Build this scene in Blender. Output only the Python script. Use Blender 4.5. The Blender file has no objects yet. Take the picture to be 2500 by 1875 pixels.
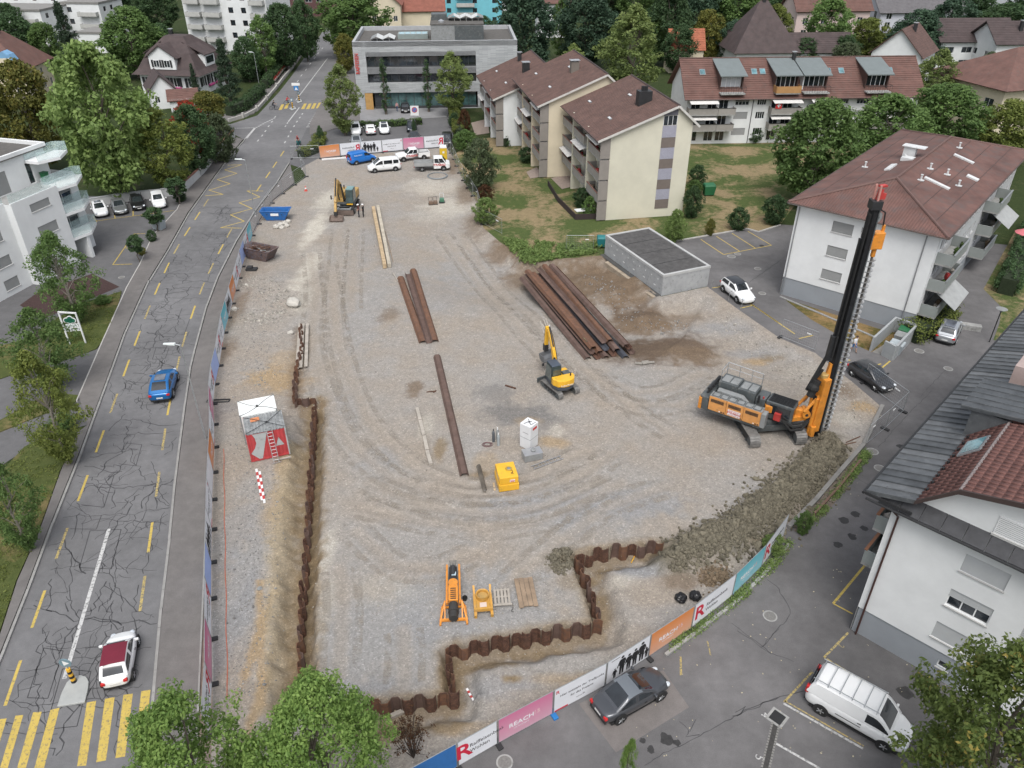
import bpy,bmesh,math,random
from math import sin,cos,pi,radians,sqrt,atan2,floor,hypot
from mathutils import Vector,Matrix,noise,geometry
V=Vector
random.seed(7)
SC=bpy.context.scene
COL=SC.collection
# ------------------------------------------------------------------ camera, sky, sun, exposure
FPX,PITCH,CAMH=1880.0,radians(32.8),36.0 # focal length in photo pixels (2500 wide), pitch below horizon, height
cam_d=bpy.data.cameras.new('camera');cam=bpy.data.objects.new('camera',cam_d);COL.objects.link(cam)
cam_d.sensor_fit='HORIZONTAL';cam_d.sensor_width=36.0;cam_d.lens=FPX/2500*36.0
cam_d.clip_start=0.5;cam_d.clip_end=4000
cam.location=(0,0,CAMH);cam.rotation_euler=(pi/2-PITCH,0,0)
SC.camera=cam
SUN_EL,SUN_AZ=radians(60),radians(180) # azimuth clockwise from +Y
wd=bpy.data.worlds.new('World');SC.world=wd;wd.use_nodes=True
_nt=wd.node_tree;_nt.nodes.clear()
_sky=_nt.nodes.new('ShaderNodeTexSky');_sky.sky_type='NISHITA';_sky.sun_disc=False
_sky.sun_elevation=SUN_EL;_sky.sun_rotation=SUN_AZ;_sky.air_density=1.0;_sky.dust_density=4.0;_sky.ozone_density=1.0
_hs=_nt.nodes.new('ShaderNodeHueSaturation');_hs.inputs['Saturation'].default_value=0.35
_bg=_nt.nodes.new('ShaderNodeBackground');_bg.inputs['Strength'].default_value=0.15
_wo=_nt.nodes.new('ShaderNodeOutputWorld')
_nt.links.new(_sky.outputs[0],_hs.inputs['Color']);_nt.links.new(_hs.outputs[0],_bg.inputs[0]);_nt.links.new(_bg.outputs[0],_wo.inputs[0])
sun_d=bpy.data.lights.new('sun','SUN');sun=bpy.data.objects.new('sun',sun_d);COL.objects.link(sun)
sun_d.energy=1.1;sun_d.angle=radians(30);sun_d.color=(1.0,0.98,0.95)
_sd=V((sin(SUN_AZ)*cos(SUN_EL),cos(SUN_AZ)*cos(SUN_EL),sin(SUN_EL)))
sun.rotation_euler=_sd.to_track_quat('Z','Y').to_euler();sun.location=(0,0,80)
SC.view_settings.view_transform='Standard';SC.view_settings.look='None';SC.view_settings.gamma=1.0
SC.view_settings.use_curve_mapping=False;SC.view_settings.exposure=0.55
try:
 SC.cycles.max_bounces=5;SC.cycles.diffuse_bounces=3;SC.cycles.glossy_bounces=2;SC.cycles.transparent_max_bounces=10
 SC.cycles.use_denoising=True;SC.cycles.caustics_reflective=False;SC.cycles.caustics_refractive=False
except Exception:pass

# ------------------------------------------------------------------ pixel -> place
def ray(px,py):
 u=(px-1250)/FPX;v=(py-937.5)/FPX
 return V((u,cos(PITCH)-v*sin(PITCH),-sin(PITCH)-v*cos(PITCH)))
def G(px,py,z=0.0):
 d=ray(px,py);t=(z-CAMH)/d.z
 return V((d.x*t,d.y*t,z))
def HT(px,py,base):
 d=ray(px,py);return CAMH+d.z*base.y/d.y
def MPP(p): # metres per photo pixel at p
 return(p.y*cos(PITCH)+(CAMH-p.z)*sin(PITCH))/FPX
def Z3(cx,cy,*pts): # points read off a 3.16x enlargement with origin (cx, cy)
 return[(cx+a/3.16,cy+b/3.16)for a,b in pts]

# ------------------------------------------------------------------ objects
def tag(o,label=None,cat=None,group=None,kind=None):
 if label:o['label']=label
 if cat:o['category']=cat
 if group:o['group']=group
 if kind:o['kind']=kind
 return o
def thing(name,label,cat,loc=(0,0,0),rz=0.0,group=None):
 o=bpy.data.objects.new(name,None);o.empty_display_size=0.2;COL.objects.link(o)
 o.location=loc;o.rotation_euler=(0,0,rz)
 return tag(o,label,cat,group)
def link(name,me,parent=None,mat=None):
 o=bpy.data.objects.new(name,me);COL.objects.link(o)
 if parent is not None:o.parent=parent
 if mat is not None:
  if len(me.materials)==0:me.materials.append(mat)
  if me.materials[0]is not mat:
   o.material_slots[0].link='OBJECT';o.material_slots[0].material=mat
 return o
def copy_tree(o,parent=None):
 c=o.copy();COL.objects.link(c);c.parent=parent
 for ch in list(o.children):copy_tree(ch,c)
 return c

class MB:
 def __init__(s):s.v=[];s.f=[];s.m=[];s.M=Matrix.Identity(4);s.mi=0
 def add(s,vs,fs):
  b=len(s.v);s.v+=[tuple(s.M@V(p))for p in vs]
  for f in fs:s.f.append(tuple(b+i for i in f));s.m.append(s.mi)
  return s
 def at(s,loc=(0,0,0),rz=0,rx=0,ry=0):
  s.M=Matrix.Translation(V(loc))@Matrix.Rotation(rz,4,'Z')@Matrix.Rotation(ry,4,'Y')@Matrix.Rotation(rx,4,'X');return s
 def box(s,x0,x1,y0,y1,z0,z1):
  return s.add([(x0,y0,z0),(x1,y0,z0),(x1,y1,z0),(x0,y1,z0),(x0,y0,z1),(x1,y0,z1),(x1,y1,z1),(x0,y1,z1)],
      [(0,3,2,1),(4,5,6,7),(0,1,5,4),(1,2,6,5),(2,3,7,6),(3,0,4,7)])
 def cbox(s,c,d):
  return s.box(c[0]-d[0]/2,c[0]+d[0]/2,c[1]-d[1]/2,c[1]+d[1]/2,c[2]-d[2]/2,c[2]+d[2]/2)
 def hexa(s,b,t): # 4 bottom, 4 top points
  return s.add(list(b)+list(t),[(0,3,2,1),(4,5,6,7),(0,1,5,4),(1,2,6,5),(2,3,7,6),(3,0,4,7)])
 def prism(s,pts,z0,z1,axis='z'):
  n=len(pts)
  A=sum(pts[i][0]*pts[(i+1)%n][1]-pts[(i+1)%n][0]*pts[i][1]for i in range(n))
  if A<0:pts=pts[::-1]
  if axis=='z':lo=[(p[0],p[1],z0)for p in pts];hi=[(p[0],p[1],z1)for p in pts]
  elif axis=='y':lo=[(p[0],z1,p[1])for p in pts];hi=[(p[0],z0,p[1])for p in pts]
  else:lo=[(z0,p[0],p[1])for p in pts];hi=[(z1,p[0],p[1])for p in pts]
  return s.add(lo+hi,[tuple(range(n))[::-1],tuple(range(n,2*n))]+[(i,(i+1)%n,n+(i+1)%n,n+i)for i in range(n)])
 def beam(s,p,q,w,h=None,up=(0,0,1)):
  p=V(p);q=V(q);h=w if h is None else h;d=(q-p).normalized();u=V(up)
  if abs(d.dot(u))>0.97:u=V((0,1,0))if abs(d.y)<.9 else V((1,0,0))
  a=d.cross(u).normalized()*w/2;b=a.cross(d).normalized()*h/2
  return s.hexa([p-a-b,p+a-b,q+a-b,q-a-b],[p-a+b,p+a+b,q+a+b,q-a+b])
 def tube(s,p,q,r,n=8,r2=None,caps=True):
  p=V(p);q=V(q);d=(q-p).normalized();u=V((0,0,1))if abs(d.z)<.95 else V((1,0,0));r2=r if r2 is None else r2
  a=d.cross(u).normalized();b=d.cross(a)
  vs=[p+(a*cos(2*pi*i/n)+b*sin(2*pi*i/n))*r for i in range(n)]+[q+(a*cos(2*pi*i/n)+b*sin(2*pi*i/n))*r2 for i in range(n)]
  fs=[(i,n+i,n+(i+1)%n,(i+1)%n)for i in range(n)]
  if caps:fs+=[tuple(range(n)),tuple(range(n,2*n))[::-1]]
  return s.add(vs,fs)
 def path(s,pts,r,n=6):
  for a,b in zip(pts[:-1],pts[1:]):
   if(V(a)-V(b)).length>1e-5:s.tube(a,b,r,n)
  return s
 def lathe(s,prof,n=12,c=(0,0,0)):
  vs=[(c[0]+r*cos(2*pi*j/n),c[1]+r*sin(2*pi*j/n),c[2]+z)for r,z in prof for j in range(n)]
  fs=[(i*n+j,i*n+(j+1)%n,(i+1)*n+(j+1)%n,(i+1)*n+j)for i in range(len(prof)-1)for j in range(n)]
  fs+=[tuple(range(n))[::-1],tuple((len(prof)-1)*n+j for j in range(n))]
  return s.add(vs,fs)
 def ball(s,c,r,n=10,k=6,sq=(1,1,1)):
  return s.lathe_at(c,[(max(1e-3,sin(pi*i/k))*r,-cos(pi*i/k)*r)for i in range(k+1)],n,sq)
 def lathe_at(s,c,prof,n,sq):
  vs=[(c[0]+sq[0]*r*cos(2*pi*j/n),c[1]+sq[1]*r*sin(2*pi*j/n),c[2]+sq[2]*z)for r,z in prof for j in range(n)]
  return s.add(vs,[(i*n+j,i*n+(j+1)%n,(i+1)*n+(j+1)%n,(i+1)*n+j)for i in range(len(prof)-1)for j in range(n)])
 def poly(s,pts):return s.add(pts,[tuple(range(len(pts)))])
 def slab(s,pts,t): # planar polygon given thickness t downwards along its normal (z up)
  pts=[V(p)for p in pts];nrm=V((0,0,0))
  for i in range(1,len(pts)-1):nrm+=(pts[i]-pts[0]).cross(pts[i+1]-pts[0])
  if nrm.z<0:pts=pts[::-1];nrm=-nrm
  nrm.normalize();n=len(pts)
  return s.add([p-nrm*t for p in pts]+pts,[tuple(range(n))[::-1],tuple(range(n,2*n))]+[(i,(i+1)%n,n+(i+1)%n,n+i)for i in range(n)])
 def loft(s,rings,close=True,caps=True):
  n=len(rings[0]);vs=[p for r in rings for p in r];fs=[]
  for i in range(len(rings)-1):
   for j in range(n if close else n-1):
    fs.append((i*n+j,i*n+(j+1)%n,(i+1)*n+(j+1)%n,(i+1)*n+j))
  if caps:fs+=[tuple(range(n))[::-1],tuple((len(rings)-1)*n+j for j in range(n))]
  return s.add(vs,fs)
 def mesh(s,name):
  me=bpy.data.meshes.new(name);me.from_pydata(s.v,[],s.f);me.update();return me
 def build(s,name,mat,parent=None,smooth=False,bevel=0.0,fix=False,sub=0):
  me=s.mesh(name);mats=mat if isinstance(mat,(list,tuple))else[mat]
  for m in mats:me.materials.append(m)
  if len(mats)>1:me.polygons.foreach_set('material_index',s.m)
  if fix:
   bm=bmesh.new();bm.from_mesh(me);bmesh.ops.remove_doubles(bm,verts=bm.verts,dist=1e-4);bmesh.ops.recalc_face_normals(bm,faces=bm.faces);bm.to_mesh(me);bm.free()
  if smooth:me.polygons.foreach_set('use_smooth',[True]*len(me.polygons))
  o=bpy.data.objects.new(name,me);COL.objects.link(o)
  if parent is not None:o.parent=parent
  if bevel:
   b=o.modifiers.new('bevel','BEVEL');b.width=bevel;b.segments=2;b.limit_method='ANGLE';b.angle_limit=radians(40)
  if sub:
   b=o.modifiers.new('subd','SUBSURF');b.levels=sub;b.render_levels=sub
  return o
def one(fn,name,mat,parent=None,**k):
 m=MB();fn(m);return m.build(name,mat,parent,**k)

# ------------------------------------------------------------------ materials
def lin(c):
 if isinstance(c,str):
  c=[int(c[i:i+2],16)/255 for i in(1,3,5)]
  return tuple(((x+.055)/1.055)**2.4 if x>.04045 else x/12.92 for x in c)
 return tuple(c)
class NT:
 def __init__(s,name):
  s.mat=bpy.data.materials.new(name);s.mat.use_nodes=True;s.t=s.mat.node_tree;s.n=s.t.nodes;s.n.clear()
  s.out=s.n.new('ShaderNodeOutputMaterial');s.b=s.n.new('ShaderNodeBsdfPrincipled');s.l(s.b.outputs[0],s.out.inputs[0])
  s.tc=s.geo=None;s.world=True
 def l(s,a,b):s.t.links.new(a,b)
 def co(s,scale=None,kind='Object'):
  if kind=='Object' and s.world:
   if s.geo is None:s.geo=s.n.new('ShaderNodeNewGeometry')
   o=s.geo.outputs['Position']
  else:
   if s.tc is None:s.tc=s.n.new('ShaderNodeTexCoord')
   o=s.tc.outputs[kind]
  if scale is None:return o
  mp=s.n.new('ShaderNodeMapping');mp.inputs['Scale'].default_value=scale if hasattr(scale,'__len__')else(scale,)*3
  s.l(o,mp.inputs[0]);return mp.outputs[0]
 def noise(s,scale,detail=4,rough=.6,vec=None,dist=0.0):
  n=s.n.new('ShaderNodeTexNoise');n.inputs['Scale'].default_value=scale;n.inputs['Detail'].default_value=detail
  n.inputs['Roughness'].default_value=rough;n.inputs['Distortion'].default_value=dist
  s.l(vec if vec is not None else s.co(),n.inputs['Vector']);return n.outputs['Fac']
 def voro(s,scale,feat='F1',vec=None,out='Distance',rnd=1.0):
  n=s.n.new('ShaderNodeTexVoronoi');n.feature=feat;n.inputs['Scale'].default_value=scale;n.inputs['Randomness'].default_value=rnd
  s.l(vec if vec is not None else s.co(),n.inputs['Vector']);return n.outputs[out]
 def ramp(s,fac,*stops):
  r=s.n.new('ShaderNodeValToRGB');e=r.color_ramp.elements
  while len(e)<len(stops):e.new(0.5)
  for x,(p,c)in zip(e,stops):
   x.position=p;c=(c,)*3 if not hasattr(c,'__len__')else lin(c);x.color=(*c[:3],1)
  s.l(fac,r.inputs[0]);return r.outputs[0]
 def mix(s,fac,a,b,mode='MIX'):
  m=s.n.new('ShaderNodeMix');m.data_type='RGBA';m.blend_type=mode
  for i,x in((0,fac),(6,a),(7,b)):
   if hasattr(x,'is_output')or 'NodeSocket' in type(x).__name__:s.l(x,m.inputs[i])
   elif i==0:m.inputs[0].default_value=x
   else:m.inputs[i].default_value=(*lin(x)[:3],1)
  return m.outputs[2]
 def math(s,op,a,b=0.5):
  m=s.n.new('ShaderNodeMath');m.operation=op
  for i,x in((0,a),(1,b)):
   if 'NodeSocket' in type(x).__name__:s.l(x,m.inputs[i])
   else:m.inputs[i].default_value=x
  return m.outputs[0]
 def attr(s,name,out='Color'):
  a=s.n.new('ShaderNodeAttribute');a.attribute_name=name;return a.outputs[out]
 def bump(s,h,strength=.3,dist=.02):
  b=s.n.new('ShaderNodeBump');b.inputs['Strength'].default_value=strength;b.inputs['Distance'].default_value=dist
  s.l(h,b.inputs['Height']);s.l(b.outputs[0],s.b.inputs['Normal'])
 def set(s,**k):
  for a,x in k.items():
   i=s.b.inputs[{'col':'Base Color','rough':'Roughness','metal':'Metallic','spec':'Specular IOR Level','coat':'Coat Weight','trans':'Transmission Weight','alpha':'Alpha','em':'Emission Color','ems':'Emission Strength','sheen':'Sheen Weight'}[a]]
   if 'NodeSocket' in type(x).__name__:s.l(x,i)
   elif a in('col','em'):i.default_value=(*lin(x)[:3],1)
   else:i.default_value=x
  return s.mat
_MC={}
def mat(name,col,rough=.7,metal=0.0,var=.12,vs=1.2,bump=0.0,bs=40,coat=0.0,dirt=None,dirt_amt=.5,spec=.4):
 """plain procedural material: colour with uneven tone, optional dirt patches and grain"""
 if name in _MC:return _MC[name]
 m=NT(name);c=lin(col)
 n1=m.noise(vs,5,.65)
 hi=tuple(min(1,x*(1+var))for x in c);lo=tuple(x*(1-var)for x in c)
 k=m.ramp(n1,(.3,lo),(.7,hi))
 if dirt is not None:
  n2=m.noise(vs*2.3,6,.7);k=m.mix(m.ramp(n2,(.62-.3*dirt_amt,0.0),(.72,1.0)),k,dirt)
 m.set(col=k,rough=rough,metal=metal,coat=coat,spec=spec)
 if bump:m.bump(m.noise(bs,3),bump,.02)
 _MC[name]=m.mat;return m.mat
def glass(name='window_glass',col=(.02,.025,.03),rough=.06):
 if name in _MC:return _MC[name]
 m=NT(name);n=m.noise(.7,3)
 m.set(col=m.ramp(n,(.35,tuple(x*.6 for x in col)),(.7,tuple(x*1.8 for x in col))),rough=rough,spec=.8,coat=.3);_MC[name]=m.mat;return m.mat
def pane_clear(name='clear_glass',col=(.55,.75,.75),a=.35):
 if name in _MC:return _MC[name]
 m=NT(name);m.set(col=col,rough=.05,alpha=a,spec=.8);_MC[name]=m.mat;return m.mat
M_=mat
WHITE=M_('white_render',(.66,.675,.675),.85,var=.07,vs=.45,bump=.1,bs=60)
WHITE2=M_('white_paint',(.70,.71,.71),.5,var=.03)
PLINTH=M_('grey_plinth',(.26,.28,.30),.85,var=.06,vs=.6)
CREAM=M_('cream_render',(.56,.54,.44),.85,var=.06,vs=.5,bump=.1,bs=60)
CREAM2=M_('pale_yellow_render',(.60,.53,.40),.85,var=.06,vs=.5)
CONC=M_('concrete',(.30,.30,.29),.9,var=.18,vs=1.0,bump=.15,bs=30,dirt=(.16,.16,.15),dirt_amt=.35)
CONC_D=M_('dark_concrete',(.20,.195,.185),.9,var=.15,vs=1.0,bump=.15)
ALU=M_('aluminium',(.55,.56,.57),.35,.8,var=.08)
GALV=M_('galvanised_steel',(.42,.44,.45),.45,.7,var=.12,vs=4)
DARKM=M_('dark_metal',(.035,.036,.038),.5,.3,var=.2)
BLACK=M_('black_rubber',(.018,.018,.018),.75,var=.2)
RUST=M_('rusted_steel',(.085,.045,.032),.85,.1,var=.45,vs=3.2,bump=.3,bs=35,dirt=(.20,.10,.06),dirt_amt=.4)
RUST2=M_('rusted_steel_orange',(.155,.078,.046),.85,.1,var=.3,vs=1.6,bump=.25,bs=30,dirt=(.09,.06,.05),dirt_amt=.6)
RUST3=M_('dull_brown_steel',(.135,.090,.075),.75,.2,var=.25,vs=1.1,bump=.2,bs=30,dirt=(.10,.06,.045),dirt_amt=.5)
STEELD=M_('bluish_dark_steel',(.075,.08,.095),.6,.4,var=.25,vs=1.3)
WOODP=M_('pale_timber',(.42,.32,.20),.85,var=.25,vs=.9,bump=.2,bs=20,dirt=(.25,.17,.10),dirt_amt=.35)
WOODB=M_('brown_timber',(.26,.19,.13),.85,var=.25,vs=1.5,bump=.2,bs=20)
WOODG=M_('weathered_timber',(.34,.31,.27),.9,var=.22,vs=1.5,bump=.2,bs=20)
ORANGE=M_('orange_machine_paint',(.62,.24,.035),.45,var=.15,vs=1.4,coat=.2,dirt=(.28,.14,.05),dirt_amt=.22)
YELLOW=M_('yellow_machine_paint',(.72,.40,.03),.4,var=.08,vs=1.4,coat=.2,dirt=(.40,.25,.06),dirt_amt=.15)
OCHRE=M_('ochre_machine_paint',(.42,.27,.09),.5,var=.2,vs=1.4,dirt=(.16,.12,.08),dirt_amt=.35)
GREYM=M_('grey_machine_paint',(.075,.085,.088),.5,var=.18,vs=1.2,dirt=(.16,.16,.15),dirt_amt=.3)
GREYL=M_('light_grey_machine_paint',(.23,.24,.24),.55,var=.15,vs=1.2,dirt=(.13,.13,.12),dirt_amt=.3)
TRACKM=M_('track_steel',(.24,.235,.225),.6,.5,var=.25,vs=3)
REDM=M_('red_paint',(.42,.045,.04),.5,var=.15,dirt=(.30,.10,.09),dirt_amt=.2)
YMARK=None
ROOFB=M_('brown_roof_tile',(.105,.062,.052),.8,var=.25,vs=.8,bump=.2,bs=12,dirt=(.07,.05,.045),dirt_amt=.35)
ROOFB2=M_('purple_brown_roof_tile',(.064,.047,.046),.8,var=.25,vs=.7,bump=.2,bs=12,dirt=(.06,.05,.05),dirt_amt=.35)
ROOFR=M_('red_roof_tile',(.22,.085,.06),.8,var=.25,vs=.8,bump=.2,bs=12)
ROOFRB=M_('red_brown_roof_tile',(.128,.068,.056),.8,var=.22,vs=.7,bump=.2,bs=12,dirt=(.11,.08,.07),dirt_amt=.3)
ZINC=M_('zinc_sheet',(.125,.133,.14),.5,.35,var=.3,vs=.9,dirt=(.19,.20,.205),dirt_amt=.3)
SLATE=M_('dark_slate',(.045,.046,.05),.7,var=.3,vs=2.5)
SHUT=M_('grey_roller_shutter',(.25,.255,.25),.6,var=.06)
GLASS=glass()
GLASSB=glass('blue_glass',(.10,.22,.25),.1)
CLEAR=pane_clear()
_TXT={}
def text(s,name,size,mat,parent,M,align='CENTER',ext=.004,flip=False,xs=1.0):
 """lettering standing in the local x (reading) / y (up) plane of M"""
 key=(s,round(size,3),align,round(ext,4))
 if key not in _TXT:
  c=bpy.data.curves.new(name,'FONT');c.body=s;c.size=size;c.align_x=align;c.align_y='CENTER';c.extrude=ext;c.resolution_u=3
  if s=='R' or s=='REACH' or s=='STRABAG':c.offset=size*.018
  tmp=bpy.data.objects.new(name,c);COL.objects.link(tmp);_TXT[key]=bpy.data.meshes.new_from_object(tmp);bpy.data.objects.remove(tmp);bpy.data.curves.remove(c)
 me=_TXT[key].copy();me.materials.clear();me.materials.append(mat);o=bpy.data.objects.new(name,me);COL.objects.link(o);o.parent=parent
 o.matrix_local=M@Matrix.Diagonal((-xs if flip else xs,1,1,1));return o
def frameM(o,x,y,n=None):
 x=V(x).normalized();y=V(y).normalized();n=x.cross(y)
 return Matrix(((x.x,y.x,n.x,o[0]),(x.y,y.y,n.y,o[1]),(x.z,y.z,n.z,o[2]),(0,0,0,1)))
ORD=['first','second','third','fourth','fifth','sixth','seventh','eighth','ninth','tenth','eleventh','twelfth','thirteenth','fourteenth','fifteenth','sixteenth','seventeenth','eighteenth','nineteenth','twentieth']+['twenty-'+w for w in('first','second','third','fourth','fifth','sixth','seventh','eighth','ninth')]+['thirtieth']+['thirty-'+w for w in('first','second','third','fourth','fifth','sixth','seventh','eighth','ninth')]
def polyline(pts,step):
 """resample a polyline of Vectors at equal steps -> list of (point, direction)"""
 out=[];acc=0.0
 for a,b in zip(pts[:-1],pts[1:]):
  L=(b-a).length;d=(b-a)/L;t=acc
  while t<L:out.append((a+d*t,d));t+=step
  acc=t-L
 return out
def strip(mb,pts,w,z,lift=None):
 """flat ribbon along pts (Vectors)"""
 n=len(pts);L=[];R=[]
 for i in range(n):
  d=(pts[min(i+1,n-1)]-pts[max(i-1,0)]);d.z=0;d.normalize();nn=V((-d.y,d.x,0));ww=w[i]if hasattr(w,'__len__')else w
  a=pts[i]+nn*ww/2;b=pts[i]-nn*ww/2
  L.append((a.x,a.y,z if lift is None else lift(a.x,a.y)+z));R.append((b.x,b.y,z if lift is None else lift(b.x,b.y)+z))
 mb.add(L+R,[(n+i,n+i+1,i+1,i)for i in range(n-1)])
def flat_mesh(name,loops,z):
 tri=geometry.tessellate_polygon([[V((p[0],p[1],0))for p in lp]for lp in loops]);vs=[(p[0],p[1],z)for lp in loops for p in lp];fs=[]
 for t in tri:
  a,b,c=[V(vs[i])for i in t]
  fs.append(t if(b-a).cross(c-a).z>0 else t[::-1])
 me=bpy.data.meshes.new(name);me.from_pydata(vs,[],fs);me.update();return me
def sheet(name,pts,z,m,parent=None,kind='structure',skirt=0.0):
 lp=[V((p[0],p[1],0))for p in pts];me=flat_mesh(name,[lp],z)
 if skirt:
  bm=bmesh.new();bm.from_mesh(me);r=bmesh.ops.extrude_face_region(bm,geom=list(bm.faces))
  for e in r['geom']:
   if isinstance(e,bmesh.types.BMVert):pass
  vs=[e for e in r['geom']if isinstance(e,bmesh.types.BMVert)]
  for v in[v for v in bm.verts if v not in set(vs)]:v.co.z-=skirt
  bmesh.ops.recalc_face_normals(bm,faces=bm.faces);bm.to_mesh(me);bm.free()
 me.materials.append(m);o=bpy.data.objects.new(name,me);COL.objects.link(o)
 if parent is not None:o.parent=parent
 elif kind:o['kind']=kind
 return o
def PX(pts,z=0.0):return[G(x,y,z)for x,y in pts]
# ================================================================== SETTING
import numpy as np
# ---- asphalt, grass, ground materials
def asphalt(name,col,patch=.25,grain=1.0):
 m=NT(name);c=lin(col)
 big=m.noise(.12,5,.6);mid=m.noise(1.1,5,.7);fine=m.noise(28,3,.7)
 k=m.ramp(big,(.3,tuple(x*(1-patch)for x in c)),(.7,tuple(x*(1+patch)for x in c)))
 k=m.mix(m.ramp(mid,(.3,.82),(.72,1.14)),k,k,'MULTIPLY')if False else m.mix(1.0,k,m.ramp(mid,(.3,.84),(.72,1.1)),'MULTIPLY')
 k=m.mix(1.0,k,m.ramp(fine,(.3,.80),(.7,1.18)),'MULTIPLY')
 spots=m.voro(2.2,out='Distance')
 k=m.mix(m.ramp(spots,(.0,.35),(.05,0.0)),k,(.03,.03,.03))
 m.set(col=k,rough=.85,spec=.3);m.bump(fine,.25*grain,.01);return m.mat
A_ROAD=asphalt('road_asphalt',(.150,.149,.152),.18)
A_WALK=asphalt('pavement_asphalt',(.150,.141,.136),.12)
A_LANE=asphalt('lane_asphalt',(.130,.126,.127),.3)
A_LOT=asphalt('car_park_asphalt',(.120,.119,.122),.14)
A_PATCH=asphalt('light_asphalt_patch',(.17,.155,.148),.1)
TAR=M_('tar_seam',(.044,.044,.046),.6,var=.2)
def grass_mat(name,a,b,dry,amt=.5):
 m=NT(name);n=m.noise(.16,5,.62,dist=.6);n2=m.noise(1.6,6,.75);f=m.noise(30,3,.8)
 k=m.ramp(n2,(.3,a),(.7,b))
 k=m.mix(m.ramp(m.math('ADD',m.math('MULTIPLY',n,.8),m.math('MULTIPLY',n2,.25)),(.62-.22*amt,0.0),(.72-.22*amt,1.0)),k,m.ramp(n2,(.3,tuple(x*.8 for x in dry)),(.7,tuple(x*1.2 for x in dry))))
 k=m.mix(1.0,k,m.ramp(f,(.3,.55),(.7,1.35)),'MULTIPLY')
 m.set(col=k,rough=.95,spec=.15);m.bump(f,.6,.05);return m.mat
GRASS=grass_mat('dry_lawn',(.052,.080,.024),(.088,.112,.038),(.240,.188,.108),.62)
GRASS2=grass_mat('green_verge',(.055,.074,.022),(.095,.110,.036),(.16,.13,.06),.3)
def ymark(name,col,wear=.5):
 m=NT(name);n=m.noise(6,6,.75);n2=m.noise(.8,3)
 k=m.ramp(n2,(.3,tuple(x*.85 for x in lin(col))),(.7,col))
 k=m.mix(m.ramp(n,(.30+.14*wear,1.0),(.44+.14*wear,0.0)),k,(.10,.10,.10));m.set(col=k,rough=.8);return m.mat
YM=ymark('yellow_road_paint',(.50,.37,.085),.3);YMW=ymark('worn_yellow_road_paint',(.44,.34,.12),.75);WM=ymark('white_road_paint',(.50,.50,.49),.5)

# ---- outlines (photo pixels)
SITE=[(519,1720),(516,1422),(519,1216),(525,1060),(522,965),(535,902),(547,820),(557,782),(576,713),(592,652),(617,576),(640,534),(671,488),(720,452),(748,432),(735,410),(777,387),(930,374),(1090,360),(1104,380),
  (1122,424),(1140,455),(1166,497),(1180,556),(1222,592),(1290,634),(1400,630),(1491,622),(1550,672),(1614,724),(1670,712),(1727,700),(1800,754),(1904,826),(1990,862),(2080,932),(2150,992),(2104,1088),(2040,1160),(1985,1225),(1920,1290),
  (1857,1384),(1784,1456),(1684,1534),(1580,1600),(1475,1672),(1350,1741),(1216,1812),(1119,1868),(1000,1935),(880,2010),(700,2080),(560,2040),(515,1880)]
SITEW=[V((p.x,p.y))for p in PX(SITE)]
BANK=PX([(1166,497),(1180,556),(1222,590),(1290,634),(1400,630),(1491,622),(1550,672),(1614,724),(1670,712),(1727,700),(1800,754),(1904,826),(1990,862),(2080,932),(2150,992)])
BANKW=[.25,.5,.8,1,1,1,1,1,.9,.7,.6,.55,.5,.35,.1]
WALL_L=PX([(735,800),(736,861),(726,895),(722,940),(720,988),(768,985),(762,1096),(757,1175),(752,1260),(745,1375),(738,1450),(734,1540),(733,1610),(734,1690)])
WALL_F=PX([(840,1733),(1106,1702),(1094,1590),(1228,1564),(1369,1540),(1468,1527),(1440,1438),(1406,1366),(1475,1347),(1600,1331)])
def seg_np(P,poly,w=None):
 """distance to polyline, signed side (left +), weight"""
 best=np.full(len(P),1e9);side=np.zeros(len(P));ww=np.ones(len(P))
 for i in range(len(poly)-1):
  a=np.array(poly[i][:2]);b=np.array(poly[i+1][:2]);d=b-a;L2=d@d
  t=np.clip(((P-a)@d)/L2,0,1);q=a+t[:,None]*d;e=P-q;dist=np.hypot(e[:,0],e[:,1]);k=dist<best
  s=d[0]*e[:,1]-d[1]*e[:,0]
  best[k]=dist[k];side[k]=np.sign(s[k])
  if w:ww[k]=(w[i]+(w[i+1]-w[i])*t)[k]
 return best,side,ww
def sst(a,b,x):t=np.clip((x-a)/(b-a),0,1);return t*t*(3-2*t)
def nz(P,s,o=0.0):return np.array([noise.noise(V((x*s+o,y*s-o,o)))for x,y in P])
def fbm(P,s,o=0.0):return nz(P,s,o)+.5*nz(P,s*2.1,o+3)+.25*nz(P,s*4.3,o+7)
MOUNDS=[((680,700),5.0,.55,1.3),((705,745),2.6,.3,1),((1490,705),4.2,1.0,1),((1580,765),2.8,.7,1),((1430,670),2.6,.6,1),((1620,845),4.5,.3,1),((1640,790),4.5,.25,1),((2045,960),2.2,.35,1),((2110,1000),1.6,.3,1),((1375,1368),1.3,.28,1),((1745,1412),1.1,.4,1),((1310,1600),1.6,-.12,1),((1330,700),3,-.2,1)]
SPOIL_C=PX([(2015,1075),(2030,1100),(1975,1165),(1890,1240),(1800,1310),(1700,1345),(1625,1360)]);SPOIL_W=[.9,1.5,1.9,2.0,2.0,1.8,1.2]
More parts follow.
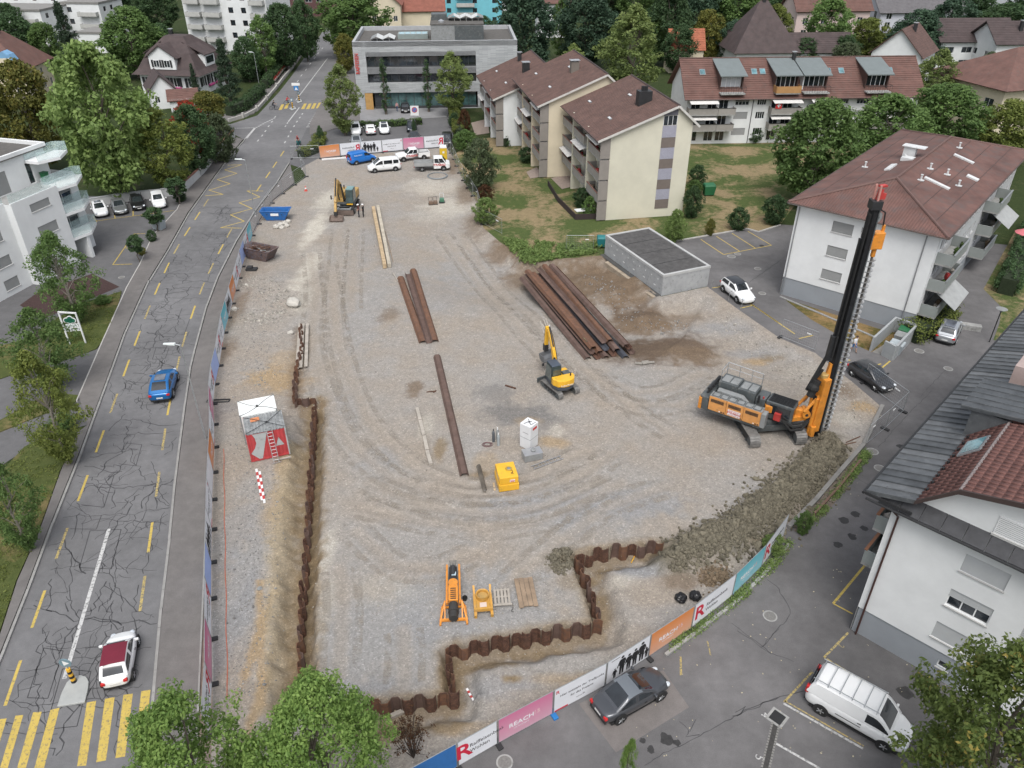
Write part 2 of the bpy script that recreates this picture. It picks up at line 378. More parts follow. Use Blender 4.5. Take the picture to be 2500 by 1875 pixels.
RUTS=[[(760,620),(770,720),(760,830),(790,950),(850,1080),(960,1170),(1120,1210),(1290,1200),(1420,1160),(1500,1110)],
  [(800,640),(815,740),(840,880),(900,1030),(1010,1140),(1150,1190),(1300,1170),(1430,1100)],
  [(880,1240),(1010,1270),(1160,1290),(1290,1280),(1400,1240),(1520,1180)],[(900,1180),(1040,1235),(1180,1255),(1320,1240),(1460,1180)],
  [(1480,930),(1560,960),(1640,950),(1720,900)],[(1440,910),(1540,990),(1660,990),(1760,940)],[(1300,760),(1420,900),(1560,1010),(1640,1060)],
  [(1080,560),(1160,660),(1270,800),(1400,940)],[(1120,560),(1230,700),(1340,830)],
  [(830,1390),(838,1480),(832,1570),(828,1650)],[(985,1540),(990,1590),(985,1680)],[(870,1300),(960,1380),(1060,1390),(1160,1350)],
  [(1230,1440),(1360,1330),(1480,1240),(1620,1190)],[(830,560),(822,660),(815,760),(822,860)],[(870,560),(862,660),(858,760)]]
def site_h(P):
 P=np.asarray(P,float);h=.05*fbm(P,.13)+.03*nz(P,.7,5)
 d,s,w=seg_np(P,BANK,BANKW);dn=d+.5*nz(P,.8,9)
 h+=-1.15*w*sst(.25,2.4,dn)*(1-sst(6,15,d))+.12*(d<5)*fbm(P,1.2,2)*w*sst(.1,.8,d)
 d,s,w=seg_np(P,WALL_L);j=.25*nz(P,1.1,4)
 up=np.array([p[1]for p in P])>52.0
 h+=-np.where(up,.2,.95)*np.where(s>0,1-sst(.5,.95,d+j),1-sst(.6,1.9,d+1.6*j))
 d,s,w=seg_np(P,WALL_F)
 h+=-.85*np.where(s>0,1-sst(.28,.42,d),1-sst(.7,1.9,d+1.2*j))*(d<3)
 for(c,r,a,k)in MOUNDS:
  g=G(*c);q=np.hypot((P[:,0]-g.x)*k,P[:,1]-g.y)/r;h+=a*np.exp(-q*q*2.2)*(1+.35*nz(P,1.3,1))
 d,s,w=seg_np(P,SPOIL_C,SPOIL_W);h+=.75*(1-sst(.25,1.15,d/w+.15*nz(P,.9,8)))
 g=G(1375,1368);h+=-.9*np.exp(-((P[:,0]-g.x)**2+(P[:,1]-g.y)**2)/.09)
 for r in RUTS:
  d,s,_=seg_np(P,PX(r));h+=-.05*np.exp(-(d/.28)**2)+.03*np.exp(-((d-.55)/.2)**2)
 dn,s,_=seg_np(P,PX(SITE+SITE[:1]));h*=sst(0,.6,dn)
 return h+.012
def SH(x,y):return float(site_h([(x,y)])[0])
def GS(px,py): # pixel on the site surface
 p=G(px,py)
 for _ in range(2):p=G(px,py,SH(p.x,p.y))
 return p
# colours of the different soils on the site (real materials: gravel, clay, chalk, topsoil)
GRAV=(.280,.266,.248);GBRN=(.282,.245,.204);GBLU=(.240,.240,.242);CHALK=(.46,.43,.37);SOIL=(.118,.086,.062);SOIL2=(.158,.116,.080);TAN=(.315,.235,.145);CLAYT=(.200,.150,.092);DGRAV=(.155,.150,.145);SPOILC=(.125,.112,.084);PALE=(.36,.335,.29)
GR2=(.262,.260,.256)
BLOBS=[((930,1560),(5.5,4.5),GR2,.8),((1180,1470),(6,3.2),GR2,.8),((1010,1330),(5,3),GR2,.45),((1400,1230),(8,3),GR2,.5),((580,1450),(1.6,8),GR2,.7),((900,750),(3,12),GR2,.5),((1150,640),(5,6),GR2,.5),((1560,940),(7,3.5),GR2,.4),((800,490),(2.0,5),CHALK,.75),((768,560),(1.4,7),CHALK,.85),((752,660),(1.3,7),CHALK,.8),((745,730),(1.2,4),PALE,.8),((1060,455),(5,4),CHALK,.55),((1100,500),(4,4),CHALK,.65),((1060,520),(4,3),PALE,.5),
   ((670,930),(3.4,2.6),TAN,.95),((700,880),(2.0,2.5),TAN,.5),((620,640),(2,6),SOIL2,.35),((575,760),(1.0,6),SOIL2,.6),((545,860),(1.2,3),SOIL2,.6),((600,960),(2.2,2),GBRN,.7),((520,1000),(2,2),A_PATCH and(.21,.20,.19),.7),
   ((690,1230),(1.5,3.2),TAN,.7),((700,1120),(.9,2.4),TAN,.8),((690,1350),(1.2,3),PALE,.7),((680,1460),(1.1,2.6),PALE,.75),((680,1580),(1.1,3),CHALK,.5),((632,1550),(.35,5),TAN,.9),((634,1700),(.4,4),TAN,.9),((575,1300),(1.5,5),GBLU,.5),((590,1500),(.9,4),GBLU,.7),((548,1200),(1.0,6),GBRN,.6),
   ((1500,690),(5.5,5.5),SOIL2,1),((1440,660),(5,4.5),SOIL2,1),((1570,770),(4.4,3.4),SOIL2,1),((1560,750),(3,2),SOIL,.8),((1570,850),(5.6,3.2),SOIL,1),((1650,835),(4.6,3.0),SOIL,.95),((1690,860),(3.4,2.2),SOIL2,.9),((1400,690),(3,4),SOIL2,.8),((1660,760),(3.5,1.6),SOIL2,.55),((1290,660),(3.5,3.5),SOIL2,.85),((1220,610),(2.5,2.5),SOIL2,.8),((1170,540),(2.5,5),SOIL2,.65),((1140,470),(1.8,6),SOIL2,.7),((1110,400),(1.6,6),SOIL2,.8),
   ((1780,790),(4,1.4),GBLU,.5),((1850,870),(1.6,.8),TAN,.9),((1880,860),(1.5,.8),CLAYT,.7),((1830,850),(3,1),GBLU,.5),((2040,950),(2.4,1.6),SOIL2,.7),((2110,995),(1.3,1.1),TAN,.9),((2060,1020),(1.5,1),PALE,.7),((1960,900),(2.5,1.5),PALE,.4),
   ((1260,1010),(3.4,1.8),DGRAV,.8),((1210,960),(2.5,1.6),DGRAV,.55),((1330,1030),(2.4,1.2),DGRAV,.5),((1290,1030),(1.2,.8),TAN,.6),((1350,1080),(1.4,.9),TAN,.8),((1360,1050),(.7,1.2),CHALK,.5),((1240,1090),(1.5,1.5),GBRN,.8),((1190,1130),(1.2,1.8),TAN,.5),((1010,950),(.8,1.6),SOIL2,.8),((950,770),(1.2,2.0),SOIL2,.6),((1040,1040),(.7,2),PALE,.8),((1075,1100),(.6,1.6),CLAYT,.8),((1170,1160),(1.0,.7),CLAYT,.8),((1095,1190),(2,1.2),GBRN,.6),
   ((760,1590),(.8,3),PALE,.5),((790,1360),(.8,3.4),CHALK,.55),((800,1460),(.7,2),PALE,.6),((930,1440),(2.2,1.4),PALE,.35),((930,1680),(3,.8),GBLU,.8),((1040,1540),(3,1.2),GBLU,.55),((1300,1240),(5,1.6),GBLU,.7),((1500,1230),(6,1.7),GBLU,.75),((1400,1290),(3,1),GBLU,.5),((840,1000),(2,4),GBLU,.4),((890,600),(2.5,8),GBLU,.35),((1060,720),(4,6),GBLU,.35),((930,1120),(2,2),GBLU,.5),
   ((1100,1640),(.9,2),CLAYT,.9),((1000,1770),(3.4,.8),CLAYT,.95),((900,1790),(2.5,.8),CLAYT,.9),((1190,1610),(2.5,.55),CLAYT,.9),((1330,1580),(2.6,.6),CLAYT,.9),((1475,1470),(.7,2),CLAYT,.85),((1440,1395),(1.3,.6),CLAYT,.95),((1500,1380),(2,.6),CLAYT,.9),((1560,1390),(2.2,.8),GBLU,.95),((1520,1420),(1.2,.7),CHALK,.4),((1600,1450),(2.2,1.2),GBRN,.9),((1660,1420),(1.5,.9),SOIL2,.7),((1240,1680),(2.6,1.1),GBLU,.7),((1245,1657),(.6,.28),CLAYT,1),((1380,1620),(2.5,1.2),GRAV,.8),((1520,1560),(2.6,1.4),GBRN,.6),((1350,1700),(3,.7),GBRN,.7),((1180,1780),(3,.6),TAN,.45),((1400,1660),(3,.5),TAN,.5),((1660,1500),(2,1),GBLU,.35),
   ((1375,1368),(1.3,.9),SPOILC,.95),((1425,1440),(.7,1.5),PALE,.5),((1390,1420),(1,.8),CLAYT,.45),((1745,1412),(1.2,.8),SOIL2,.95),((2060,1150),(1.2,2),(.24,.23,.215),.8),((1985,1200),(2.2,1.4),SPOILC,.7),((1880,1330),(2,.5),TAN,.6),((2000,1060),(1.6,.6),SPOILC,.9)]
STREAKS=[(SPOIL_C,1.7,SPOILC,.95)]+[(PX(r),.55,GBRN,.5)for r in RUTS]+[(PX([(715,1090),(695,1250),(690,1400),(685,1560),(690,1720)]),1.25,(.30,.245,.165),.85),(PX([(634,1420),(636,1560),(640,1720)]),.28,TAN,.9),(WALL_L[5:],1.25,CLAYT,1),(WALL_L[:6],.8,SOIL2,.6),(WALL_F,.9,CLAYT,.7),(BANK[2:6],1.3,SOIL2,.8),(BANK[9:],1.0,GBRN,.6)]
def build_site():
 bx0=min(p.x for p in SITEW);bx1=max(p.x for p in SITEW);by0=min(p.y for p in SITEW);by1=max(p.y for p in SITEW)
 poly=np.array(SITEW);n=len(poly)
 def inside(P):
  r=np.zeros(len(P),bool);j=n-1
  for i in range(n):
   xi,yi=poly[i];xj,yj=poly[j]
   c=((yi>P[:,1])!=(yj>P[:,1]))&(P[:,0]<(xj-xi)*(P[:,1]-yi)/(yj-yi+1e-12)+xi);r^=c;j=i
  return r
 rng=np.random.default_rng(3);rows=[];y=by0;k=0
 while y<by1:
  st=.24+.22*min(1,max(0,(y-35)/60));xs=np.arange(bx0+(k%2)*st/2,bx1,st);rows.append(np.c_[xs,np.full(len(xs),y)]);y+=st*.87;k+=1
 P=np.vstack(rows);P=P+rng.uniform(-.05,.05,P.shape);P=P[inside(P)]
 dn,_,_=seg_np(P,[V((*p,0))for p in poly]+[V((*poly[0],0))]);P=P[dn>.12]
 bd=[]
 for a,b in zip(poly,np.roll(poly,-1,0)):
  L=np.hypot(*(b-a));m=max(1,int(L/.5));bd+=[a+(b-a)*t/m for t in range(m)]
 bd=np.array(bd);nb=len(bd);A=np.vstack([bd,P])
 vv,ee,ff,*_=geometry.delaunay_2d_cdt([V(p)for p in A],[(i,(i+1)%nb)for i in range(nb)],[list(range(nb))],1,1e-5)
 Q=np.array([(p.x,p.y)for p in vv]);h=site_h(Q)
 me=bpy.data.meshes.new('building_site_ground');me.from_pydata(np.c_[Q,h].tolist(),[],[tuple(f)for f in ff]);me.update()
 if me.polygons[0].normal.z<0:me.flip_normals()
 # soil colours
 f1=fbm(Q,.22,1);f2=fbm(Q,.6,2);f3=fbm(Q,1.7,5)
 c=np.array(GRAV)*np.ones((len(Q),1));k=np.clip(.5+.55*f1+.25*f2,0,1)[:,None];c=c*(1-k)+np.array(GBRN)*k
 def lay(a,col):
  nonlocal c
  a=np.clip(a,0,1)[:,None];c=c*(1-a)+np.array(col)*a
 for(pc,(rx,ry),col,st)in BLOBS:
  g=G(*pc);q=np.hypot((Q[:,0]-g.x)/rx,(Q[:,1]-g.y)/ry);lay(st*(1-sst(.45,1.15,q+.35*f2+.25*f3)),col)
 for(pl,w,col,st)in STREAKS:
  d,_,_=seg_np(Q,pl);lay(st*(1-sst(.3,1.2,d/w+.4*f3+.2*f2)),col)
 c*=(1+.05*f3+.02*rng.standard_normal(len(Q)))[:,None]
 ca=me.color_attributes.new('soil','FLOAT_COLOR','POINT');ca.data.foreach_set('color',np.c_[np.clip(c,.01,1),np.ones(len(Q))].ravel())
 m=NT('site_gravel');base=m.attr('soil')
 cell=m.voro(14,out='Color');sp=m.n.new('ShaderNodeSeparateColor');m.l(cell,sp.inputs[0])
 sz=m.voro(5.5,out='Color');sp2=m.n.new('ShaderNodeSeparateColor');m.l(sz,sp2.inputs[0])
 k=m.mix(1.0,base,m.ramp(sp.outputs[0],(0,.80),(.5,.97),(.94,1.07),(1,1.45)),'MULTIPLY')
 k=m.mix(1.0,k,m.ramp(sp2.outputs[1],(0,.94),(.85,1.02),(1,1.12)),'MULTIPLY')
 fine=m.noise(45,3,.8);k=m.mix(1.0,k,m.ramp(fine,(.3,.86),(.7,1.12)),'MULTIPLY')
 mid=m.noise(2.2,6,.72);k=m.mix(1.0,k,m.ramp(mid,(.3,.92),(.7,1.06)),'MULTIPLY')
 m.set(col=k,rough=.95,spec=.15);hh=m.math('ADD',m.voro(14),m.math('MULTIPLY',mid,2.5));m.bump(hh,.3,.04)
 me.materials.append(m.mat);me.polygons.foreach_set('use_smooth',[True]*len(me.polygons))
 o=link('building_site_ground',me);tag(o,kind='structure');return o
site=build_site()

# ---- base ground (with the site cut out), lawns
gnd=flat_mesh('ground',[[(-900,-60),(900,-60),(900,1500),(-900,1500)],SITEW],-.05);gnd.materials.append(grass_mat('garden_ground',(.022,.036,.012),(.045,.062,.020),(.075,.075,.04),.2))
tag(link('ground',gnd),kind='structure')
sheet('lawn',PX([(1104,380),(1122,424),(1140,455),(1166,497),(1180,556),(1222,592),(1290,634),(1400,630),(1491,622),(1500,590),(1650,589),(1823,559),(1852,567),(1905,548),(2000,420),(2250,330),(2250,300),(1500,300),(1160,340)]),-.035,GRASS)
sheet('lawn',PX([(2401,706),(2445,750),(2440,790),(2425,830),(2700,900),(2700,560),(2480,560)]),.012,GRASS)
# ---- main road
RL=[(-160,1990),(-60,1760),(0,1616),(70,1440),(120,1305),(196,1115),(234,1011),(275,900),(305,817),(358,700),(410,615),(462,522),(508,458),(560,385),(598,342)]
RR=[(352,1990),(365,1818),(392,1508),(411,1350),(427,1185),(449,1011),(465,900),(475,858),(503,754),(532,678),(576,592),(620,520),(674,450),(705,400)]
road=sheet('main_road',PX(RL+[(575,330),(480,330),(470,300),(563,303),(628,282),(682,224),(716,180),(740,145),(760,118),(778,92),(792,70),(804,70),(808,92),(822,130),(812,185),(790,240),(757,300)]+RR[::-1]),.0,A_ROAD)
sheet('car_park',PX([(705,400),(757,300),(792,238),(812,185),(870,150),(1130,170),(1112,300),(1100,362),(930,376),(778,388),(740,412)]),-.012,A_LOT)
sheet('forecourt',PX([(876,262),(1110,240),(1090,286),(880,296)]),.006,M_('grey_paving',(.22,.22,.225),.85,var=.12,vs=.8))
lane=sheet('side_lane',PX([(1119,1868),(1216,1812),(1350,1741),(1475,1672),(1580,1600),(1684,1534),(1784,1456),(1857,1384),(1920,1290),(1985,1225),(2040,1160),(2104,1088),(2150,992),(2080,932),(1990,862),(1904,826),(1800,754),(1727,700),(1640,600),(1652,589),(1823,559),(1852,567),(1905,548),(2100,560),(2480,600),(2620,900),(2900,1400),(2900,2300),(900,2300),(880,2010),(1000,1935)]),.0,A_LANE)
# left yard: parking, drives
yard=sheet('left_yard',PX([(452,471),(433,512),(373,577),(342,646),(310,703),(253,830),(193,969),(218,1036),(120,1060),(-250,1300),(-250,700),(0,640),(180,520),(215,478),(300,480)]),-.02,A_LOT)
# pavements (raised) with kerbs
walk_l=sheet('left_pavement',PX([(573,335),(497,424),(452,471),(433,512),(373,577),(342,646),(310,703),(253,830),(193,969),(215,1039),(190,1058),(149,1153),(95,1305),(44,1419),(0,1556),(-90,1740),(-200,1990)]+[(-172,1990),(-68,1758),(-6,1614),(64,1440),(115,1304),(191,1114),(230,1010),(271,899),(301,816),(354,699),(406,614),(458,521),(504,457),(556,384),(594,341)]),.10,A_WALK,skirt=.2)
walk_r=sheet('right_pavement',PX([(x+4,y)for x,y in RR]+[(718,448),(668,488),(636,534),(613,576),(588,652),(572,713),(553,782),(543,820),(531,902),(518,965),(512,1060),(505,1216),(498,1422),(485,1720),(478,1880),(470,1990)]),.10,A_WALK,skirt=.2)
edge_r=sheet('soil_strip',PX([(718,450),(671,488),(640,534),(617,576),(592,652),(576,713),(557,782),(547,820),(535,902),(522,965),(525,1060),(519,1216),(516,1422),(519,1720),(515,1880),(560,2040),(470,2040),(478,1880),(485,1720),(498,1422),(505,1216),(512,1060),(518,965),(531,902),(543,820),(553,782),(572,713),(588,652),(613,576),(636,534),(668,488)]),-.005,M_('brown_grit',(.19,.15,.125),.95,var=.25,vs=2,bump=.4,bs=30))
sheet('far_pavement',PX([(470,292),(563,296),(620,278),(674,221),(712,172),(735,140),(752,112),(748,108),(722,135),(695,168),(655,212),(600,262),(560,280),(470,280)]),.10,A_WALK,skirt=.2)
sheet('far_pavement',PX([(757,300),(790,240),(812,185),(822,130),(850,120),(868,200),(876,262),(880,296),(800,320),(756,330)]),.05,A_WALK,skirt=.1)
KERB=M_('kerb_granite',(.25,.245,.235),.85,var=.15,vs=1.5,bump=.2,bs=30)
def kerbs(parent,px,z=.085,w=.16,L=1.5,h=.18,mat=KERB,name='kerb_stone'):
 me=None
 for p,d in polyline(PX(px),L):
  if me is None:
   m=MB();m.box(-L/2+.01,L/2-.01,-w/2,w/2,-h,0);me=m.mesh(name);me.materials.append(mat)
  o=link(name,me,parent);o.location=(p.x+d.x*L/2,p.y+d.y*L/2,z+random.uniform(0,.008));o.rotation_euler=(0,0,atan2(d.y,d.x))
kerbs(walk_l,RL[1:],.115);kerbs(walk_r,RR[1:],.115)
kerbs(walk_r,[(470,1990),(478,1880),(485,1720),(498,1422),(505,1216),(512,1060),(518,965)],.118,.1,2.0)
kerbs(walk_l,[(573,335),(497,424),(452,471),(433,512),(373,577),(342,646),(310,703),(253,830),(193,969)],.115,.1,2.0,mat=M_('pale_kerb',(.40,.39,.37),.8))
# left verges
for i,(nm,pts)in enumerate([('verge',[(60,830),(190,745),(297,712),(290,740),(253,830),(236,852),(182,872),(60,905),(-100,960),(-100,870)]),('verge',[(194,966),(150,962),(110,966),(-60,1060),(-60,1080),(110,1010),(160,1004),(192,974)]),('verge',[(205,1044),(186,1060),(146,1153),(92,1305),(40,1419),(-4,1556),(-94,1740),(-200,1980),(-420,1980),(-300,1400),(-100,1250),(10,1146),(60,1092),(120,1060)])]):
 sheet(nm,PX(pts),.06,GRASS2,skirt=.12)
sheet('planting_bed',PX([(48,745),(90,715),(225,668),(292,700),(190,742),(105,778)]),-.004,M_('bark_mulch',(.05,.028,.026),.95,var=.4,vs=6,bump=.5,bs=30))
# ---- road markings
def dash(parent,a,b,w,m=None,z=.004,name='road_marking'):
 mb=MB();strip(mb,[a,b],w,z);return mb.build(name,m or YM,parent)
def dashes(parent,cs,L,w,m):
 pts=PX(cs)
 for i,p in enumerate(pts):
  d=(pts[min(i+1,len(pts)-1)]-pts[max(i-1,0)]).normalized();dash(parent,p-d*L/2,p+d*L/2,w,m if not isinstance(m,list)else m[i%len(m)])
dashes(road,[(32,1666),(94,1486),(151,1326),(202.5,1191),(244,1077),(278,984),(308.5,898),(335,826),(360,762),(384,705),(407,654),(431,607.6),(457,565.5),(482,527),(503,495)],2.9,.17,[YM,YM,YMW])
dashes(road,[(348,1448),(367,1311),(385,1182),(400,1072),(413,990),(434,890),(450,828),(471,762),(493,704),(515,655),(539,608),(560,569)],2.9,.17,[YMW,YM,YMW])
dashes(road,[(632,459),(654,427),(671,402),(689,375)],3.0,.18,YM)
def zig(parent,px,w,m,closed=False):
 P=PX(px)
 for a,b in zip(P[:-1],P[1:]):dash(parent,a,b,w,m)
zig(road,Z3(0,0,(1755,1275),(1868,1270),(1733,1310),(1828,1338),(1675,1385),(1775,1418),(1612,1467),(1722,1500),(1585,1510)),.16,YM)
zig(road,Z3(0,450,(2030,52),(1905,50),(2005,98),(1845,142),(1945,187),(1778,235),(1885,285),(1700,335),(1865,338)),.16,YM)
for q in[((-60,1290),(52,1276),(-60,1659),(-170,1659)),((120,1255),(180,1250),(60,1659),(0,1659)),((255,1230),(322,1225),(200,1659),(132,1659)),((390,1210),(460,1195),(340,1659),(265,1659)),((670,1155),(742,1140),(665,1640),(595,1645)),((810,1125),(885,1112),(818,1600),(742,1615)),((952,1095),(1025,1085),(965,1570),(890,1583)),((1090,1067),(1162,1055),(1110,1510),(1035,1520))]:
 sheet('crossing_stripe',PX(Z3(0,1350,*q)),.004,YM,road)
for x0,y0 in[(684,262),(697,259),(739,260),(751,260),(763,259),(775,258)]:
 sheet('crossing_stripe',PX([(x0+3,y0-7),(x0+10,y0-7.5),(x0+4,y0+6),(x0-4,y0+6.5)]),.004,YM,road)
dash(road,G(266,1291),G(157,1657),.22,WM);dash(road,G(800,142),G(722,245),.2,WM);dash(road,G(731,262),G(704,297),.22,WM)
dashes(road,[(787,118),(777,130),(768,142),(757,156),(747,170),(736,184),(727,198)],2.2,.18,WM)
dashes(road,[(702,300),(697,308)],1.0,.2,WM);dashes(road,[(672,285),(664,297),(656,308),(648,320),(640,331),(630,343)],1.1,.22,WM)
dashes(road,[(738,278),(732,287),(725,297),(718,308),(710,321),(704,333),(696,347)],1.1,.22,WM)
for i in range(9):dash(road,G(769-2.6*i,276+4.2*i),G(773-2.6*i,276.3+4.2*i),.4,WM)
for i in range(9):dash(road,G(668-5.4*i,288+2.8*i),G(670.5-5.4*i,289+2.8*i),.4,WM)
dash(road,G(752,310),G(800,306),.3,WM);dash(road,G(622,313),G(599,340),.4,WM);dash(road,G(573,313),G(622,312),.2,WM)
# right lane markings
for a,b in[((1615,425),(1790,542)),((1733,400),(1912,515)),((1855,378),(2035,492)),((1978,362),(2160,470)),((1790,542),(2160,470)),((1985,910),(2212,1065)),((1920,955),(2025,932)),((1700,800),(1765,790))]:dash(lane,*PX(Z3(1200,450,a,b)),.12,YM)
for a,b in[((100,920),(445,1155)),((475,1190),(585,1165)),((1105,1425),(1180,1362)),((1070,1395),(1110,1385)),((775,1380),(870,1355))]:dash(lane,*PX(Z3(1800,450,a,b)),.14,YM)
for a,b,w,m in[((740,390),(1030,40),.14,YM),((740,390),(890,470),.1,YM),((670,805),(855,615),.12,YMW),((670,805),(1110,1070),.1,YMW),((575,920),(362,1150),.11,YMW),((575,920),(680,985),.09,YMW),((365,1140),(975,1490),.08,YMW),((355,1160),(970,1510),.12,WM),((300,1470),(640,1665),.12,WM)]:dash(lane,*PX(Z3(1800,1350,a,b)),w,m)
for a,b,w,m in[((1458,800),(1462,945),.12,YMW),((1665,680),(1690,790),.08,YMW)]:dash(lane,*PX(Z3(1200,1350,a,b)),w,m)
for s,(a,b),rz in[('4',(215,1250),-2.0),('5',(170,1580),-2.0),('2',(800,718),-2.1)]:
 p=PX(Z3(1800,1350,(a,b)))[0];text(s,'bay_number',.62 if s!='2' else .45,WM if s!='2' else YMW,lane,Matrix.Translation((p.x,p.y,.004))@Matrix.Rotation(rz,4,'Z'),ext=.0005)
sheet('light_patch',PX(Z3(1200,1350,(675,1165),(830,1085),(1325,905),(1525,1190),(960,1540))),.003,A_PATCH,lane)
for a,b,w,m in[((300,232),(322,226),.1,YM)]:dash(yard,G(231,540),G(425,514),.1,YM)
for x in[(227,529,236,541),(279,521,281,533),(325,511,325,528),(373,503,375,519)]:dash(yard,G(x[0],x[1]),G(x[2],x[3]),.12,YM)
zig(yard,Z3(0,450,(1120,380),(1035,382),(960,490),(870,620),(1020,615)),.12,YM);dash(yard,*PX(Z3(0,450,(960,490),(1060,500))),.1,YM)
# ---- tar-sealed cracks: wandering seams, one mesh per surface
def interp_edge(pts):
 P=sorted([(p.y,p.x)for p in PX(pts)])
 def f(y):
  for(a,xa),(b,xb)in zip(P[:-1],P[1:]):
   if a<=y<=b:return xa+(xb-xa)*(y-a)/(b-a)
  return P[0][1]if y<P[0][0]else P[-1][1]
 return f
def road_cracks():
 R=random.Random(5);mb=MB();fl=interp_edge(RL);fr=interp_edge(RR)
 def pt(u,y):return V((fl(y)+(fr(y)-fl(y))*u,y,0))
 def walk(u,y,du,dy,n,st,w,wob=.5,br=.08):
  pts=[pt(u,y)];wd_=8.4;hu=du;hy=dy
  for i in range(n):
   hu=du+R.gauss(0,wob);hy=dy+R.gauss(0,wob);L=hypot(hu,hy)or 1;u+=hu/L*st/wd_;y+=hy/L*st
   if not(.02<u<.98)or y>108 or y<20:break
   pts.append(pt(u,y))
   if R.random()<br and w>.03:walk(u,y,R.choice([-1,1])*(abs(hy)+.2),R.choice([-1,1])*abs(hu),R.randint(3,9),st*.8,w*.7,wob,.04)
  if len(pts)>1:strip(mb,pts,[w*R.uniform(.6,1.3)for _ in pts],.0025)
 y=22
 while y<100:
  k=1 if y<62 else .55
  for u in(.2,.36,.48,.55,.7,.82):
   if R.random()<.8*k:walk(u+R.gauss(0,.03),y,R.gauss(0,.25),1,R.randint(6,18),.38,R.uniform(.035,.075)*(1 if y<60 else 1.25),.55,.14)
  for _ in range(2):
   if R.random()<.75*k:walk(R.uniform(.02,.5),y+R.uniform(0,3),1,R.gauss(0,.12),R.randint(8,24),.38,R.uniform(.035,.065)*(1 if y<60 else 1.25),.3,.1)
  if R.random()<.55*k:
   u0,y0,a,b=R.uniform(.15,.7),y+R.uniform(0,2),R.uniform(.12,.25),R.uniform(1,3.5);q=[pt(u0,y0),pt(u0+a,y0+R.uniform(-.3,.3)),pt(u0+a+.01,y0+b),pt(u0,y0+b+R.uniform(-.2,.2))]
   for i in range(R.choice([2,3,4])):strip(mb,[q[i],q[(i+1)%4]],.05,.0025)
  y+=3.0
 o=mb.build('tar_seams',TAR,road);o['kind']='stuff'
 mb=MB()
 for z,pts in[((1200,1350),[(1180,1640),(1330,1550),(1560,1430),(1800,1300),(1990,1200),(2212,1110)]),((1200,1350),[(1850,540),(2000,650),(2150,770),(2330,840)]),((1200,1350),[(2090,725),(2212,580)]),((1800,1350),[(230,205),(330,280),(410,470),(195,725)]),((1800,1350),[(0,1260),(200,1160),(380,1095),(560,1060),(620,1020)]),((1800,1350),[(0,600),(110,670),(260,780)]),((1200,450),[(2010,740),(2100,680),(2260,560)]),((1800,450),[(0,840),(110,740),(330,590)]),((1800,900),[(920,840),(1010,900)]),((1800,900),[(1500,170),(1300,370),(1200,480),(1080,610)]),((1800,450),[(1610,1430),(1400,1650)]),((1200,1350),[(1450,1300),(1520,1370),(1580,1290)]),((1200,1350),[(1520,1370),(1500,1420),(1600,1400)]),((1200,1350),[(1880,1230),(1960,1180),(1930,1240),(1860,1260)])]:
  P=PX(Z3(*z,*pts));Q=[P[0]]
  for a,b in zip(P[:-1],P[1:]):
   n=max(2,int((b-a).length/.3))
   for i in range(1,n+1):q=a.lerp(b,i/n);Q.append(q+V((R.gauss(0,.035),R.gauss(0,.035),0)))
  strip(mb,Q,[R.uniform(.02,.05)for _ in Q],.0035)
 o=mb.build('tar_seams',TAR,lane);o['kind']='stuff'
 mb=MB() # oil stains
 for(px,py,r)in[(1200+1350/3.16,1350+1440/3.16,.35),(1200+1230/3.16,1350+1517/3.16,.2),(1200+1430/3.16,1350+1465/3.16,.2),(1200+1165/3.16,1350+1445/3.16,.15),(2060,1270,.35),(2088,1255,.3),(2045,1330,.3),(2110,1290,.25),(2080,1310,.3),(1870,1210+20,.2),(2200,1090,.3),(1860,600,.3),(2210,1690,.4)]:
  c=G(px,py);n=16;mb.poly([(c.x+r*(1+.45*noise.noise(V((cos(i*2*pi/n)*1.5+px,sin(i*2*pi/n)*1.5,0))))*cos(i*2*pi/n),c.y+r*(1+.45*noise.noise(V((cos(i*2*pi/n)*1.5+px,sin(i*2*pi/n)*1.5,0))))*sin(i*2*pi/n),.002)for i in range(n)])
 mb.build('oil_stains',M_('oil_stain',(.035,.034,.034),.6,var=.3,vs=4),lane)['kind']='stuff'
road_cracks()
def manhole(px,py,r,label,parent=None):
 p=G(px,py);t=thing('manhole_cover',label,'manhole cover',(p.x,p.y,.0))
 one(lambda m:m.lathe([(r,0),(r,.008),(r*.82,.0085)],24),'rim',CONC,t);one(lambda m:m.lathe([(r*.8,.0),(r*.8,.012),(.04,.012)],24),'lid',M_('cast_cover',(.20,.195,.185),.7,.3,var=.2,vs=9,bump=.5,bs=60),t)
for px,py,r,l in[(1232,1861,.42,'round manhole cover in the asphalt below the pink fence banner'),(1880,1504,.42,'round concrete manhole cover in the lane facing the orange banner'),(2244,857,.45,'round manhole cover in front of the concrete bin enclosure'),(1786,626,.5,'left of two manhole covers by the marked parking bays'),(1801,620,.4,'right of two manhole covers by the marked parking bays'),(1850,656,.4,'manhole cover in the car park between bays and white car'),(1861,716,.4,'manhole cover beside the front of the white two-tone car'),(2130,1102,.45,'manhole cover in the lane next to the zinc eave, farther one'),(2148,1143,.42,'manhole cover half under the zinc eave, nearer one'),(556,996,.4,'manhole cover in the concrete pad beside the fence and container'),(297,677,.35,'pale manhole cover in the drive of the left car park'),(2315,880+20,.4,'faint manhole cover in the lane right of the dark grey hatchback')]:manhole(px,py,r,l)
